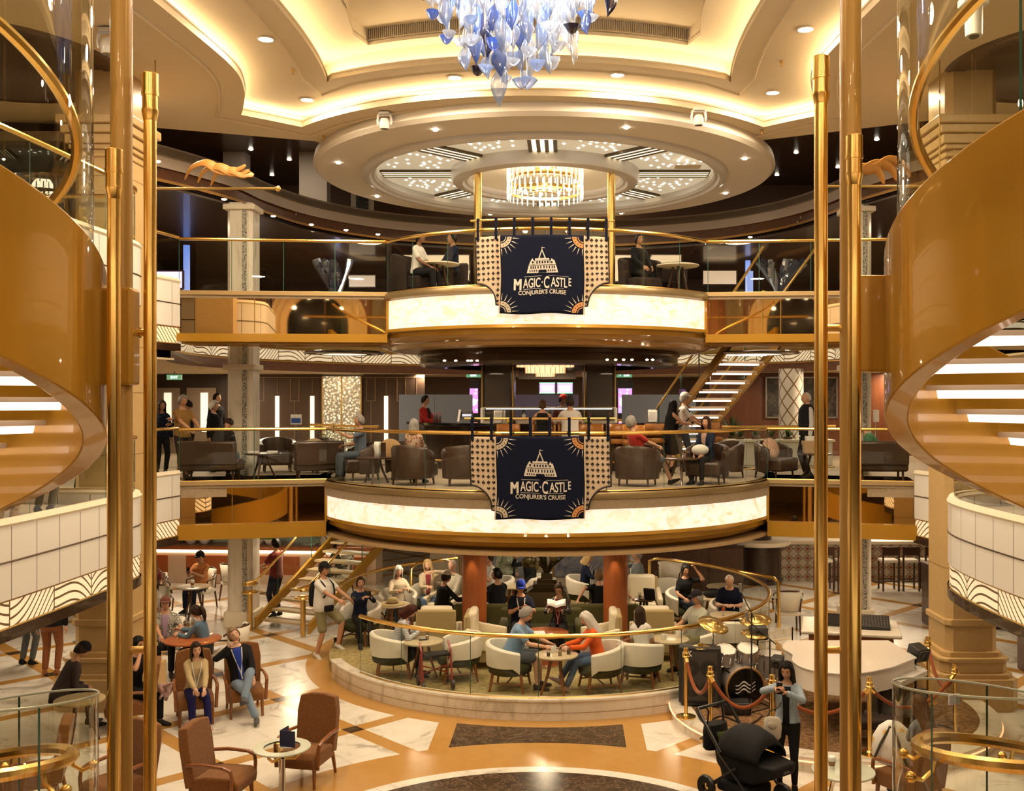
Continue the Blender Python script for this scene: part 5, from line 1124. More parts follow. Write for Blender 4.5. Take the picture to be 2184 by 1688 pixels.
stair((-5.56,21.4,ZF), (.42,.90), 12, .172, .285, 1.36, 'stone-treaded staircase with gold stringers and brass rails, lower left', tr=STN)
stair((3.15,27.0,0), (.31,-.95), 18, .21, .345, 1.15, 'open staircase with lit treads rising to the right from the bar', lit=True, tr=mat('stair_tread_cream', (.55,.42,.28), .5))
# --- seafood bar on the middle platform
t = thing('seafood_bar', 'long curved black bar counter on the middle platform', 'bar counter', (0,26.4,0))
a0, a1 = 205, 335; AR = lambda r, z, a, b_: [(r*cos(R(a+(b_-a)*i/40)), r*sin(R(a+(b_-a)*i/40)), z) for i in range(41)]
MB().loft([AR(3.85,1.02,a0,a1),AR(3.9,1.04,a0,a1),AR(3.9,1.10,a0,a1),AR(3.3,1.10,a0,a1),AR(3.3,1.02,a0,a1)], closed=False).build('counter_top', mat('black_granite', (.008,.008,.010), .12, coat=.3), t, .5)
MB().loft([AR(3.6,.0,a0,a1),AR(3.6,1.03,a0,a1)], closed=False).build('front_panel', DBROWN, t, .8); MB().box((0,-2.4,.575), (2.0,.4,1.15)).build('back_counter', DBROWN, t, 0, bevel=.01); MB().tube(AR(3.75,.22,a0,a1), .025, 6).build('foot_rail', BRASS, t)
t = thing('food_display', 'long glass chilled food display on the bar', 'display case', (.0,23.05,1.10)); MB().box((0,0,.03), (3.0,.4,.06)).build('tray', mat('steel_tray', (.55,.5,.42), .3, .6), t, 0); MB().box((0,-.2,.2), (3.0,.01,.3)).build('front_glass', GLASS, t, 0); MB().box((0,0,.36), (3.0,.42,.02)).build('top_glass', mat('case_glass_top', (.55,.5,.4), .15), t, 0)
for s in (-1,1): MB().box((s*1.52,0,.18), (.06,.44,.36)).build('end_panel', WHITE, t, 0, bevel=.02)
MB().box((0,.1,.33), (2.9,.03,.02)).build('case_light', glow('case_strip', (1,.85,.6), 4), t, 0)
def stool(label):
    t = thing('bar_stool', label, 'bar stool'); AMBR = mat('amber_leather', (.35,.13,.02), .4)
    rg = [[(sin(a)*.25,cos(a)*.22,z) for a in [R(-75+150*i/12) for i in range(13)]] for z in (.82,.95,1.10)]; MB().loft(rg, closed=False).build('backrest', AMBR, t, .9, solid=.04); MB().lathe([(0,.68),(.22,.68),(.24,.72),(.22,.77),(0,.78)], n=20).build('seat', AMBR, t, .9)
    for k in range(4): a = pi/4+k*pi/2; MB().cyl((.15*cos(a),.15*sin(a),.69),(.22*cos(a),.22*sin(a),0),.018,6).build('leg', DWOOD, t)
    return t
setting(stool(''), [(XA(px,y_),y_,0,rz,lab) for px, y_, rz, lab in ((1084,22.15,0,'amber bar stool left of the woman in the strappy top'),(1160,22.1,0,'amber bar stool under the woman in the strappy top'),(1215,22.1,0,'amber bar stool under the man in the white tee'),(1262,22.1,0,'amber bar stool just right of the man in the white tee'),(1318,22.15,0,'amber bar stool behind the right card-suit panel'),(1350,21.4,-20,'amber bar stool pulled back, right of the banner'),(1400,22.6,15,'amber bar stool under the woman in the black dress'),(1520,23.3,30,'amber bar stool at the right end of the bar'))], 'amber bar stools at the seafood bar')
# --- tub chairs, sofas and tables on the middle deck
setting(tub('', hh=.78), [(-2.55,19.45,0,150,'brown leather tub chair holding the grey-haired woman in the patterned dress'), (1.75,19.2,0,160,'brown leather tub chair holding the man in the red shirt'), (.82,19.5,0,175,'brown leather tub chair beside the right banner panel'), (3.15,19.7,0,-20,'dark tub chair holding the woman with the white bag'), (3.72,21.2,0,-60,'dark tub chair right of the woman with the white bag'), (4.75,21.1,0,40,'dark tub chair with the striped cushion'), (-6.2,23.0,0,20,'dark tub chair behind the marble column, left of the low table'), (-5.25,22.7,0,-30,'dark tub chair behind the marble column, right of the low table'), (-3.8,20.6,0,-60,'brown tub chair holding the person with the phone'), (-2.9,20.75,0,10,'dark tub chair with the tan cushion'), (-1.55,19.3,0,185,'brown leather tub chair beside the left banner panel')], 'dark tub chairs on the middle deck')
def bench(label, w_, loc, rz, f=BRL):
    t = thing('low_bench', label, 'bench', loc, R(rz)); MB().box((0,0,.30), (w_,.6,.24)).build('seat', f, t, .4, bevel=.05); MB().box((0,.28,.55), (w_,.14,.5)).build('backrest', f, t, .4, bevel=.05)
    for sx in (-1,1):
        for sy in (-1,1): MB().cyl((sx*(w_/2-.1),sy*.2,.2),(sx*(w_/2-.1),sy*.2,0),.025,8).build('leg', DWOOD, t)
bench('dark leather bench on the left bridge, under the seated person with the backpack', 1.2, (-6.9,20.75,0), 180); bench('brown chaise with a beige cushion, left of the phone user', 1.0, (-4.75,20.9,0), 200); bench('dark leather bench under the man in the green shirt', 1.0, (6.85,20.7,0), 175)
for i, (x, y, lab) in enumerate(((-6.0,21.2,'low dark table with papers near the marble column'),(-3.35,19.75,'low dark table with menus left of the grey-haired woman'),(2.6,19.4,'low dark table with drinks before the woman with the white bag'),(5.6,21.1,'low dark table under the boxes near the right gold column'),(-5.1,22.6,'low dark table with a lantern by the glittering panel'))): t = rtable(lab, .36, .52, DWOOD, DWOOD, 3, 'low_table', 'low dark tables on the middle deck'); t.location = (x,y,0)
def cushion(loc, rz, mt, label, tilt=.35):
    o = MB().ell((0,0,.22), (.24,.09,.23), 18, 12).build('cushion', mt, None, 1.2, loc=loc); o.rotation_euler = (-tilt,0,R(rz)); tag(o, label, 'cushion')
cushion((4.72,20.98,.42), 40, striped('striped_cushion', (.5,.22,.14), (.62,.48,.36), .05, 0), 'striped pink and cream cushion on the dark tub chair'); cushion((-3.18,20.45,.42), 10, CUSH, 'tan patterned cushion on the dark tub chair'); cushion((-4.8,20.85,.42), 200, fabric('beige_cushion', (.3,.2,.1), (.42,.3,.17), 40), 'beige cushion leaning on the brown chaise', -.4)
# --- middle deck rear walls: panels, glitter screens, doors, casino machines
LINEM = mat('panel_line', (.45,.33,.2), .5); STRIPL = glow('wall_strip', (1,.80,.52), 1.3); YB = 31.0
def panelwall(px0, px1, label):
    x0, x1 = XA(px0,YB), XA(px1,YB); w_ = x1-x0; o = thing('panelled_wall', label, 'wall panel', ((x0+x1)/2,YB,0), group='brown panelled walls'); MB().box((0,0,1.25), (w_,.12,2.4)).build('panel', mat('panel_brown', (.115,.07,.047), .5, var=.12), o, 0); n = max(2, round(w_/.5)); b = MB(); c = MB()
    for k in range(n):
        x = -w_/2+(k+.5)*w_/n
        if k % 2 == 0:
            for dx, dz, sx, sz in ((-.13,1.95,.018,.7),(.13,1.95,.018,.7),(0,1.6,.28,.018),(0,.8,.014,1.6)): b.box((x+dx,-.07,dz), (sx,.02,sz))
        else: c.box((x,-.08,.95), (.12,.03,1.6)); b.box((x,-.07,2.05), (.012,.02,.5))
    b.box((0,-.07,2.32), (w_,.02,.018)); b.build('inlay_line', LINEM, o, 0); c.build('light_strip', STRIPL, o, 0)
panelwall(537, 686, 'brown panelled wall with light strips left of the glittering screen'); panelwall(776, 905, 'brown panelled wall with light strips right of the glittering screen')
m = Mat('glitter'); d_, c_ = m.voro(13); m.set(rough=.2, metal=.6); m.col((.5,.42,.28)); cc = m.ramp(d_, ((.10,(1,.92,.75)),(.3,(.42,.32,.16)),(.6,(.08,.06,.04)))); m.emit(cc, 1.7); GLIT = m.m
for px0, px1, lab in ((690,772,'tall glittering crystal screen between the brown panelled walls'),(516,536,'narrow glittering crystal screen beside the marble column')):
    x0, x1 = XA(px0,YB), XA(px1,YB); o = thing('crystal_screen', lab, 'screen', ((x0+x1)/2,YB-.1,0), group='glittering crystal screens'); MB().box((0,0,1.2), (x1-x0,.08,2.3)).build('crystal_panel', GLIT, o, 0)
    b = MB(); [b.box((s*(x1-x0)/2,0,1.2), (.04,.12,2.3)) for s in (-1,0,1)]; b.build('frame', BRASSD, o, 0)
o = struct(MB().box((XA(400,31),31,1.2), (3.4,.15,2.4)).build('wall_entrance_left', mat('entrance_dark', (.045,.028,.018), .4, coat=.2), smooth=0))
for i, px in enumerate((352,430)):
    x = XA(px,30.8); d = struct(MB().box((x,30.8,1.0), (.9,.06,2.0)).build('door_%d' % (i+1), mat('door_taupe', (.22,.16,.11), .4), smooth=0)); MB().box((x+.1,30.75,1.25), (.22,.03,1.2)).build('door_light', glow('door_pane', (1,.85,.6), .7), d, 0); MB().cyl((x+.38,30.72,.9),(x+.38,30.72,1.3),.015,6).build('door_handle', BRASS, d)
def sign(x, y, z, w_, h, mt, txt, tm, label, name='sign', depth=.03, hang=0, cat='sign'):
    o = thing(name, label, cat, (x,y,z)); MB().box((0,0,0), (w_,depth,h)).build('board', mt, o, 0)
    if hang: MB().cyl((0,0,h/2),(0,0,hang-z),.012,6).build('hanger', DBROWN, o)
    for t_, sz, dz in txt:
        vs, fs = textrow([(t_, sz, 1, 0)], 0, dz-sz*.35); MB().add([(v[0],-depth/2-.004,v[1]) for v in vs], fs).build('lettering', tm, o, 0)
    return o
EXITG = glow('exit_green', (.03,.28,.14), .8); WTXT = glow('sign_text', (.8,1,.9), 1.2)
sign(XA(372,28), 28, ZA(805,28), .42, .14, EXITG, [('EXIT',.10,0)], WTXT, 'small green exit sign over the left entrance', 'exit_sign', hang=2.42)
sign(XA(1010,31.2), 31.2, ZA(800,31.2), .45, .16, EXITG, [('Exit',.12,0)], WTXT, 'small green exit sign left of the dark bar columns', 'exit_sign', hang=2.42); sign(XA(1331,31.2), 31.2, ZA(800,31.2), .5, .16, EXITG, [('↑  Exit',.12,0)], WTXT, 'small green exit sign right of the dark bar columns', 'exit_sign', hang=2.42)
sign(XA(357,24), 24, ZA(407,24), .32, .12, glow('exit_teal', (.02,.35,.3), 1.0), [('EXIT',.08,0)], WTXT, 'small teal exit sign on the upper deck, far left', 'exit_sign', hang=6.5)
sign(XA(1167,25.6), 25.6, ZA(795,25.6), 1.46, .34, mat('sign_board', (.30,.26,.22), .5), [('OCEAN TERRACE',.13,.05),('SEAFOOD BAR',.075,-.10)], mat('sign_ink', (.10,.085,.07), .6), 'grey hanging restaurant sign above the seafood bar', 'restaurant_sign', hang=2.42)
# frosted screens behind the bar, casino
FRB = glassmat('frosted_blue', (.42,.47,.60), 1.6, .3, 2.0)
for px0, px1, py0, py1, Y, lab in ((851,926,842,885,28,'left half of the frosted blue glass screen behind the bartender'),(927,1008,842,885,28,'right half of the frosted blue glass screen behind the bartender'),(1100,1234,842,885,29,'lilac frosted glass screen between the dark columns'),(1326,1484,842,885,28,'grey frosted glass screen at the right end of the bar')):
    a, b_ = PX(px0,py0,Y), PX(px1,py1,Y); o = thing('glass_screen', lab, 'glass screen', ((a.x+b_.x)/2,Y,0), group='frosted screens behind the bar'); MB().box((0,0,(a.z+.2)/2), (b_.x-a.x,.02,a.z-.2)).build('pane', mat('frosted_lilac' if 'lilac' in lab else 'frosted_grey', (.20,.19,.36) if 'lilac' in lab else (.30,.34,.42), .3), o, 0); MB().box((0,0,.1), (b_.x-a.x,.06,.2)).build('base', GOLDT, o, 0)
def slot(px, py0, py1, wpx, Y, label, c):
    a = PX(px,py0,Y); h = a.z; w_ = wpx*Y/FPX; o = thing('slot_machine', label, 'slot machine', (a.x,Y,0), group='casino slot machines'); MB().box((0,.2,h*.5), (w_,.5,h)).build('cabinet', BLACK, o, 0, bevel=.03); m_ = Mat('slot_screen'); d, c_ = m_.voro(9); m_.col((.1,.1,.1)); m_.emit(m_.ramp(d, ((.2,(1,.9,.7)),(.35,c),(.6,(.9,.2,.6)))), 1.6); MB().box((0,-.06,h*.72), (w_*.86,.03,h*.34)).build('screen', m_.m, o, 0)
    an = [(w_*.36*cos(2*pi*i/24), w_*.36*sin(2*pi*i/24)) for i in range(24)]; MB().add([(x,-.08,h*.70+z) for x, z in an]+[(0,-.08,h*.7)], [(i,(i+1)%24,24) for i in range(24)]).build('wheel', glow('wheel_light', (.75,.75,1), 1.2), o, 0)
    MB().box((0,-.06,h*.40), (w_*.8,.02,h*.1)).build('lower_screen', glow('slot_red', (1,.2,.15), 1.2), o, 0)
slot(1011,812,900,20,31,'lit slot machine left of the dark bar columns',(.35,.2,1)); slot(1333,812,900,34,31,'lit slot machine with a big wheel right of the dark bar columns',(.2,.3,1))
for px, lab, c in ((1167,'purple lit casino screen left of the pair above the bar',(.30,.16,1)),(1205,'purple lit casino screen right of the pair above the bar',(.34,.22,1))):
    p_ = PX(px,828,32); o = thing('casino_display', lab, 'screen', p_, group='purple casino screens'); MB().box((0,.05,0), (.54,.1,.36)).build('case', BLACK, o, 0); MB().box((0,.1,-p_.z/2), (.4,.08,p_.z)).build('cabinet', BLACK, o, 0); MB().box((0,-.01,0), (.48,.02,.30)).build('screen', glow('purple_screen', (.28,.18,1), 1.5), o, 0); MB().box((0,-.03,.04), (.36,.01,.05)).box((0,-.03,-.05), (.30,.01,.03)).build('caption_bar', glow('caption', (.8,.8,1), 1.5), o, 0); MB().box((0,-.02,.165), (.5,.03,.02)).box((0,-.02,-.165), (.5,.03,.02)).build('green_trim', glow('green_led', (.1,1,.35), 1.0), o, 0)
# red wood wall right, framed pictures, planter with plants
o = struct(MB().box((8.6,29.5,1.25), (8.0,.2,2.5)).build('wall_red_wood', wood('red_panel', (.16,.05,.02), (.22,.075,.03), 1.2, 2), smooth=0))
ARTM = Mat('dark_painting'); n_ = ARTM.noise(3, 6, .7, 2); ARTM.col(ARTM.ramp(n_, ((.4,(.02,.02,.02)),(.55,(.09,.08,.07)),(.68,(.22,.15,.11))))); 
for px, w_, lab in ((1670,1.0,'dark framed painting left of the lattice column'),(1740,1.2,'dark framed painting behind the man in the vest')):
    p_ = PX(px,852,29.3); o = thing('framed_painting', lab, 'painting', p_, group='dark framed paintings'); MB().box((0,0,.05), (w_,.04,1.15)).build('canvas', ARTM.m, o, 0); b = MB(); [b.box((s*w_/2,-.03,.05), (.04,.05,1.2)) for s in (-1,1)]; [b.box((0,-.03,.05+s*.58), (w_,.05,.04)) for s in (-1,1)]; b.build('frame', mat('frame_silver', (.35,.33,.3), .3, .5), o, 0)
t = thing('planter_box', 'long marble planter box behind the right tub chairs', 'planter', (5.75,25.3,0)); MB().box((0,0,.3), (2.5,.6,.6)).build('box', MARBLE, t, 0, bevel=.02); MB().box((0,0,.62), (2.6,.7,.05)).build('rim', CREAM, t, 0)
LEAFM = mat('leaf_green', (.035,.075,.015), .5, var=.5)
def plant(x, y, z, n, L, label, spread=.6, name='potted_plant', group=None):
    rn = random.Random(int(x*100)+n); t = thing(name, label, 'plant', (x,y,z), group=group); b = MB()
    for k in range(n):
        a = rn.uniform(0,6.28); h = L*rn.uniform(.6,1); s = spread*rn.uniform(.3,1)*L; w_ = .035; pts = []
        for j in range(5): f = j/4; r_ = s*f**1.4; ww = w_*(1-f)**.6; cx_, cy_, cz_ = r_*cos(a), r_*sin(a), h*(f-.35*f*f*s/L); pts += [(cx_-ww*sin(a),cy_+ww*cos(a),cz_),(cx_+ww*sin(a),cy_-ww*cos(a),cz_)]
        b.add(pts, [(2*j,2*j+1,2*j+3,2*j+2) for j in range(4)])
    b.build('leaf', LEAFM, t, 1.0); MB().lathe([(.0,-.02),(.10,-.02),(.12,.05),(.1,.06)], n=14).build('pot', mat('pot_brown', (.08,.04,.02), .5), t); return t
for i in range(6): plant(4.75+i*.4, 25.3, .65, 22, .34, ('leafy plant leftmost in the marble planter','leafy plant second from the left in the marble planter','leafy plant third from the left in the marble planter','leafy plant third from the right in the marble planter','leafy plant second from the right in the marble planter','leafy plant rightmost in the marble planter')[i], .7, 'leafy_plant', 'plants in the marble planter')
plant(XA(1562,26.5), 26.5, .64, 34, .75, 'tall spiky plant behind the white-capped man', .8)
MB_ = MB().box((0,0,.3), (.7,.7,.6)).build('plant_plinth', MARBLE, None, 0, bevel=.02, loc=(XA(1562,26.5),26.5,0)); tag(MB_, 'square marble plinth under the tall spiky plant', 'plinth')
# --- lower right bar
t = thing('wine_bar', 'dark bar with a patterned tile front and white top, lower right rear', 'bar counter', (8.0,27.4,ZF))
m = Mat('hex_tile'); x, y, z = m.xyz(); d1_ = ((x*4).frac()-.5).abs()+((z*4).frac()-.5).abs(); m.set(rough=.3); m.col(m.ramp(d1_, ((.18,(.24,.06,.03)),(.30,(.55,.45,.34)),(.42,(.09,.05,.03)),(.55,(.5,.42,.32))))); HEX = m.m
MB().box((0,0,.5), (7.5,.6,1.0)).build('tile_front', HEX, t, 0); MB().box((0,0,1.06), (7.8,.9,.10)).build('counter_top', CREAM, t, 0, bevel=.02)
MB().lathe([(.62,0),(.66,.1),(.60,.12),(.60,1.05)], (-2.45,-.35,0), 36).build('drum', mat('drum_brown', (.035,.018,.012), .3, coat=.4), t); MB().lathe([(0,1.02),(.82,1.02),(.85,1.06),(.85,1.14),(0,1.16)], (-2.45,-.35,0), 40).build('drum_top', CREAM, t); MB().lathe([(.34,1.15),(.36,1.3),(.36,2.08)], (-2.45,-.35,0), 30).build('drum_neck', mat('drum_brown', (.035,.018,.012), .3), t)
MB().box((.6,.2,1.8), (7,.1,.36)).build('back_light', glow('bar_back', (1,.86,.68), 1.3), t, 0)
def hstool(label):
    t = thing('bar_stool', label, 'bar stool')
    MB().box((0,0,.76), (.44,.42,.07)).build('seat', CRW, t, .4, bevel=.02); MB().box((0,.2,1.02), (.42,.035,.22)).build('backrest', DWOOD, t, 0, bevel=.01)
    for sx in (-1,1):
        MB().box((sx*.2,.2,.57), (.04,.04,1.14)).build('leg', DWOOD, t, 0); MB().box((sx*.2,-.18,.37), (.04,.04,.74)).build('leg', DWOOD, t, 0)
    b = MB(); b.box((0,-.18,.25), (.4,.03,.03)); b.box((0,.2,.25), (.4,.03,.03)); b.build('stretcher', DWOOD, t, 0); return t
setting(hstool(''), [(XA(px,25.9),25.9,ZF,180,lab) for px, lab in ((1757,'dark wooden bar stool just left of the right thin pole'),(1800,'dark wooden bar stool between the right brass poles'),(1895,'dark wooden bar stool just right of the marble column'),(1938,'dark wooden bar stool second right of the marble column'),(1985,'dark wooden bar stool nearest the dark cabinet'))], 'dark wooden stools at the lower bar')
for nm, x0, x1, y0, h, lab in (('cabinet',2.2,4.9,26.0,1.15,'low dark wooden divider behind the lounge, right'),('cabinet',8.2,10.5,21.8,1.3,'dark curved wooden cabinet at the lower right edge'),('cabinet',8.6,11.5,18.0,1.6,'tall dark cabinet at the far right under the wave panel')):
    t = thing('wooden_cabinet', lab, 'cabinet', ((x0+x1)/2,y0,ZF)); MB().box((0,0,h/2), (x1-x0,.7,h)).build('body', DWOOD, t, 0, bevel=.02); MB().box((0,0,h+.02), (x1-x0+.06,.76,.04)).build('top', DBROWN, t, 0)
    for k in range(3): MB().box(((k-1)*(x1-x0)/3,-.36,h/2), ((x1-x0)/3-.04,.02,h-.1)).build('door', DWOOD, t, 0, bevel=.008)
struct(MB().box((-.55,26.3,-2.2), (5.2,.2,2.1)).build('wall_lower_rear', mat('rear_cream', (.50,.42,.32), .5, var=.08), smooth=0))
for x, lab in ((-1.4,'pale abstract painting on the lower rear wall, left of the planter'),(1.0,'pale abstract painting on the lower rear wall, right of the planter')):
    o = thing('wall_painting', lab, 'painting', (x,26.15,-2.35)); mm = Mat('blue_grey_art'); n_ = mm.noise(2.5,5,.6,1.5); mm.col(mm.ramp(n_, ((.35,(.10,.11,.16)),(.55,(.25,.27,.33)),(.7,(.42,.36,.25))))); MB().box((0,0,0), (1.9,.05,1.2)).build('canvas', mm.m, o, 0); b = MB(); [b.box((s*.95,-.03,0), (.05,.06,1.25)) for s in (-1,1)]; b.build('frame', GOLDT, o, 0)
# --- upper deck: dim lounge behind the upper rails
setting(tub('', DKF, .46, .95), [(XA(880,21.3),21.3,3.78,60,'dark high tub chair on the upper platform, left of the banner'), (XA(955,22.6),22.6,3.78,-40,'dark high tub chair on the upper platform, nearest the left of the banner'), (XA(1365,21.6),21.6,3.78,20,'tall dark tub chair on the upper platform, right of the banner'), (XA(1420,22.3),22.3,3.78,-30,'dark tub chair on the upper platform beside the right gold post'), (-8.7,26.5,3.78,0,'dark tub chair on the upper deck behind the left bridge, far left'), (-7.6,29.8,3.78,20,'dark tub chair on the upper deck behind the marble column'), (-4.9,32.2,3.78,0,'dark tub chair on the upper deck beyond the glass sculpture'), (6.6,30.6,3.78,0,'dark tub chair on the upper deck beyond the right bridge'), (8.6,27,3.78,-40,'dark tub chair on the upper deck near the right pole'), (4.4,32.4,3.78,0,'dark tub chair at the back of the upper deck, right')], 'dark tub chairs on the upper deck')
for i, (x, y, lab) in enumerate(((XA(932,21),21.15,'round cream table on the upper platform, left of the banner'),(XA(1450,21),21.4,'round cream table on the upper platform, far right'),(-8.3,28,'round table on the upper deck behind the left bridge'),(-6.4,31.2,'round table on the upper deck beyond the marble column'),(7.6,28.6,'round table on the upper deck behind the right bridge'))): t = rtable(lab, .45, .72, CREAM, DWOOD, 3, 'cafe_table', 'cafe tables on the upper deck'); t.location = (x,y,3.78)
def litpanel(px0, px1, py0, py1, Y, c, es, label, name='wall_lamp_panel', cat='lit panel'):
    a, b_ = PX(px0,py0,Y), PX(px1,py1,Y); o = thing(name, label, cat, ((a.x+b_.x)/2,Y,(a.z+b_.z)/2)); MB().box((0,.03,0), (b_.x-a.x+.06,.06,a.z-b_.z+.06)).build('frame', DWOOD, o, 0); MB().box((0,-.01,0), (b_.x-a.x,.02,a.z-b_.z)).build('panel', glow('lit_%02d%02d%02d_%d' % (int(c[0]*99),int(c[1]*99),int(c[2]*99),int(es*10)), c, es), o, 0); return o
for a in ((862,1000,545,598,26.2,(.9,.55,.22),.45,'amber lit bar back on the upper platform, left of the banner'),(1312,1345,545,600,26.2,(.9,.55,.22),.4,'amber lit bar back on the upper platform, right of the banner'),(1390,1452,545,598,25.6,(.8,.45,.16),.4,'amber lit alcove on the upper deck, far right of the banner'),(745,800,588,612,31.6,(.9,.62,.4),.4,'pale lit counter on the upper deck, left of the platform'),(1500,1570,578,606,31.6,(.9,.6,.35),.5,'pale lit alcove on the upper deck, right of the platform')): litpanel(*a)
o = litpanel(332,388,580,614,21.2,(.42,.36,1),1.6,'lilac video screen on the upper deck, far left','video_screen','screen'); MB().box((0,.1,-.3), (.12,.08,.5)).build('stand', BLACK, o, 0)
for i, (px, Y, h) in enumerate(((398,27,2.0),(545,29,1.1),(720,31,1.6),(1595,30,2.0),(1600,27,1.3))): tag(MB().box((XA(px,Y),Y,3.78+h/2), (.14,.1,h)).build('lit_post', glow('blue_post', (.05,.22,.75), .8)), ('blue lit post behind the lilac screen','short blue lit post left of the glass sculpture','blue lit post behind the left glass sculpture','blue lit post behind the right glass sculpture','short blue lit post in front of the right glass sculpture')[i], 'lit post', 'blue lit posts on the upper deck')
# top deck: sconces, pictures, dark panels
for i, (px, Y) in enumerate(((650,31),(688,31))):
    p_ = PX(px,416,Y); o = thing('wall_sconce', ('left','right')[i]+' of the two lit wall sconces on the top deck', 'wall lamp', (p_.x,Y,p_.z), group='wall sconces on the top deck'); MB().ell((0,0,0), (.09,.09,.13), 12, 8).build('shade', BULB, o); MB().tube([(0,.1,-.1),(0,0,-.3),(0,0,-.14)], .02, 6).build('bracket', BRASS, o)
for i, (px, w_) in enumerate(((505,.34),(672,.42))): struct(MB().box((XA(px,30.8),30.8,7.9), (w_*2,.5,2.5)).build('column_top_deck_%s' % ('left','right')[i], mat('top_deck_column', (.42,.38,.36), .5), smooth=0))
o = thing('wall_painting', 'small white-framed picture on the top deck left of the canopy', 'painting', PX(773,435,33)); MB().box((0,0,0), (.75,.05,.9)).build('frame', CREAM, o, 0); MB().box((0,-.03,0), (.4,.03,.6)).build('canvas', ARTM.m, o, 0)
b = MB(); rs2 = random.Random(9)
def specks(name, label, pts, r_, group=None):
    o = thing(name, label, 'ceiling light', (0,0,0), group=group); 
    for k, p_ in enumerate(pts):
        if k == 0: q = MB().ell((0,0,0), (r_,r_,r_*.5), 8, 5).build('lamp', BULB, o); 
        else: q = q0.copy(); COL.objects.link(q); q.parent = o
        if k == 0: q0 = q
        q.location = p_
def spot(px, py, z, r_, label, group):
    p_ = FL(px, py, z); o = thing('ceiling_light', label, 'ceiling light', (p_.x,p_.y,p_.z), group=group); MB().ell((0,0,-.015), (r_,r_,.02), 12, 5).build('lamp', BULB, o); MB().lathe([(r_,-.005),(r_*1.3,-.01),(r_*1.3,0)], n=16).build('trim_ring', BRASSD, o)
for i, (px, py) in enumerate(((478,424),(583,460),(664,478),(738,490),(806,499),(1745,475),(1600,505),(1795,510),(1876,511),(336,343),(1500,512))): spot(px, py, 5.855, .055, 'tiny ceiling light under the top deck ring, '+('leftmost lit one by the marble column','second right of the marble column','third right of the marble column','fourth right of the marble column','nearest the canopy on the left','between the two right poles','right of the canopy edge','beside the right thick column','farthest right by the glass','left of the tall left pole','just right of the canopy')[i], 'tiny ceiling lights under the top deck')
for i, (px, py) in enumerate(((535,318),(580,373),(617,340),(660,373),(625,405),(1657,373),(1698,325),(1733,400),(1870,297),(1665,428),(1787,356))): spot(px, py, 9.14, .07, 'small ceiling light of the dark top deck, '+('upper one by the left column','left one under the soffit edge','second under the soffit edge','above the left sconce','beside the left sconce','right of the canopy','upper right of the canopy','left of the right poles','far right by the glass','just right of the canopy rim','between the right poles')[i], 'small ceiling lights of the top deck')
for i, px in enumerate((948,972,998,1005,1018,1030,1295,1313,1330,1348,1380,1392)): spot(px, 768 if px < 1100 else 766, 2.455, .03, 'pin light under the dark bar canopy, '+('first','second','third','fourth','fifth','sixth','seventh','eighth','ninth','tenth','eleventh','twelfth')[i]+' from the left', 'pin lights under the bar canopy')
# glass twist sculptures on the upper bridges
def twist(px, Y, z, h, label, seed):
    rn = random.Random(seed); o = thing('glass_sculpture', label, 'sculpture', (XA(px,Y),Y,z)); SG = mat('smoked_glass', (.03,.04,.08), .06, coat=1); SH = mat('silver_glass', (.35,.38,.45), .1, .8)
    for g, (mt, n) in enumerate(((SG,9),(SH,7))):
        b = MB()
        for k in range(n):
            a = rn.uniform(0,6.28); r_ = rn.uniform(.1,.45); pts = [(r_*f*1.2*cos(a+f*1.5)*(.25+f), .5*r_*sin(a+f*1.5)*f, h*f*rn.uniform(.92,1.0)) for f in [i/7 for i in range(8)]]; b.tube(pts, [.07*(.4+.8*f+.3*sin(9*f+k)) for f in [i/7 for i in range(8)]], 7)
        b.build('twisted_glass', mt, o, .5)
    MB().lathe([(.3,0),(.3,.04),(.1,.08)], n=20).build('base', CHROME, o)
twist(715, 24.3, 3.78, 1.25, 'dark twisted glass sculpture on the upper deck behind the left bridge', 4); twist(1665, 24.3, 3.78, 1.25, 'dark twisted glass sculpture on the upper deck behind the right bridge', 6)
# gilded wave crests held on long rods, left and right
def crest(px, py, Y, s, label):
    p_ = PX(px,py,Y); o = thing('gilded_crest', label, 'ornament', p_); b = MB()
    for k in range(3): pts = smoothp([(-.44+.2*k,0,-.06-.05*k),(-.34+.2*k,0,.12-.04*k),(-.12+.2*k,0,.20-.06*k),(.10+.18*k,0,.08-.03*k),(.30+.12*k,0,.06-.02*k),(.50+.06*k,0,.16-.08*k)], 4); n_ = len(pts); b.tube([(x*s,y,z) for x, y, z in pts], [.012+.085*sin(pi*(i+.3)/(n_+.6))**.8 for i in range(n_)], 10, sq=(.35,1))
    b.build('wave', mat('copper_gilt', (.42,.19,.035), .5, .1), o, .6); MB().cyl((-.95*s,0,-.2),(1.0*s,0,-.2),.02,8).build('rod', GOLDT, o); MB().ell((1.0*s,0,-.2), (.045,.045,.045), 10, 7).build('finial', BRASS, o); MB().cyl((-.9*s,0,-.2),(-.9*s,0,6.9-p_.z),.01,6).build('hanging_rod', GOLDT, o)
crest(455, 375, 15.6, 1, 'gilded wave crest on a rod by the left marble column'); crest(1880, 370, 15.6, -1, 'gilded wave crest on a rod by the right curved glass')
# round glass ceiling discs under the upper deck
for px, lab in ((735,'round glass ceiling disc under the upper left bridge'),(1620,'round glass ceiling disc under the upper right bridge')):
    p_ = FL(px, 738, 2.62); o = thing('ceiling_disc', lab, 'ceiling light', (XA(px,22.6),22.6,2.72)); MB().lathe([(0,0),(.85,0),(.9,-.03),(.85,-.06),(.5,-.07)], n=48).build('disc', mat('disc_bronze', (.12,.08,.05), .15, .6), o); MB().lathe([(.5,-.065),(.0,-.065)], n=32).build('diffuser', glow('disc_light', (1,.85,.65), 1.1), o)
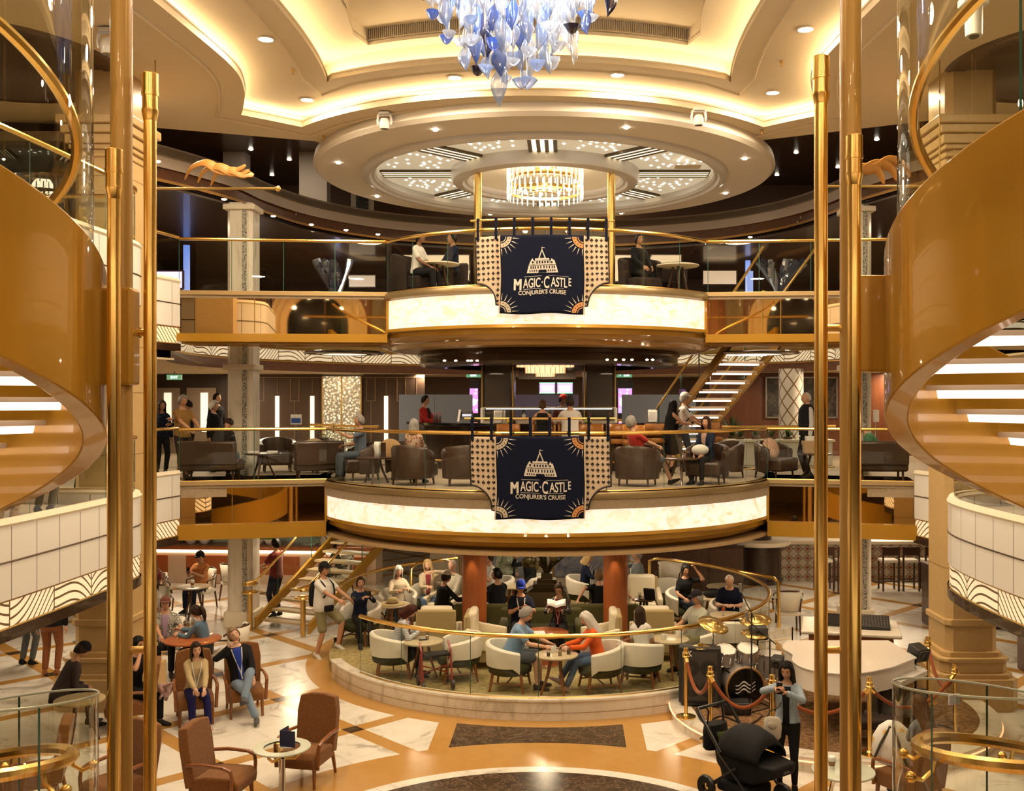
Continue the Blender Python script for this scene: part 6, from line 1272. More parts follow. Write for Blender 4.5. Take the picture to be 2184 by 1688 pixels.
# ================= stage, instruments, small things =================
ZS = -3.05
SCX, SCY, SR = 4.45, 15.5, 2.42
m = Mat('stage_carpet'); m.set(rough=.95, spec=.1); n_ = m.noise(16, 5, .7); m.col(m.ramp(n_, ((.35,(.10,.05,.02)),(.5,(.19,.105,.05)),(.68,(.30,.19,.10))))); SCARP = m.m
o = struct(MB().lathe([(SR,-3.25),(SR,ZS-.05),(SR+.02,ZS-.04),(SR+.02,ZS),(SR-.30,ZS+.002)], (SCX,SCY,0), 80).build('trim_stage_edge', MARBLE, smooth=.5)); MB().lathe([(SR-.28,ZS+.003),(0,ZS+.003)], (SCX,SCY,0), 64).build('stage_carpet', SCARP, o)
MB().tube([(SCX+(SR+.03)*cos(a),SCY+(SR+.03)*sin(a),ZS-.055) for a in [2*pi*i/90 for i in range(90)]], .012, 5, True).build('edge_light', glow('edge_led', (1,.42,.18), 1.2), o)
def st(px, py): return FL(px, py, ZS)
# stanchions and ropes
SP = [st(1463,1530), st(1515,1580), V((3.15,13.45,ZS)), V((4.42,13.35,ZS)), V((5.8,14.0,ZS)), V((6.0,15.6,ZS))]
SL = ('beside the black amplifier','front left of the stage carpet','behind the woman in the denim jacket','under the white piano by the right poles','right of the white piano','by the right tan column')
for p_, l_ in zip(SP, SL):
    o = thing('stanchion', 'polished brass rope post '+l_, 'rope post', p_, group='brass rope posts around the stage')
    MB().lathe([(0,0),(.15,0),(.15,.015),(.05,.03),(.027,.05),(.027,.90),(.045,.91),(.045,.95),(.03,.96),(.036,.98),(.036,1.02),(0,1.03)], n=18).build('post', BRASS, o, .5); b = MB(); b.tube([(.05*cos(a),.05*sin(a),.9) for a in [2*pi*i/12 for i in range(12)]], .01, 5, True); b.build('rope_ring', BRASS, o)
ROPE = fabric('rust_velvet', (.22,.05,.015), (.32,.085,.02), 60)
for i in range(5):
    a, b_ = SP[i]+V((0,0,.88)), SP[i+1]+V((0,0,.88)); pts = [tuple(a.lerp(b_, t)-V((0,0,.36*4*t*(1-t)))) for t in [j/16 for j in range(17)]]
    o = tag(MB().tube(pts, .026, 8).build('velvet_rope', ROPE), 'rust velvet rope '+('from the amplifier post to the front left post','from the front left post to behind the stroller','behind the woman in the denim jacket','under the white piano','from the piano to the right tan column')[i], 'rope', 'rust velvet ropes'); b = MB()
    for q, q2 in ((pts[0],pts[1]),(pts[-1],pts[-2])): b.cyl(q, V(q).lerp(V(q2),.8), .033, 8)
    b.build('brass_hook', BRASS, o)
# amplifier cabinet
t = thing('amplifier', 'big black bass amplifier cabinet on the stage edge', 'amplifier', (2.47,15.6,ZS), R(-8)); t.rotation_euler.x = -.10
MB().box((0,0,.45), (.64,.42,.84)).build('cabinet', mat('amp_black', (.018,.017,.017), .5), t, 0, bevel=.02); m = Mat('amp_grille'); x, y, z = m.xyz(); m.set(rough=.5); m.col(m.mix((x*70).near(.25).max((z*70).near(.25)), (.006,.006,.006), (.06,.052,.046))); MB().box((0,-.215,.44), (.53,.012,.72)).build('grille', m.m, t, 0)
for x in (-.13,.13):
    for z in (.25,.56): MB().lathe([(.115,0),(.125,.006),(.10,.010),(.03,.002)], n=28, xf=Matrix.Translation((x,-.222,z))@Matrix.Rotation(pi/2,4,'X')).build('speaker_cone', mat('cone_black', (.02,.018,.016), .4), t)
vs, fs = textrow([('GK',.12,.9,0)], -.19, .735); MB().add([(v[0],-.232,v[1]) for v in vs], fs).build('lettering', WHITE, t, 0); MB().box((0,-.2,.02), (.5,.05,.03)).build('foot', BLACK, t, 0)
t = thing('effects_box', 'low black floor box under the amplifier', 'stage box', (2.95,15.1,ZS)); MB().box((0,0,.09), (.4,.3,.18)).build('box', BLACK, t, 0, bevel=.02); MB().box((0,-.155,.1), (.34,.01,.1)).build('panel', mat('amp_black', (.014,.013,.013), .6), t, 0)
# drum kit
SHELL = mat('drum_shell_grey', (.42,.38,.36), .3, .2); HEADW = mat('drum_skin', (.8,.76,.68), .5); CYMB = mat('cymbal_bronze', (.55,.38,.12), .25, .9)
dk = thing('drum_kit', 'grey drum kit with a black bass drum head behind the rope', 'drum kit', (3.10,15.6,ZS), R(12))
def drum(c, r, h, tilt, rz, nm, front=None):
    q = Matrix.Translation(c)@Matrix.Rotation(rz,4,'Z')@Matrix.Rotation(tilt,4,'X'); o = MB().lathe([(r,-h/2),(r,h/2)], n=28, xf=q).build(nm, SHELL, dk); b = MB(); [b.tube([(( r+.006)*cos(a),(r+.006)*sin(a),z) for a in [2*pi*i/28 for i in range(28)]], .010, 5, True, xf=q) for z in (-h/2,h/2)]; b.build('hoop', CHROME, o)
    MB().lathe([(r,h/2-.004),(0,h/2-.004)], n=28, xf=q).build('skin', front or HEADW, o); MB().lathe([(r,-h/2+.004),(0,-h/2+.004)], n=28, xf=q).build('rear_skin', HEADW, o); b = MB()
    for k in range(8): a = k*pi/4; b.box(((r+.01)*cos(a),(r+.01)*sin(a),0), (.014,.014,h*.55), xf=q)
    b.build('lug', CHROME, o, 0); return o, q
bd, q = drum((0,0,.29), .29, .40, pi/2, 0, 'bass_drum', mat('drum_black_head', (.006,.006,.007), .15))
for k in range(3):      # three white waves on the head
    top = [(-.16+.32*i/16, .06-.055*k+.028*sin(i*.62+.6)) for i in range(17)]; MB().add([(x,-y_-(0),.198) for x, y_ in top]+[(x,-(y_-.028*(1-.5*abs(x)/.16)),.198) for x, y_ in top], [(i,i+1,18+i,17+i) for i in range(16)], xf=q@Matrix.Rotation(pi,4,'X')@Matrix.Translation((0,0,-.398)) if False else q).build('wave_emblem', WHITE, bd, 0)
MB().tube([(.302*cos(a),.302*sin(a),.2) for a in [2*pi*i/32 for i in range(32)]], .016, 6, True, xf=q).build('wood_hoop', mat('hoop_wood', (.35,.17,.05), .35), bd)
drum((-.22,.12,.72), .155, .22, .35, .2, 'tom_drum'); drum((.16,.12,.72), .165, .22, .35, -.2, 'tom_drum'); drum((.62,.35,.48), .20, .36, .05, 0, 'floor_tom'); drum((-.42,.42,.60), .18, .14, .1, 0, 'snare_drum')
def cymbal(c, r, tilt, rz):
    q = Matrix.Translation(c)@Matrix.Rotation(rz,4,'Z')@Matrix.Rotation(tilt,4,'X'); o = MB().lathe([(r,0),(r*.6,.018),(r*.2,.03),(.04,.055),(0,.06)], n=32, xf=q).build('cymbal', CYMB, dk, 1.2, solid=.004); b = MB(); b.cyl(c, (c[0],c[1]+.05,.3), .012, 6)
    for k in range(3): a = k*2.09+.5; b.cyl((c[0],c[1]+.05,.34), (c[0]+.28*cos(a),c[1]+.05+.28*sin(a),.0), .010, 6)
    b.build('cymbal_stand', CHROME, o)
cymbal((-.28,.45,1.12), .25, .42, .5); cymbal((.36,.30,.98), .22, .15, 0); cymbal((.50,.62,1.12), .26, .25, -.5); cymbal((-.60,.15,.86), .17, 0, 0)
b = MB()
for s in (-1,1): b.cyl((s*.28,-.05,.12),(s*.46,-.2,0),.011,6)
b.cyl((.62,.35,.3),(.85,.3,0),.01,5); b.cyl((.62,.35,.3),(.5,.15,0),.01,5); b.cyl((0,.1,.58),(0,.1,.8),.018,8); b.build('leg', CHROME, dk)
MB().lathe([(0,.44),(.17,.44),(.18,.5),(.16,.53),(0,.54)], (.0,.95,0), 20).cyl((0,.95,.44),(0,.95,.0),.02,8).build('throne', BLACK, dk)
MB().cyl((.42,.22,.86),(.78,-.1,.98),.008,6).build('drumstick', mat('stick_wood', (.6,.42,.2), .5), dk)
# microphone stands, monitor speakers
def micstand(px, py, Y, h, label, boom=None):
    p_ = FL(px, py, ZS) if Y is None else V((XA(px,Y),Y,ZS)); o = thing('microphone_stand', label, 'microphone stand', p_, group='microphone stands on the stage'); MB().cyl((0,0,.02),(0,0,h),.012,8).build('pole', BLACK, o); b = MB()
    for k in range(3): a = k*2.09+.3; b.cyl((0,0,.14),(.3*cos(a),.3*sin(a),0.01),.011,6)
    b.build('tripod_leg', BLACK, o)
    if boom: MB().cyl((-boom[0]*.3,0,h-boom[1]*.3),(boom[0],boom[2],h+boom[1]),.009,6).build('boom_arm', BLACK, o); MB().cyl((boom[0],boom[2],h+boom[1]),(boom[0]*1.1,boom[2],h+boom[1]+.13),.022,8,.028).build('microphone', mat('mic_grey', (.25,.24,.22), .4, .4), o)
    return o
micstand(1603,0,15.3,1.45,'tall black microphone stand in front of the drum kit',(-.16,.32,0)); micstand(1642,0,14.9,1.15,'black microphone stand with angled boom left of the white piano',(-.3,.25,.1))
b = micstand(1690,0,17.6,.72,'short black stand behind the white piano')
def monitor(px, py, Y, w_, h, d, rz, tilt, label, stand=0):
    p_ = PX(px,py,Y); o = thing('monitor_speaker', label, 'speaker', (p_.x,Y,p_.z if stand else ZS), R(rz)); q = Matrix.Translation((0,0,0 if stand else h*.5+.03))@Matrix.Rotation(tilt,4,'X')
    MB().box((0,0,0), (w_,d,h), xf=q).build('cabinet', mat('amp_black', (.014,.013,.013), .6), o, 0, bevel=.02); MB().box((0,-d/2-.006,0), (w_*.88,.012,h*.84), xf=q).build('grille', mat('grille_grey', (.07,.065,.055), .6), o, 0); MB().lathe([(h*.3,0),(h*.32,.01),(h*.1,-.0)], n=20, xf=q@Matrix.Translation((0,-d/2-.012,0))@Matrix.Rotation(pi/2,4,'X')).build('driver', BLACK, o)
    if stand:
        MB().cyl((0,.05,-h/2),(0,.05,ZS-p_.z+.02),.016,8).build('stand_pole', BLACK, o); b = MB()
        for k in range(3): a = k*2.09+.3; b.cyl((0,.05,ZS-p_.z+.2),(.3*cos(a),.05+.3*sin(a),ZS-p_.z+.01),.011,6)
        b.build('tripod_leg', BLACK, o)
monitor(1617,1350,16.0,.28,.20,.2,0,.05,'small black speaker on a stand above the drum kit',1); monitor(1925,1450,14.6,.66,.44,.4,-12,-.6,'black wedge monitor speaker right of the white piano'); monitor(1958,1392,15.0,.22,.2,.24,25,.3,'small black stage lamp on a stand before the right tan column',1); monitor(1660,1412,15.5,.2,.16,.2,-30,.2,'small black speaker on a stand beside the drum kit, right',1)
# white grand piano
t = thing('grand_piano', 'white grand piano with its lid closed, behind the right brass poles', 'piano', (0,0,ZS)); WP = mat('piano_white', (.80,.76,.70), .2, coat=.5)
OUTP = smoothp([(3.86,15.75),(3.72,15.35),(3.78,14.95),(3.70,14.55),(3.80,14.15),(4.15,13.92),(4.55,13.98),(5.0,14.25)], 5)+[(5.50,14.75),(5.42,15.75)]
MB().prism(OUTP, .60, .896).build('case', WP, t, .5, bevel=.012); MB().prism(offset(OUTP,.03), .90, .925).build('lid', WP, t, .5, bevel=.008); MB().prism([(5.0,14.3),(5.52,14.8),(5.46,15.7),(5.62,15.68),(5.68,14.72),(5.1,14.12)], .66, .74).build('keybed', WP, t, 0, bevel=.01)
b = MB(); b.prism([(5.50,14.85),(5.45,15.65),(5.58,15.64),(5.62,14.80)], .742, .756); b.build('keyboard', mat('ivory', (.8,.78,.7), .3), t, 0)
for x, y in ((4.02,14.3),(5.25,14.72),(5.1,15.55),(3.95,15.4)): MB().lathe([(.03,0),(.05,.04),(.05,.08),(.055,.12),(.085,.5),(.10,.62)], (x,y,0), 4).build('leg', WP, t, .3)
b = MB(); b.box((5.0,14.9,.30), (.30,.06,.60)); b.box((5.0,14.9,.06), (.35,.12,.05)); b.build('pedal_lyre', WP, t, 0)
t = thing('piano_bench', 'dark bench under the white piano', 'bench', (4.55,13.75,ZS)); MB().box((0,0,.30), (.75,.36,.12)).build('seat', DKF, t, .4, bevel=.03)
for sx in (-1,1):
    for sy in (-1,1): MB().box((sx*.32,sy*.13,.13), (.05,.05,.26)).build('leg', DWOOD, t, 0)
# desk with laptop and mixer
t = thing('sound_desk', 'wooden sound desk with a marble top behind the piano', 'desk', (5.2,17.05,ZS), R(-14)); MB().box((0,0,.40), (1.35,.95,.80)).build('body', wood('desk_wood', (.30,.10,.025), (.40,.15,.04), 3, 2), t, 0, bevel=.02); MB().box((0,0,.84), (1.6,1.15,.07)).build('marble_top', MARBLE, t, .4, bevel=.025); MB().box((0,-.48,.45), (1.1,.02,.55)).build('door', wood('desk_wood2', (.27,.09,.022), (.36,.13,.035), 3, 2), t, 0, bevel=.01)
t = thing('laptop', 'open silver laptop on the sound desk', 'laptop', (4.9,17.15,ZS+.885), R(160)); MB().box((0,0,.01), (.36,.25,.018)).build('base', mat('laptop_silver', (.5,.48,.45), .3, .6), t, 0, bevel=.004); MB().box((0,.16,.13), (.36,.012,.25), xf=Matrix.Rotation(-.2,4,'X')).build('screen', BLACK, t, 0, bevel=.004)
t = thing('mixing_console', 'black mixing console on the sound desk', 'mixer', (5.53,16.9,ZS+.885), R(-14)); MB().loft([[(-.28,-.22,0),(.28,-.22,0),(.28,.22,0),(-.28,.22,0)],[(-.28,-.22,.05),(.28,-.22,.05),(.28,.22,.16),(-.28,.22,.16)]]).build('body', BLACK, t, 0, bevel=.01)
for i in range(11):
    for j in range(5):
        if i+j == 0: k0 = MB().cyl((0,0,0),(0,0,.025),.009,6).build('knob', mat('knob_grey', (.25,.24,.22), .4), t); k_ = k0
        else: k_ = k0.copy(); COL.objects.link(k_); k_.parent = t
        k_.location = (-.24+.048*i,-.17+.08*j,.06+.018*j)
# cables on stage
for i, (a, lab) in enumerate((([(3.3,14.9),(3.0,14.5),(2.7,14.9),(2.4,14.6),(2.35,15.2)],'black cable looping under the amplifier'),([(4.9,14.0),(5.1,13.7),(5.3,14.1),(5.6,13.8),(5.9,14.3),(5.6,14.6)],'black cables tangled beneath the white piano'))): tag(MB().tube([(x,y,ZS+.015) for x, y in smoothp(a, 6)], .012, 5).build('cable', BLACK), lab, 'cable', 'black stage cables')
# stroller
s = thing('stroller', 'black baby stroller with a canopy beside the woman in denim', 'stroller', (2.58,12.25,-3.25), R(38)); SB = fabric('stroller_black', (.010,.010,.011), (.018,.018,.020), 70, .7)
rg = [[(.27*cos(t_)*w_, y_+.0, .62+.34*sin(t_)*h_) for t_ in [pi*i/14 for i in range(15)]] for y_, w_, h_ in ((-.42,.92,.55),(-.30,1.0,.85),(-.10,1.04,1.0),(.08,1.0,.93),(.22,.9,.65),(.28,.7,.3))]
MB().loft(rg, closed=False).build('canopy', SB, s, .9, solid=.02); MB().loft([[(-.26*k,y_,.62),(.26*k,y_,.62),(.22*k,y_,z_),(-.22*k,y_,z_)] for y_, k, z_ in ((-.62,.8,.50),(-.3,1,.34),(.1,1,.30),(.3,.9,.45))]).build('seat', SB, s, .6, bevel=.03)
MB().tube([(-.27,.15,.62),(-.27,.48,.98),(-.25,.56,1.05),(.25,.56,1.05),(.27,.48,.98),(.27,.15,.62)], .022, 8).build('handlebar', BLACK, s); b = MB()
for k in (-1,1): b.tube([(k*.27,.2,.62),(k*.27,-.35,.18)], .016, 6); b.tube([(k*.27,-.1,.5),(k*.27,.38,.15)], .016, 6)
b.cyl((-.27,.38,.15),(.27,.38,.15),.014,6); b.build('frame', BLACK, s)
for x, y in ((-.28,.38),(.28,.38),(-.25,-.38),(.25,-.38)): MB().lathe([(.05,-.025),(.13,-.03),(.145,0),(.13,.03),(.05,.025),(.05,-.025)], n=22, xf=Matrix.Translation((x,y,.145))@Matrix.Rotation(pi/2,4,'Y')).build('wheel', BLACK, s)
MB().box((0,.02,.2), (.46,.5,.14)).build('storage_basket', SB, s, 0, bevel=.04); vs, fs = textrow([('nuna',.055,1,0)], 0, 0); MB().add([(v[0],-.640,.535+v[1]) for v in vs], fs).build('lettering', mat('stroller_grey', (.15,.15,.15), .5), s, 0)
def drape(loc, rz, sx, sz, mt, label, name, cat, seed=1, thick=.02):
    rn = random.Random(seed); ph = [rn.uniform(0,6) for _ in range(4)]; rows = [[(sx*(i/10-.5)*(1-.3*j/8)+.02*sin(j*1.1+ph[0]), .06*sin(i*1.3+ph[1])*(j/8)+.03*sin(i*.7+j+ph[2])-.02*j/8, -sz*j/8*(1-.15*sin(i*.9+ph[3]))) for i in range(11)] for j in range(9)]
    o = MB().loft(rows, closed=False).build(name, mt, None, 1.2, loc=loc, rz=R(rz), solid=thick); return tag(o, label, cat)
drape((2.42,12.52,-2.45), 40, .42, .55, fabric('olive_cloth', (.025,.035,.010), (.05,.06,.02), 30), 'olive green jacket draped over the stroller side', 'draped_jacket', 'jacket', 3)
t = thing('stroller_bag', 'black bag hanging from the stroller handlebar', 'bag', (2.28,12.68,-2.55), R(38)); MB().loft([[(.20*k*cos(a),.10*k*sin(a),z) for a in [2*pi*i/14 for i in range(14)]] for k, z in ((.85,-.18),(1,-.15),(1.0,.05),(.9,.13))]).build('body', SB, t, .7); b = MB(); [b.tube([(k*.15,0,.1),(k*.12,0,.30),(k*.14,.02,.34)], .012, 5) for k in (-1,1)]; b.build('strap', SB, t)
drape((-5.32,17.75,-2.34), -100, .40, .5, cloth((.012,.012,.014)), 'black jacket hung over the back of the cream dining chair', 'draped_jacket', 'jacket', 7)
drape((-5.62,15.15,-2.62), 24, .22, .22, cloth((.48,.30,.27)), 'pink cloth hanging by the arm of the left armchair', 'draped_cloth', 'cloth', 9)
# flowered tote, cups and glasses
t = thing('tote_bag', 'white tote with yellow flowers and dark straps on the bottom right armchair', 'bag', (4.40,12.3,-2.80), R(-35)); MB().loft([[(.26*k*cos(a),.12*k*sin(a),z) for a in [2*pi*i/16 for i in range(16)]] for k, z in ((.8,0),(1.05,.08),(1.0,.3),(.7,.44),(.3,.52))]).build('body', printed('flower_print', (.75,.45,.08), (.78,.74,.68), (.82,.79,.74), 7), t, 1.0); b = MB(); [b.tube([(k*.2,-.13,.05),(k*.12,-.135,.25),(k*.02,-.06,.47)], .018, 5) for k in (-1,1)]; b.build('strap', mat('strap_olive', (.05,.045,.03), .6), t)
def cup(x, y, z, label, kind='mug', mt=None, group='cups and glasses on tables'):
    o = thing({'mug':'mug','paper':'paper_cup','glass':'drinking_glass','wine':'stemmed_glass'}[kind], label, {'mug':'mug','paper':'cup','glass':'glass','wine':'glass'}[kind], (x,y,z), group=group)
    if kind == 'mug': MB().lathe([(0,0),(.036,0),(.042,.01),(.042,.1),(.037,.1),(.036,.02),(0,.015)], n=16).build('cup', WHITE, o); MB().tube([(.04,0,.08),(.068,0,.075),(.07,0,.035),(.04,0,.025)], .007, 5).build('handle', WHITE, o)
    elif kind == 'paper': MB().lathe([(0,0),(.032,0),(.045,.12)], n=16).build('cup', WHITE, o); MB().lathe([(.036,.03),(.0445,.085)], n=16).build('sleeve', mat('cup_sleeve', (.28,.15,.06), .7), o); MB().lathe([(.047,.12),(.047,.13),(.04,.138),(0,.138)], n=16).build('lid', WHITE, o)
    elif kind == 'glass': MB().lathe([(0,.005),(.03,.005),(.034,.12)], n=14).build('glass', glassmat('tumbler', (.8,.8,.78), 1.5), o); MB().lathe([(0,.012),(.029,.012),(.031,.07),(0,.07)], n=14).build('drink', mt or mat('drink_tan', (.45,.33,.18), .2), o)
    else: MB().lathe([(0,0),(.035,0),(.006,.01),(.005,.08),(.03,.1),(.042,.15),(.036,.2)], n=16).build('glass', glassmat('tumbler', (.8,.8,.78), 1.5), o); MB().lathe([(0,.085),(.028,.1),(.038,.145),(0,.145)], n=16).build('drink', mt, o)
LT = ZL+.66
for a in ((.20,16.2,LT,'white mug on a stack of saucers, table between blue and orange','mug'),(.30,15.98,LT,'clear water glass nearest on the table between blue and orange','glass'),(.12,15.95,LT,'brown drink glass near the hands of the man in blue','glass',mat('drink_dark', (.12,.06,.03), .3)),(.44,16.08,LT,'brown bowl-like cup near the hands of the woman in orange','glass',mat('drink_dark', (.12,.06,.03), .3)),(2.05,17.05,LT,'white mug left on the table of the man in the dark cap','mug'),(2.32,17.25,LT,'white mug right on the table of the man in the dark cap','mug'),(3.35,18.95,LT,'orange cocktail glass before the bald man in navy','wine',mat('drink_orange', (.75,.12,.02), .2)),(-1.95,17.05,LT,'clear glass on the table of the woman in the striped jacket','glass'),(1.5,22.25,LT,'white mug beside the blonde woman in navy','mug'),(1.9,20.6,-2.42,'iced coffee glass left of the black bag','glass'),(2.03,20.62,-2.42,'iced coffee glass nearest the black bag','glass'),(3.50,11.75,-2.65,'paper coffee cup with a white lid at bottom right','paper'),(3.75,11.6,-2.65,'pink iced drink glass at bottom right','glass',mat('drink_pink', (.55,.35,.32), .3)),(-7.95,22.5,-2.53,'paper coffee cup by the man in the orange shirt','paper')): cup(*a)
t = rtable('small dark side table with two iced coffees by the right red column', .25, .66, DWOOD, DWOOD, 3); t.location = (1.98,20.6,ZL)
t = thing('tablet_case', 'black tablet case standing beside the iced coffees', 'tablet', (2.1,20.5,-2.42), R(-25)); MB().box((0,0,.12), (.24,.05,.23), xf=Matrix.Rotation(.25,4,'X')).build('cover', BLACK, t, 0, bevel=.01); MB().box((.11,.01,.12), (.02,.045,.22), xf=Matrix.Rotation(.25,4,'X')).build('page_edge', WHITE, t, 0)
t = thing('handbag', 'slouchy black handbag on the rear right lounge table', 'handbag', (3.42,20.72,LT)); MB().ell((0,0,.07), (.22,.11,.08), 14, 8).build('body', SB, t); MB().tube([(-.15,0,.1),(-.05,.02,.17),(.08,.02,.16),(.16,0,.08)], .014, 5).build('handle', SB, t)
t = thing('sun_hat', 'tan woven sun hat lying on the left lounge table', 'hat', (-3.05,20.0,LT)); STR = fabric('straw', (.42,.32,.14), (.58,.46,.22), 50); MB().lathe([(.25,.0),(.24,.02),(.12,.03),(.11,.10),(.08,.13),(0,.14)], n=24).build('brim', STR, t, .7); MB().lathe([(.125,.03),(.122,.05)], n=24).build('band', BROWN, t)
tag(MB().box((-2.02,17.02,LT+.01), (.14,.06,.02), .3).build('sunglasses', BLACK, None, 0, bevel=.005), 'dark folded sunglasses on the table of the woman in stripes', 'sunglasses')
t = thing('walker', 'red folding walker with a black seat before the empty barrel chair', 'walker', (-1.75,16.55,ZL), R(20)); RED = mat('red_frame', (.28,.015,.012), .3); b = MB()
for k in (-1,1): b.tube([(k*.24,-.22,.0),(k*.24,-.05,.62),(k*.24,.12,.72)], .016, 6); b.tube([(k*.24,.22,.0),(k*.24,.02,.55)], .016, 6); b.cyl((k*.24,-.2,.12),(k*.24,.2,.12),.012,6)
b.cyl((-.24,-.12,.4),(.24,.1,.2),.012,6); b.cyl((.24,-.12,.4),(-.24,.1,.2),.012,6); b.build('frame', RED, t); MB().box((0,-.05,.56), (.44,.26,.04)).build('seat', SB, t, 0, bevel=.015)
for x in (-.24,.24):
    for y in (-.22,.22): MB().lathe([(.03,-.015),(.085,-.02),(.085,.02),(.03,.015)], n=16, xf=Matrix.Translation((x,y,.085))@Matrix.Rotation(pi/2,4,'Y')).build('wheel', BLACK, t)
tag(MB().box((-.12,17.85,ZL+.59), (.28,.2,.03), .1).build('notebook', WHITE, None, 0, bevel=.004), 'white notebook lying on the red round table', 'notebook'); tag(MB().box((.12,17.8,ZL+.585), (.10,.03,.018), .6).build('pen_case', WHITE, None, 0, bevel=.004), 'small white case on the red round table', 'case')
tag(MB().box((-6.45,14.35,ZF+.625), (.16,.08,.008), .3).build('card', WHITE, None, 0), 'white card on the small table behind the left curved glass', 'card')
# bar top things
BT = 1.10
def bottle(x, y, z, mt, cap, label): o = thing('bottle', label, 'bottle', (x,y,z), group='small bottles on the bar'); MB().lathe([(0,0),(.03,0),(.03,.12),(.012,.16),(.012,.20)], n=12).build('body', mt, o); MB().lathe([(.014,.19),(.014,.22),(0,.222)], n=10).build('cap', cap, o)
BOT = mat('sauce_bottle', (.03,.008,.005), .15); RC = mat('red_cap', (.5,.02,.02), .35)
for px, Y, lab in ((926,24.2,'first red-capped bottle right of the bartender'),(932,24.25,'second red-capped bottle right of the bartender'),(938,24.2,'third red-capped bottle right of the bartender'),(1096,22.75,'red-capped bottle left of the strappy top'),(1258,22.75,'red-capped bottle right of the white tee'),(1300,22.9,'red-capped bottle right of the food display'),(1346,23.2,'red-capped bottle near the right napkin box')): bottle(XA(px,Y),Y,BT,BOT,RC,lab)
for px, lab in ((1117,'dark wine bottle behind the display, left of the strappy top'),(1172,'dark wine bottle behind the display, between the two guests'),(1229,'dark wine bottle behind the display, right of the white tee')): o = thing('bottle', lab, 'bottle', (XA(px,24.0),24.0,1.15), group='dark wine bottles'); MB().lathe([(0,0),(.04,0),(.04,.2),(.014,.26),(.014,.33),(0,.33)], n=12).build('body', mat('wine_glass_green', (.008,.015,.008), .1), o); MB().lathe([(.0405,.05),(.0405,.14)], n=12).build('label', CREAM, o)
for px, Y, w_, lab in ((1061,22.9,.16,'white plate stack standing at the left of the food display, outer'),(1070,22.9,.05,'white plate standing at the left of the food display, middle'),(1076,22.9,.04,'white plate standing at the left of the food display, inner'),(1391,23.9,.22,'white napkin box at the right end of the bar')): o = thing('white_box', lab, 'box', (XA(px,Y),Y,BT)); MB().box((0,0,.15), (w_,.2,.30)).build('body', WHITE, o, .4, bevel=.025); MB().box((0,-.102,.15), (w_*.7,.005,.2)).build('front_panel', mat('box_grey', (.55,.54,.52), .4), o, 0)
t = thing('till_screen', 'black till with a blue screen on the bar', 'till', (XA(990,24.0),24.0,BT)); MB().box((-.14,.05,.14), (.05,.2,.28), xf=Matrix.Rotation(.15,4,'Y')).build('stand', WHITE, t, 0); MB().box((.06,0,.17), (.30,.03,.2), xf=Matrix.Rotation(-.25,4,'X')).build('case', BLACK, t, 0); MB().box((.06,-.02,.17), (.22,.012,.06), xf=Matrix.Rotation(-.25,4,'X')).build('screen', glow('till_blue', (.02,.12,.35), 1.0), t, 0); MB().box((.35,0,.05), (.4,.3,.1)).build('drawer', BLACK, t, 0, bevel=.02)
for px, mt, lab in ((1086,mat('fruit_yellow', (.6,.4,.02), .4),'yellow lemon at the left end of the food display'),(1253,mat('fruit_lime', (.3,.45,.04), .4),'green lime garnish at the right of the food display'),(1256,mat('fruit_yellow', (.6,.4,.02), .4),'yellow lemon at the right of the food display')): tag(MB().ell((0,0,.05), (.06,.05,.05), 12, 8).build('fruit', mt, None, 1.2, loc=(XA(px,22.75),22.75,BT)), lab, 'fruit')
t = thing('notice_stand', 'small white notice with blue graphic before the panelled wall', 'notice', (XA(632,26),26,.0)); MB().cyl((0,0,0),(0,0,1.0),.015,8).build('post', CHROME, t); MB().box((0,-.02,1.13), (.28,.02,.26)).build('board', WHITE, t, 0); MB().box((0,-.035,1.10), (.24,.006,.13)).build('graphic', mat('notice_blue', (.03,.09,.35), .5), t, 0)
t = thing('lantern', 'tall clear lantern on the low table by the panelled wall', 'lantern', (-5.1,22.6,.52)); b = MB(); [b.box((sx*.07,sy*.07,.17), (.012,.012,.34)) for sx in (-1,1) for sy in (-1,1)]; b.box((0,0,.345), (.16,.16,.012)); b.box((0,0,.006), (.16,.16,.012)); b.build('frame', mat('dark_bronze', (.12,.085,.05), .4, .6), t, 0); MB().cyl((0,0,.012),(0,0,.12),.03,10).build('candle', CREAM, t)
for x, y, z, lab in ((-6.15,21.1,.52,'left paper pile on the low table near the marble column'),(-5.8,21.25,.52,'right paper pile on the low table near the marble column')): tag(MB().box((0,0,.02), (.22,.16,.04), .2).build('paper_pile', WHITE, None, 0, bevel=.006, loc=(x,y,z)), lab, 'papers')
t = thing('menu_card', 'white wavy menu card standing on the low table left of the grey-haired woman', 'menu', (-3.3,19.7,.52)); MB().loft([[(-.06,0,0),(-.05,.02,.1),(-.07,0,.2),(-.055,.02,.3)],[(.06,0,0),(.07,.02,.1),(.05,0,.2),(.065,.02,.3)]], closed=False).build('card', WHITE, t, 1.2, solid=.004); MB().box((.12,0,.14), (.10,.02,.28), .3).build('dark_menu', DBROWN, t, 0)
t = thing('hand_sanitizer', 'white sanitizer dispenser on a stand by the right doorway', 'dispenser', (XA(1868,24),24,0)); MB().cyl((0,0,0),(0,0,1.1),.02,8).build('post', CHROME, t); MB().box((0,-.02,1.25), (.13,.1,.30)).build('body', WHITE, t, .4, bevel=.03); MB().lathe([(0,0),(.14,0),(.14,.015),(.03,.03)], n=16).build('foot', BLACK, t)
t = thing('travel_box', 'stack of pale boxes on the low table near the right gold column', 'box', (5.6,21.1,.52)); MB().box((0,0,.13), (.5,.3,.26)).build('lower_box', mat('box_tan', (.45,.30,.17), .6), t, 0, bevel=.01); MB().box((.02,0,.31), (.44,.28,.10)).build('upper_box', WHITE, t, 0, bevel=.01)
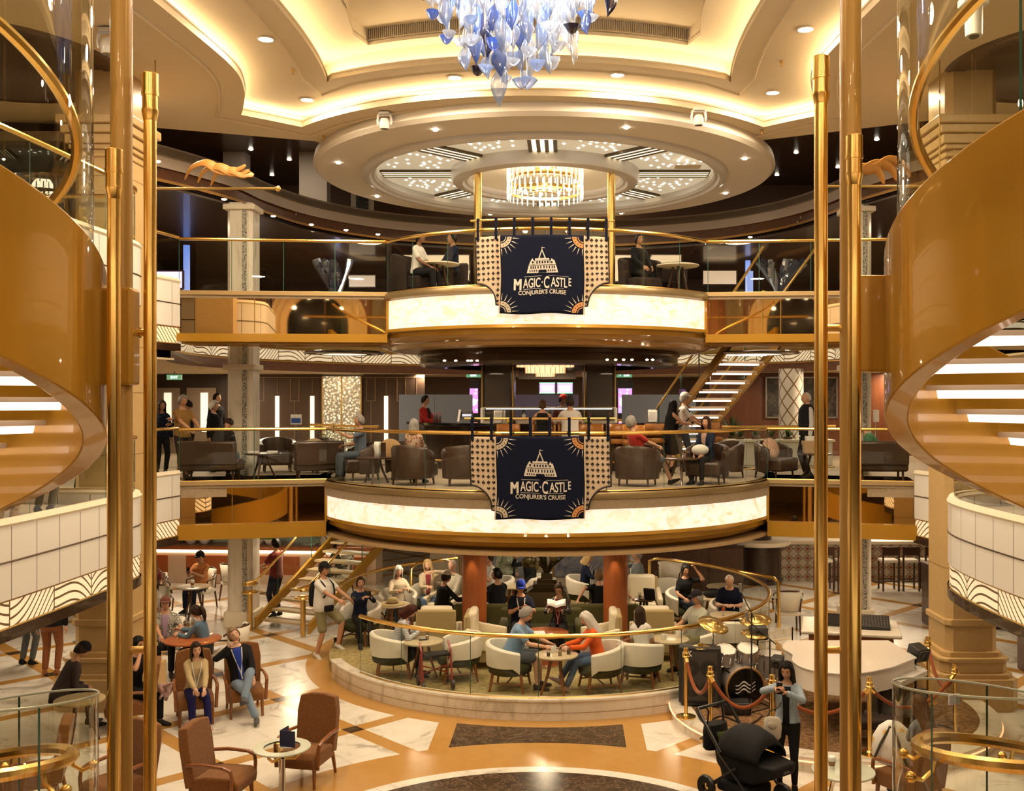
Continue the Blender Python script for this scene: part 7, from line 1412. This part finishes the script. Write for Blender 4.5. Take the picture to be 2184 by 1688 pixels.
t = thing('stage_sign', 'small red and white standing sign on the dark divider', 'sign', (XA(1475,25.6),25.6,ZF+1.19)); MB().box((0,0,.14), (.14,.02,.26)).build('board', WHITE, t, 0); MB().box((0,-.012,.20), (.12,.006,.1)).build('red_band', RED, t, 0)
# ================= the people in the photo =================
K = cloth((.012,.012,.014)); NVY = cloth((.012,.018,.045)); WHT = cloth((.74,.71,.66)); CRM = cloth((.66,.56,.40)); JEAN = cloth((.09,.15,.26)); JEANL = cloth((.22,.30,.42)); GRY = cloth((.30,.31,.32)); KHAKI = cloth((.23,.20,.10)); SHW = cloth((.62,.58,.52)); SHP = cloth((.48,.33,.30))
PB = printed('dots_black', (.5,.48,.42), (.02,.02,.02), (.03,.03,.03), 22)
P_ = person
ph = mat('phone_black', (.01,.01,.012), .2)
def gadget(name, label, cat, P, side, dims, mt, scr=None, rz=0, tilt=0):
    po, arms, s, HM = P; S, e, w_ = arms[side]; f = (w_-e).normalized(); M_ = Matrix.Translation(po.location)@Matrix.Rotation(po.rotation_euler.z,4,'Z'); c = M_@((w_+f*.10)*s+V((0,-.015,.02)))
    o = thing(name, label, cat, c, po.rotation_euler.z+R(rz)); q = Matrix.Rotation(tilt,4,'X'); MB().box((0,0,0), dims, xf=q).build('case', mt, o, 0, bevel=.006)
    if scr: MB().box((0,dims[1]/2+.002,0), (dims[0]*.9,.003,dims[2]*.9), xf=q).build('screen', scr, o, 0)
    return o
# lower hall, foreground
a = P_('woman with long black hair in a denim jacket looking at her phone', 3.17, 12.62, -3.25, -18, H=1.62, fem=True, skin=1, hair=('vlong','black'), top=fabric('light_denim', (.22,.29,.36), (.36,.43,.50), 40), sleeve='long', hem=.0, bottom=K, blen='tight', hl=(.02,-.34,1.32), hr=(-.10,-.36,1.37), pl=(.8,.1,-.5), pr=(-.8,.1,-.3), head=(-12,18,0), inner=K, vox=.011, curl=.75, shoes=K)
gadget('mobile_phone', 'phone held up by the woman in the denim jacket', 'phone', a, 1, (.075,.012,.15), ph)
t = thing('crossbody_bag', 'small cream bag hanging in front of the woman in denim', 'bag', (2.93,12.33,-2.36), R(-18)); MB().loft([[(.11*k*cos(q),.05*k*sin(q),z) for q in [2*pi*i/16 for i in range(16)]] for k, z in ((.5,-.17),(.9,-.12),(1,.0),(.95,.09),(.7,.12))]).build('body', cloth((.62,.56,.46)), t, 1.0); MB().tube([(-.08,0,.1),(-.02,0,.2),(.06,0,.24),(.1,.05,.3)], .008, 5).build('strap', mat('strap_olive', (.05,.045,.03), .6), t); MB().ell((0,-.045,.03), (.06,.02,.05), 10, 6).build('pocket', cloth((.5,.44,.36)), t)
P_('dark-haired woman in a beige jumper and navy trousers, left brown armchair', -5.20, 15.22, -3.25, 28, sit=.44, H=1.58, fem=True, skin=0, hair=('bob','dark'), top=cloth((.50,.38,.20)), sleeve='long', hem=-.12, bottom=cloth((.012,.012,.075)), shoes=SHP, lan=1, hl=(.06,-.50,.58), hr=(-.06,-.52,.60), lean=8, head=(6,2,-6), vox=.012, feet=((.12,-.50,.09),(-.10,-.46,.09)))
P_('man in a black cardigan and blue jeans leaning on his hand, legs crossed', -4.62, 15.62, -3.25, 22, sit=.46, H=1.76, skin=0, hair=('short','sandy'), top=K, sleeve='long', hem=-.12, bottom=JEANL, shoes=cloth((.10,.10,.10)), inner=cloth((.02,.05,.35)), lan=1, lean=-8, roll=-10, head=(14,4,-18), hl=(.14,-.36,.66), hr=(-.20,-.20,1.13), pr=(-.8,-.2,-.6), feet=((-.02,-.58,.40),(.16,-.52,.09)), vox=.012)
P_('man in a black and white floral shirt and red cap at the round red table', -6.82, 18.15, -3.25, 20, sit=.45, fat=1.25, skin=1, hair=('short','dark'), top=printed('mono_floral', (.62,.60,.52), (.05,.05,.05), (.30,.28,.24), 13), cap=cloth((.16,.05,.03)), visor='front', inner=cloth((.30,.20,.28)), hl=(.34,-.46,.66), hr=(-.05,-.50,.70), bottom=K)
P_('woman in a blue denim shirt with a dark ponytail, turned to the red table', -5.95, 17.75, -3.25, -95, sit=.45, H=1.62, fem=True, skin=0, hair=('pony','dark'), top=cloth((.10,.17,.25)), sleeve='long', bottom=K, lean=14, hl=(.06,-.48,.76), hr=(-.08,-.50,.82), head=(-10,6,0))
a = P_('man in an orange patterned shirt and black cap using a phone by the bakery', -8.12, 23.5, -3.25, -16, sit=.46, H=1.74, fat=1.1, skin=2, hair=('short','black'), top=printed('orange_floral', (.30,.08,.02), (.60,.26,.07), (.50,.18,.05), 9), cap=K, visor='front', bottom=NVY, hl=(.05,-.38,.92), hr=(-.06,-.38,.92), head=(0,22,0)); gadget('mobile_phone', 'phone held by the man in the orange patterned shirt', 'phone', a, 1, (.075,.012,.14), ph)
P_('person in a dark red floral shirt with long dark hair beside the orange shirt', -9.02, 22.95, -3.25, 30, sit=.45, H=1.66, fem=True, skin=2, hair=('long','dark'), top=printed('red_floral', (.45,.28,.2), (.10,.015,.012), (.16,.03,.02), 11), bottom=K)
P_('child in a white top and pink flowered trousers at the left edge of the hall', -8.28, 21.25, -3.25, 30, sit=.42, H=1.35, fem=True, skin=2, hair=('long','dark'), top=WHT, bottom=printed('pink_floral', (.35,.06,.08), (.5,.34,.32), (.58,.44,.42), 16))
a = P_('man in a dark red shirt standing behind the marble column with a phone', -6.15, 22.75, -3.25, -115, H=1.76, skin=1, hair=('short','black'), top=cloth((.16,.02,.015)), bottom=cloth((.01,.02,.05)), hl=(.12,-.42,1.08), hr=(-.14,-.36,1.06)); gadget('mobile_phone', 'blue-lit phone of the man in the dark red shirt', 'phone', a, 1, (.075,.012,.15), ph, SCREENB)
P_('person in dark grey seated at the table beyond the staircase', -5.38, 25.5, -3.25, -70, sit=.45, skin=2, hair=('short','black'), top=cloth((.06,.07,.06)), bottom=cloth((.12,.08,.05)), lean=10)
a = P_('man with a black cap, backpack and khaki shorts stepping up to the lounge', -4.22, 19.15, -3.25, 62, H=1.80, fat=1.35, skin=1, hair=('short','dark'), top=WHT, bottom=KHAKI, blen='short', shoes=SHW, cap=K, visor='front', bag=K, hl=(.20,-.50,1.10), hr=(-.10,-.52,1.12), feet=((.12,-.26,.25),(-.12,.05,.085)), glasses=True)
t = thing('stemmed_glass', 'glass of dark drink held by the man with the backpack', 'glass', Matrix.Translation(a[0].location)@Matrix.Rotation(a[0].rotation_euler.z,4,'Z')@((a[1][1][2]+(a[1][1][2]-a[1][1][1]).normalized()*.09)*a[2]+V((0,-.02,-.05))), group='cups and glasses on tables'); MB().lathe([(0,0),(.035,0),(.006,.01),(.005,.06),(.03,.08),(.042,.13),(.036,.17)], n=14).build('glass', glassmat('tumbler', (.8,.8,.78), 1.5), t); MB().lathe([(0,.065),(.028,.08),(.038,.12),(0,.12)], n=14).build('drink', mat('drink_dark', (.12,.06,.03), .3), t)
t = thing('belt_pouch', 'black pouch on the belt of the man with the backpack', 'pouch', (-4.05,18.88,-2.27), R(40)); MB().box((0,0,0), (.18,.06,.12)).build('body', K, t, .4, bevel=.02); MB().box((0,-.035,.03), (.17,.01,.05)).build('flap', K, t, 0)
# under the left bay
P_('person in grey jeans standing under the left balcony', -9.55, 18.6, -3.25, 170, H=1.72, skin=0, hair=('short','grey'), top=cloth((.25,.04,.03)), bottom=cloth((.10,.11,.11)), shoes=K)
P_('person in rust trousers and a dark jacket under the left balcony', -8.75, 17.9, -3.25, 190, H=1.78, fat=1.2, skin=0, hair=('short','grey'), top=K, sleeve='long', bottom=cloth((.26,.09,.03)), shoes=cloth((.25,.09,.03)))
P_('person all in navy walking under the left balcony with a shoulder bag', -9.1, 20.3, -3.25, -60, H=1.70, skin=0, hair=('short','dark'), top=NVY, sleeve='long', bottom=cloth((.02,.025,.04)), shoes=cloth((.2,.22,.25)), feet=((.1,.15,.09),(-.1,-.2,.085)))
P_('seated person in a black cap seen from behind through the left curved glass', -7.05, 14.85, -3.25, 130, sit=.45, fat=1.15, skin=1, hair=('short','dark'), top=cloth((.06,.045,.045)), sleeve='long', bottom=K, cap=K, visor=None, lean=24, head=(0,18,0))
P_('man in black resting his face on his hand by the left poles', -6.15, 15.2, -3.25, 70, sit=.45, skin=1, hair=('short','black'), top=K, bottom=K, hr=(-.10,-.26,1.12), pr=(-.5,-.5,-.6), lean=8, head=(0,6,0))
P_('brown-haired person in a grey-blue shirt seated behind the right curved glass', 4.75, 12.1, -3.25, -160, sit=.45, H=1.66, fem=True, skin=0, hair=('long','brown'), top=cloth((.16,.19,.23)), sleeve='long', bottom=K, lean=12, head=(0,20,0), hl=(.08,-.4,.7), hr=(-.08,-.4,.7))
# round lounge, front row
P_('woman with short dark red hair in a striped jacket, front left of the lounge', -2.52, 17.2, ZL, 92, sit=.44, H=1.62, fem=True, skin=0, hair=('bob','red'), top=striped('grey_stripes', (.62,.62,.62), (.30,.32,.36), .03, 2), sleeve='long', bottom=K, inner=cloth((.25,.02,.03)), lean=22, head=(0,30,0), hl=(.06,-.42,.78), hr=(-.06,-.42,.78))
P_('man with grey hair and glasses in a pale blue polo, leaning over the front table', -.50, 16.55, ZL, 82, sit=.44, H=1.80, fat=1.25, skin=0, hair=('short','grey'), top=cloth((.20,.33,.52)), bottom=cloth((.09,.10,.12)), blen='short', lean=18, hl=(.10,-.62,.72), hr=(-.10,-.58,.71), head=(0,10,0), glasses=True, vox=.012)
P_('woman with long silver hair in an orange hoodie, leaning over the front table', .93, 16.45, ZL, -78, sit=.44, H=1.66, fem=True, skin=0, hair=('long','white'), top=cloth((.85,.13,.02)), sleeve='long', bottom=JEAN, lean=16, hl=(.08,-.52,.72), hr=(-.08,-.54,.73), head=(0,14,0), feet=((.10,-.56,.09),(-.12,-.62,.16)), vox=.012, shoes=SHP)
P_('woman with long dark hair in a white top, seen from behind', 1.66, 16.72, ZL, 160, sit=.44, H=1.6, fem=True, skin=1, hair=('long','dark'), top=WHT, bottom=cloth((.5,.08,.04)), roll=6, lean=6, shoes=K)
P_('man in a dark cap and pale grey shirt behind the amplifier', 2.72, 17.75, ZL, -50, sit=.44, H=1.78, fat=1.2, skin=1, hair=('short','grey'), top=cloth((.42,.42,.34)), bottom=KHAKI, cap=cloth((.02,.015,.02)), visor='front', head=(-18,10,0), hl=(.1,-.46,.78), hr=(-.2,-.4,.72))
P_('bald man in a navy shirt bent over his phone on the right of the lounge', 3.62, 19.95, ZL, -8, sit=.44, H=1.80, fat=1.2, skin=0, hair=('bald','white'), top=cloth((.008,.010,.028)), bottom=NVY, lean=22, head=(0,34,0), hl=(.08,-.46,.74), hr=(-.10,-.46,.74))
P_('woman in a black tee with dark tied hair touching her ear', 2.86, 20.92, ZL, 18, sit=.44, H=1.66, fem=True, skin=1, hair=('bun','black'), top=K, bottom=cloth((.02,.03,.05)), hl=(.20,-.12,1.20), pl=(.7,-.4,-.6), hr=(-.16,-.34,.66), head=(0,14,0))
# central sofas
a = P_('man in a royal blue cap with a white lanyard on the sofa', -.46, 18.95, ZL, 6, sit=.42, H=1.76, fat=1.15, skin=1, hair=('short','dark'), top=cloth((.010,.012,.025)), bottom=cloth((.03,.03,.04)), cap=cloth((.01,.04,.40)), visor='front', lan=1, hl=(.10,-.34,.90), hr=(-.06,-.36,.88), head=(0,22,0)); gadget('mobile_phone', 'phone held by the man in the royal blue cap', 'phone', a, -1, (.08,.012,.15), ph)
a = P_('woman in a dark patterned jacket and glasses reading a book on the sofa', .26, 18.95, ZL, -8, sit=.42, H=1.64, fem=True, skin=0, hair=('bun','dark'), top=PB, sleeve='long', bottom=K, inner=cloth((.28,.01,.015)), lan=1, hl=(.12,-.40,.84), hr=(-.12,-.40,.84), head=(0,26,0), glasses=True)
t = thing('open_book', 'open book in the lap of the woman on the sofa', 'book', (.22,18.46,ZL+.93)); b = MB(); b.loft([[(x,-.11,.03*abs(sin(x*11))*1.2+.05*abs(x)),(x,.11,.03*abs(sin(x*11))*1.2+.05*abs(x)+.07)] for x in [-.17+.034*i for i in range(11)]], closed=False); b.build('pages', WHITE, t, 1.2, solid=.015); b = MB(); b.loft([[(x,-.115,.05*abs(x)-.015),(x,.115,.05*abs(x)+.055)] for x in (-.18,0,.18)], closed=False); b.build('cover', cloth((.12,.02,.02)), t, 0, solid=.006)
P_('man in a black polo on the rear left sofa, arm stretched along its back', -.98, 20.15, ZL, 215, sit=.42, H=1.78, fat=1.15, skin=2, hair=('short','black'), top=K, bottom=K, hl=(.62,.20,.80), pl=(.3,.6,.4), head=(55,0,0))
P_('girl with long blond hair on the rear left sofa, from behind', -1.52, 20.1, ZL, 170, sit=.40, H=1.5, fem=True, skin=0, hair=('vlong','blond'), top=printed('grey_print', (.5,.46,.38), (.2,.17,.13), (.4,.36,.3), 15), bottom=K)
P_('man in a black tee seen from behind on the rear right sofa, arms spread', 1.06, 20.2, ZL, 186, sit=.40, H=1.76, skin=0, hair=('short','sandy'), top=K, bottom=K, hl=(.46,.28,.78), pl=(.3,.6,.4), hr=(-.60,.22,.80), pr=(-.3,.6,.4), head=(-10,0,0))
cup(1.45, 19.72, ZL+.73, 'iced coffee held on the sofa back by the man in the black tee', 'glass')
# lounge rear
P_('woman with long white hair in a cream jumper at the left rear of the lounge', -3.08, 20.85, ZL, 22, sit=.44, H=1.64, fem=True, skin=0, hair=('long','white'), top=CRM, sleeve='long', bottom=JEAN, hl=(.10,-.38,.86), hr=(-.10,-.40,.84), head=(0,20,0))
P_('woman with long blond hair in a cream cardigan, one arm raised, rear of the lounge', -2.56, 21.5, ZL, 12, sit=.44, H=1.68, fem=True, skin=0, hair=('long','blond'), top=cloth((.62,.52,.36)), sleeve='long', bottom=JEAN, inner=cloth((.25,.04,.05)), hl=(.10,-.30,1.10), pl=(.9,-.1,.1), hr=(-.02,-.40,.80), head=(-25,4,-8))
P_('man in a white cap and black jacket, seen from behind left of the red column', -2.1, 20.0, ZL, 130, sit=.42, H=1.74, skin=1, hair=('short','dark'), top=K, sleeve='long', bottom=K, cap=cloth((.60,.54,.42)), visor='front', lean=10, hr=(-.46,-.40,.78))
P_('bald man in a cream shirt looking down, left of the red column', -2.0, 21.3, ZL, -25, sit=.42, H=1.76, fat=1.2, skin=0, hair=('bald','white'), top=cloth((.62,.58,.46)), sleeve='long', bottom=K, head=(0,24,0))
a = P_('dark-haired person with a phone half hidden behind the backpack man', -3.6, 19.55, ZL, 25, sit=.44, H=1.62, fem=True, skin=1, hair=('short','dark'), top=NVY, sleeve='long', bottom=K, hl=(.1,-.4,.95), hr=(-.05,-.42,.95)); gadget('mobile_phone', 'lit phone of the person behind the backpack man', 'phone', a, 1, (.08,.012,.15), ph, SCREENB)
P_('person in a white tee beside the left red column, rear of the lounge', -1.3, 22.35, ZL, -60, sit=.44, skin=1, hair=('short','dark'), top=WHT, bottom=K, hl=(.1,-.3,.9), hr=(-.1,-.3,.9))
P_('woman in a green patterned blouse standing behind the lounge sofas', -.95, 23.0, ZL, 170, H=1.64, fem=True, skin=1, hair=('bob','brown'), top=printed('green_print', (.12,.18,.10), (.25,.30,.20), (.36,.40,.30), 17), sleeve='long', hem=-.2, bottom=K)
P_('person in black lifting a white coffee cup, rear centre of the lounge', -.42, 22.8, ZL, -40, sit=.46, H=1.72, skin=1, hair=('short','black'), top=K, sleeve='long', bottom=K, hr=(-.16,-.30,1.16), pr=(-.7,-.3,-.5)); cup(-.70, 22.5, ZL+1.22, 'white paper cup lifted by the person in black', 'paper')
P_('blonde woman in a navy jacket looking at her phone, rear right of the planter', .80, 22.55, ZL, 75, sit=.44, H=1.66, fem=True, skin=0, hair=('bob','blond'), top=NVY, sleeve='long', bottom=K, lan=1, hl=(.06,-.4,.88), hr=(-.06,-.42,.88), head=(0,22,0), lean=6)
P_('man in a grey shirt, chin on hand, by the right red column', 2.0, 22.55, ZL, -75, sit=.44, H=1.80, fat=1.25, skin=0, hair=('short','grey'), top=cloth((.22,.25,.27)), sleeve='long', bottom=cloth((.14,.15,.16)), hr=(-.08,-.28,1.14), pr=(-.6,-.5,-.4))
# middle deck
a = P_('bearded man in a yellow patterned shirt standing at the left middle rail', -7.55, 20.85, 0, 55, H=1.74, fat=1.1, skin=1, hair=('short','grey'), top=printed('yellow_print', (.06,.03,.01), (.34,.20,.04), (.26,.13,.03), 20), bottom=cloth((.03,.02,.02)), blen='short', hl=(.10,-.46,1.05), hr=(-.12,-.44,1.04), head=(0,16,0)); 
tag(MB().box((-7.14,20.6,1.02), (.18,.14,.01), .4).build('paper_sheet', WHITE, None, 0), 'white paper held by the man in the yellow patterned shirt', 'paper')
P_('white-haired woman in a black coat on the middle deck', -7.62, 22.9, 0, 78, H=1.60, fat=1.2, fem=True, skin=0, hair=('curly','white'), top=K, sleeve='long', hem=-.25, bottom=K)
P_('man in a black jacket standing near the marble column on the middle deck', -8.35, 25.2, 0, 60, H=1.80, skin=1, hair=('short','black'), top=K, sleeve='long', bottom=K)
P_('person in a black jacket behind the yellow patterned shirt', -7.92, 22.2, 0, -60, H=1.64, skin=1, hair=('short','black'), top=K, sleeve='long', bottom=K, hl=(.1,-.35,1.2), hr=(-.1,-.35,1.1), head=(0,20,0))
P_('person in dark clothes at the far left of the middle deck', -8.6, 22.4, 0, 40, H=1.62, fem=True, skin=2, hair=('long','dark'), top=NVY, sleeve='long', bottom=K)
P_('seated person with a black backpack on the left bridge bench', -6.72, 20.75, 0, 165, sit=.44, H=1.7, skin=1, hair=('short','dark'), top=K, sleeve='long', bottom=JEAN, bag=cloth((.03,.03,.03)), lean=22, head=(0,40,0))
a = P_('grey-haired man in a blue-grey shirt holding up a phone on the middle deck', -3.82, 20.65, 0, -62, sit=.44, H=1.72, skin=1, hair=('short','grey'), top=cloth((.13,.16,.22)), bottom=cloth((.08,.1,.13)), hl=(.05,-.46,.98), hr=(-.15,-.3,.7)); gadget('mobile_phone', 'phone held up on the middle deck by the grey-haired man', 'phone', a, 1, (.075,.012,.15), ph)
P_('bartender in a red shirt with black waistcoat behind the bar', XA(905,25.3), 25.3, 0, 70, H=1.74, skin=1, hair=('short','black'), top=cloth((.40,.02,.015)), sleeve='long', bottom=K, inner=K, hl=(.10,-.40,1.08), hr=(-.1,-.38,1.1), head=(0,10,0))
P_('grey-haired woman in a red and cream patterned dress, seen from behind', -2.55, 19.45, 0, 172, sit=.42, H=1.62, fem=True, skin=0, hair=('bob','grey'), top=printed('red_dress', (.20,.05,.03), (.36,.16,.10), (.5,.36,.26), 18), hem=-.16, bottom=printed('red_dress', (.20,.05,.03), (.36,.16,.10), (.5,.36,.26), 18), blen='skirt')
P_('woman in a strappy black top with bare shoulders at the bar', XA(1157,22.15), 22.15, 0, 180, sit=.78, H=1.66, fem=True, skin=1, hair=('bun','brown'), top=K, sleeve='none', hem=-.1, bottom=K, feet=((.1,-.3,.32),(-.1,-.3,.32)), hl=(.18,-.42,1.10), hr=(-.18,-.42,1.10))
P_('man in a white tee and dark cap seen from behind at the bar', XA(1216,22.15), 22.15, 0, 186, sit=.78, H=1.80, fat=1.2, skin=1, hair=('short','dark'), top=WHT, bottom=K, cap=cloth((.04,.04,.045)), visor='front', feet=((.1,-.3,.32),(-.1,-.3,.32)), hl=(.18,-.42,1.12), hr=(-.18,-.42,1.12))
P_('man in dark clothes with a red headband facing the guests at the bar', XA(1200,24.3), 24.3, 0, 20, H=1.76, skin=3, hair=('short','black'), top=cloth((.10,.03,.02)), bottom=K, cap=cloth((.40,.02,.02)), visor=None, head=(20,16,0))
P_('woman with long black hair in a black dress leaning at the bar end', XA(1425,22.5), 22.5, 0, 118, H=1.64, fem=True, skin=1, hair=('long','black'), top=K, sleeve='none', hem=-.16, bottom=K, blen='skirt', hl=(.05,-.5,1.12), hr=(-.1,-.5,1.1), lean=10)
P_('man in a white cap and white tee with a dark backpack at the bar end', XA(1458,23.0), 23.0, 0, 85, H=1.80, skin=1, hair=('short','grey'), top=WHT, bottom=cloth((.06,.07,.1)), cap=WHT, visor='front', bag=K, hl=(.1,-.45,1.1), hr=(-.1,-.4,1.05))
P_('man in a red shirt and shorts reclining right of the lower banner', 1.80, 19.25, 0, 118, sit=.44, H=1.76, fat=1.1, skin=0, hair=('short','grey'), top=cloth((.48,.03,.02)), bottom=cloth((.10,.11,.14)), blen='short', lean=-18, shoes=K, feet=((.02,-.70,.30),(-.14,-.62,.09)), hl=(.1,-.42,.74), hr=(-.1,-.42,.72), head=(0,10,0))
P_('woman in a navy jacket with a white bag in her lap', 3.15, 19.75, 0, -35, sit=.44, H=1.66, fem=True, skin=1, hair=('long','dark'), top=NVY, sleeve='long', bottom=K, inner=cloth((.4,.25,.2)))
t = thing('white_bag', 'white cloth bag in the lap of the woman in navy', 'bag', (2.98,19.45,.62)); MB().ell((0,0,.05), (.17,.10,.11), 14, 8).build('body', WHT, t); MB().tube([(-.1,0,.12),(0,0,.22),(.1,0,.12)], .01, 5).build('strap', K, t)
cup(2.55, 19.35, .52, 'yellow canned drink on the low table before the woman with the white bag', 'glass', mat('drink_yellow', (.6,.42,.05), .3)); cup(2.68, 19.45, .52, 'pink iced drink on the low table before the woman with the white bag', 'glass', mat('drink_pink', (.55,.35,.32), .3))
a = P_('bald man in a black vest over a white shirt standing on the right bridge', XA(1722,21.3), 21.3, 0, -85, H=1.80, fat=1.15, skin=0, hair=('bald','white'), top=cloth((.58,.56,.56)), sleeve='long', bottom=K, inner=K, head=(0,12,0))
MB().lathe([(.20,-.30),(.225,0),(.21,.22),(.15,.30),(.09,.345)], n=24, sy=.78).build('vest', K, a[0], 1.2, loc=(0,-.01,1.16))
P_('man in a green shirt bent forward on the right bridge bench', 6.85, 20.7, 0, -100, sit=.42, H=1.74, fat=1.2, skin=1, hair=('short','grey'), top=cloth((.05,.17,.08)), bottom=K, lean=34, head=(0,25,0), hl=(.2,-.5,.6), hr=(-.2,-.5,.6))
P_('person in dark trousers standing behind the left bay glass on the middle deck', XA(172,17.3), 17.3, 0, 160, H=1.72, skin=1, hair=('short','black'), top=NVY, sleeve='long', bottom=K)
P_('person in grey trousers standing behind the left bay glass on the middle deck', XA(95,14.6), 14.6, 0, 175, H=1.74, skin=1, hair=('short','grey'), top=GRY, bottom=cloth((.13,.12,.09)))
P_('person in leopard print trousers at the far left behind the bay glass', XA(12,12.9), 12.9, 0, 180, H=1.6, fem=True, skin=1, hair=('bob','brown'), top=K, bottom=printed('leopard', (.02,.015,.01), (.30,.18,.08), (.36,.24,.12), 24))
# upper deck
P_('person in a white shirt at a table on the upper platform', XA(890,21.0), 21.0, 3.78, 70, sit=.45, H=1.74, skin=3, hair=('short','black'), top=WHT, bottom=K, lean=4)
P_('person in dark clothes on the upper platform, left of the banner', XA(965,21.6), 21.7, 3.78, -60, sit=.55, H=1.74, skin=2, hair=('short','black'), top=NVY, sleeve='long', bottom=K)
P_('person in dark clothes on the upper platform, right of the banner', XA(1362,21.9), 21.9, 3.78, 30, sit=.55, H=1.74, skin=2, hair=('short','black'), top=K, sleeve='long', bottom=K)
finish_people()
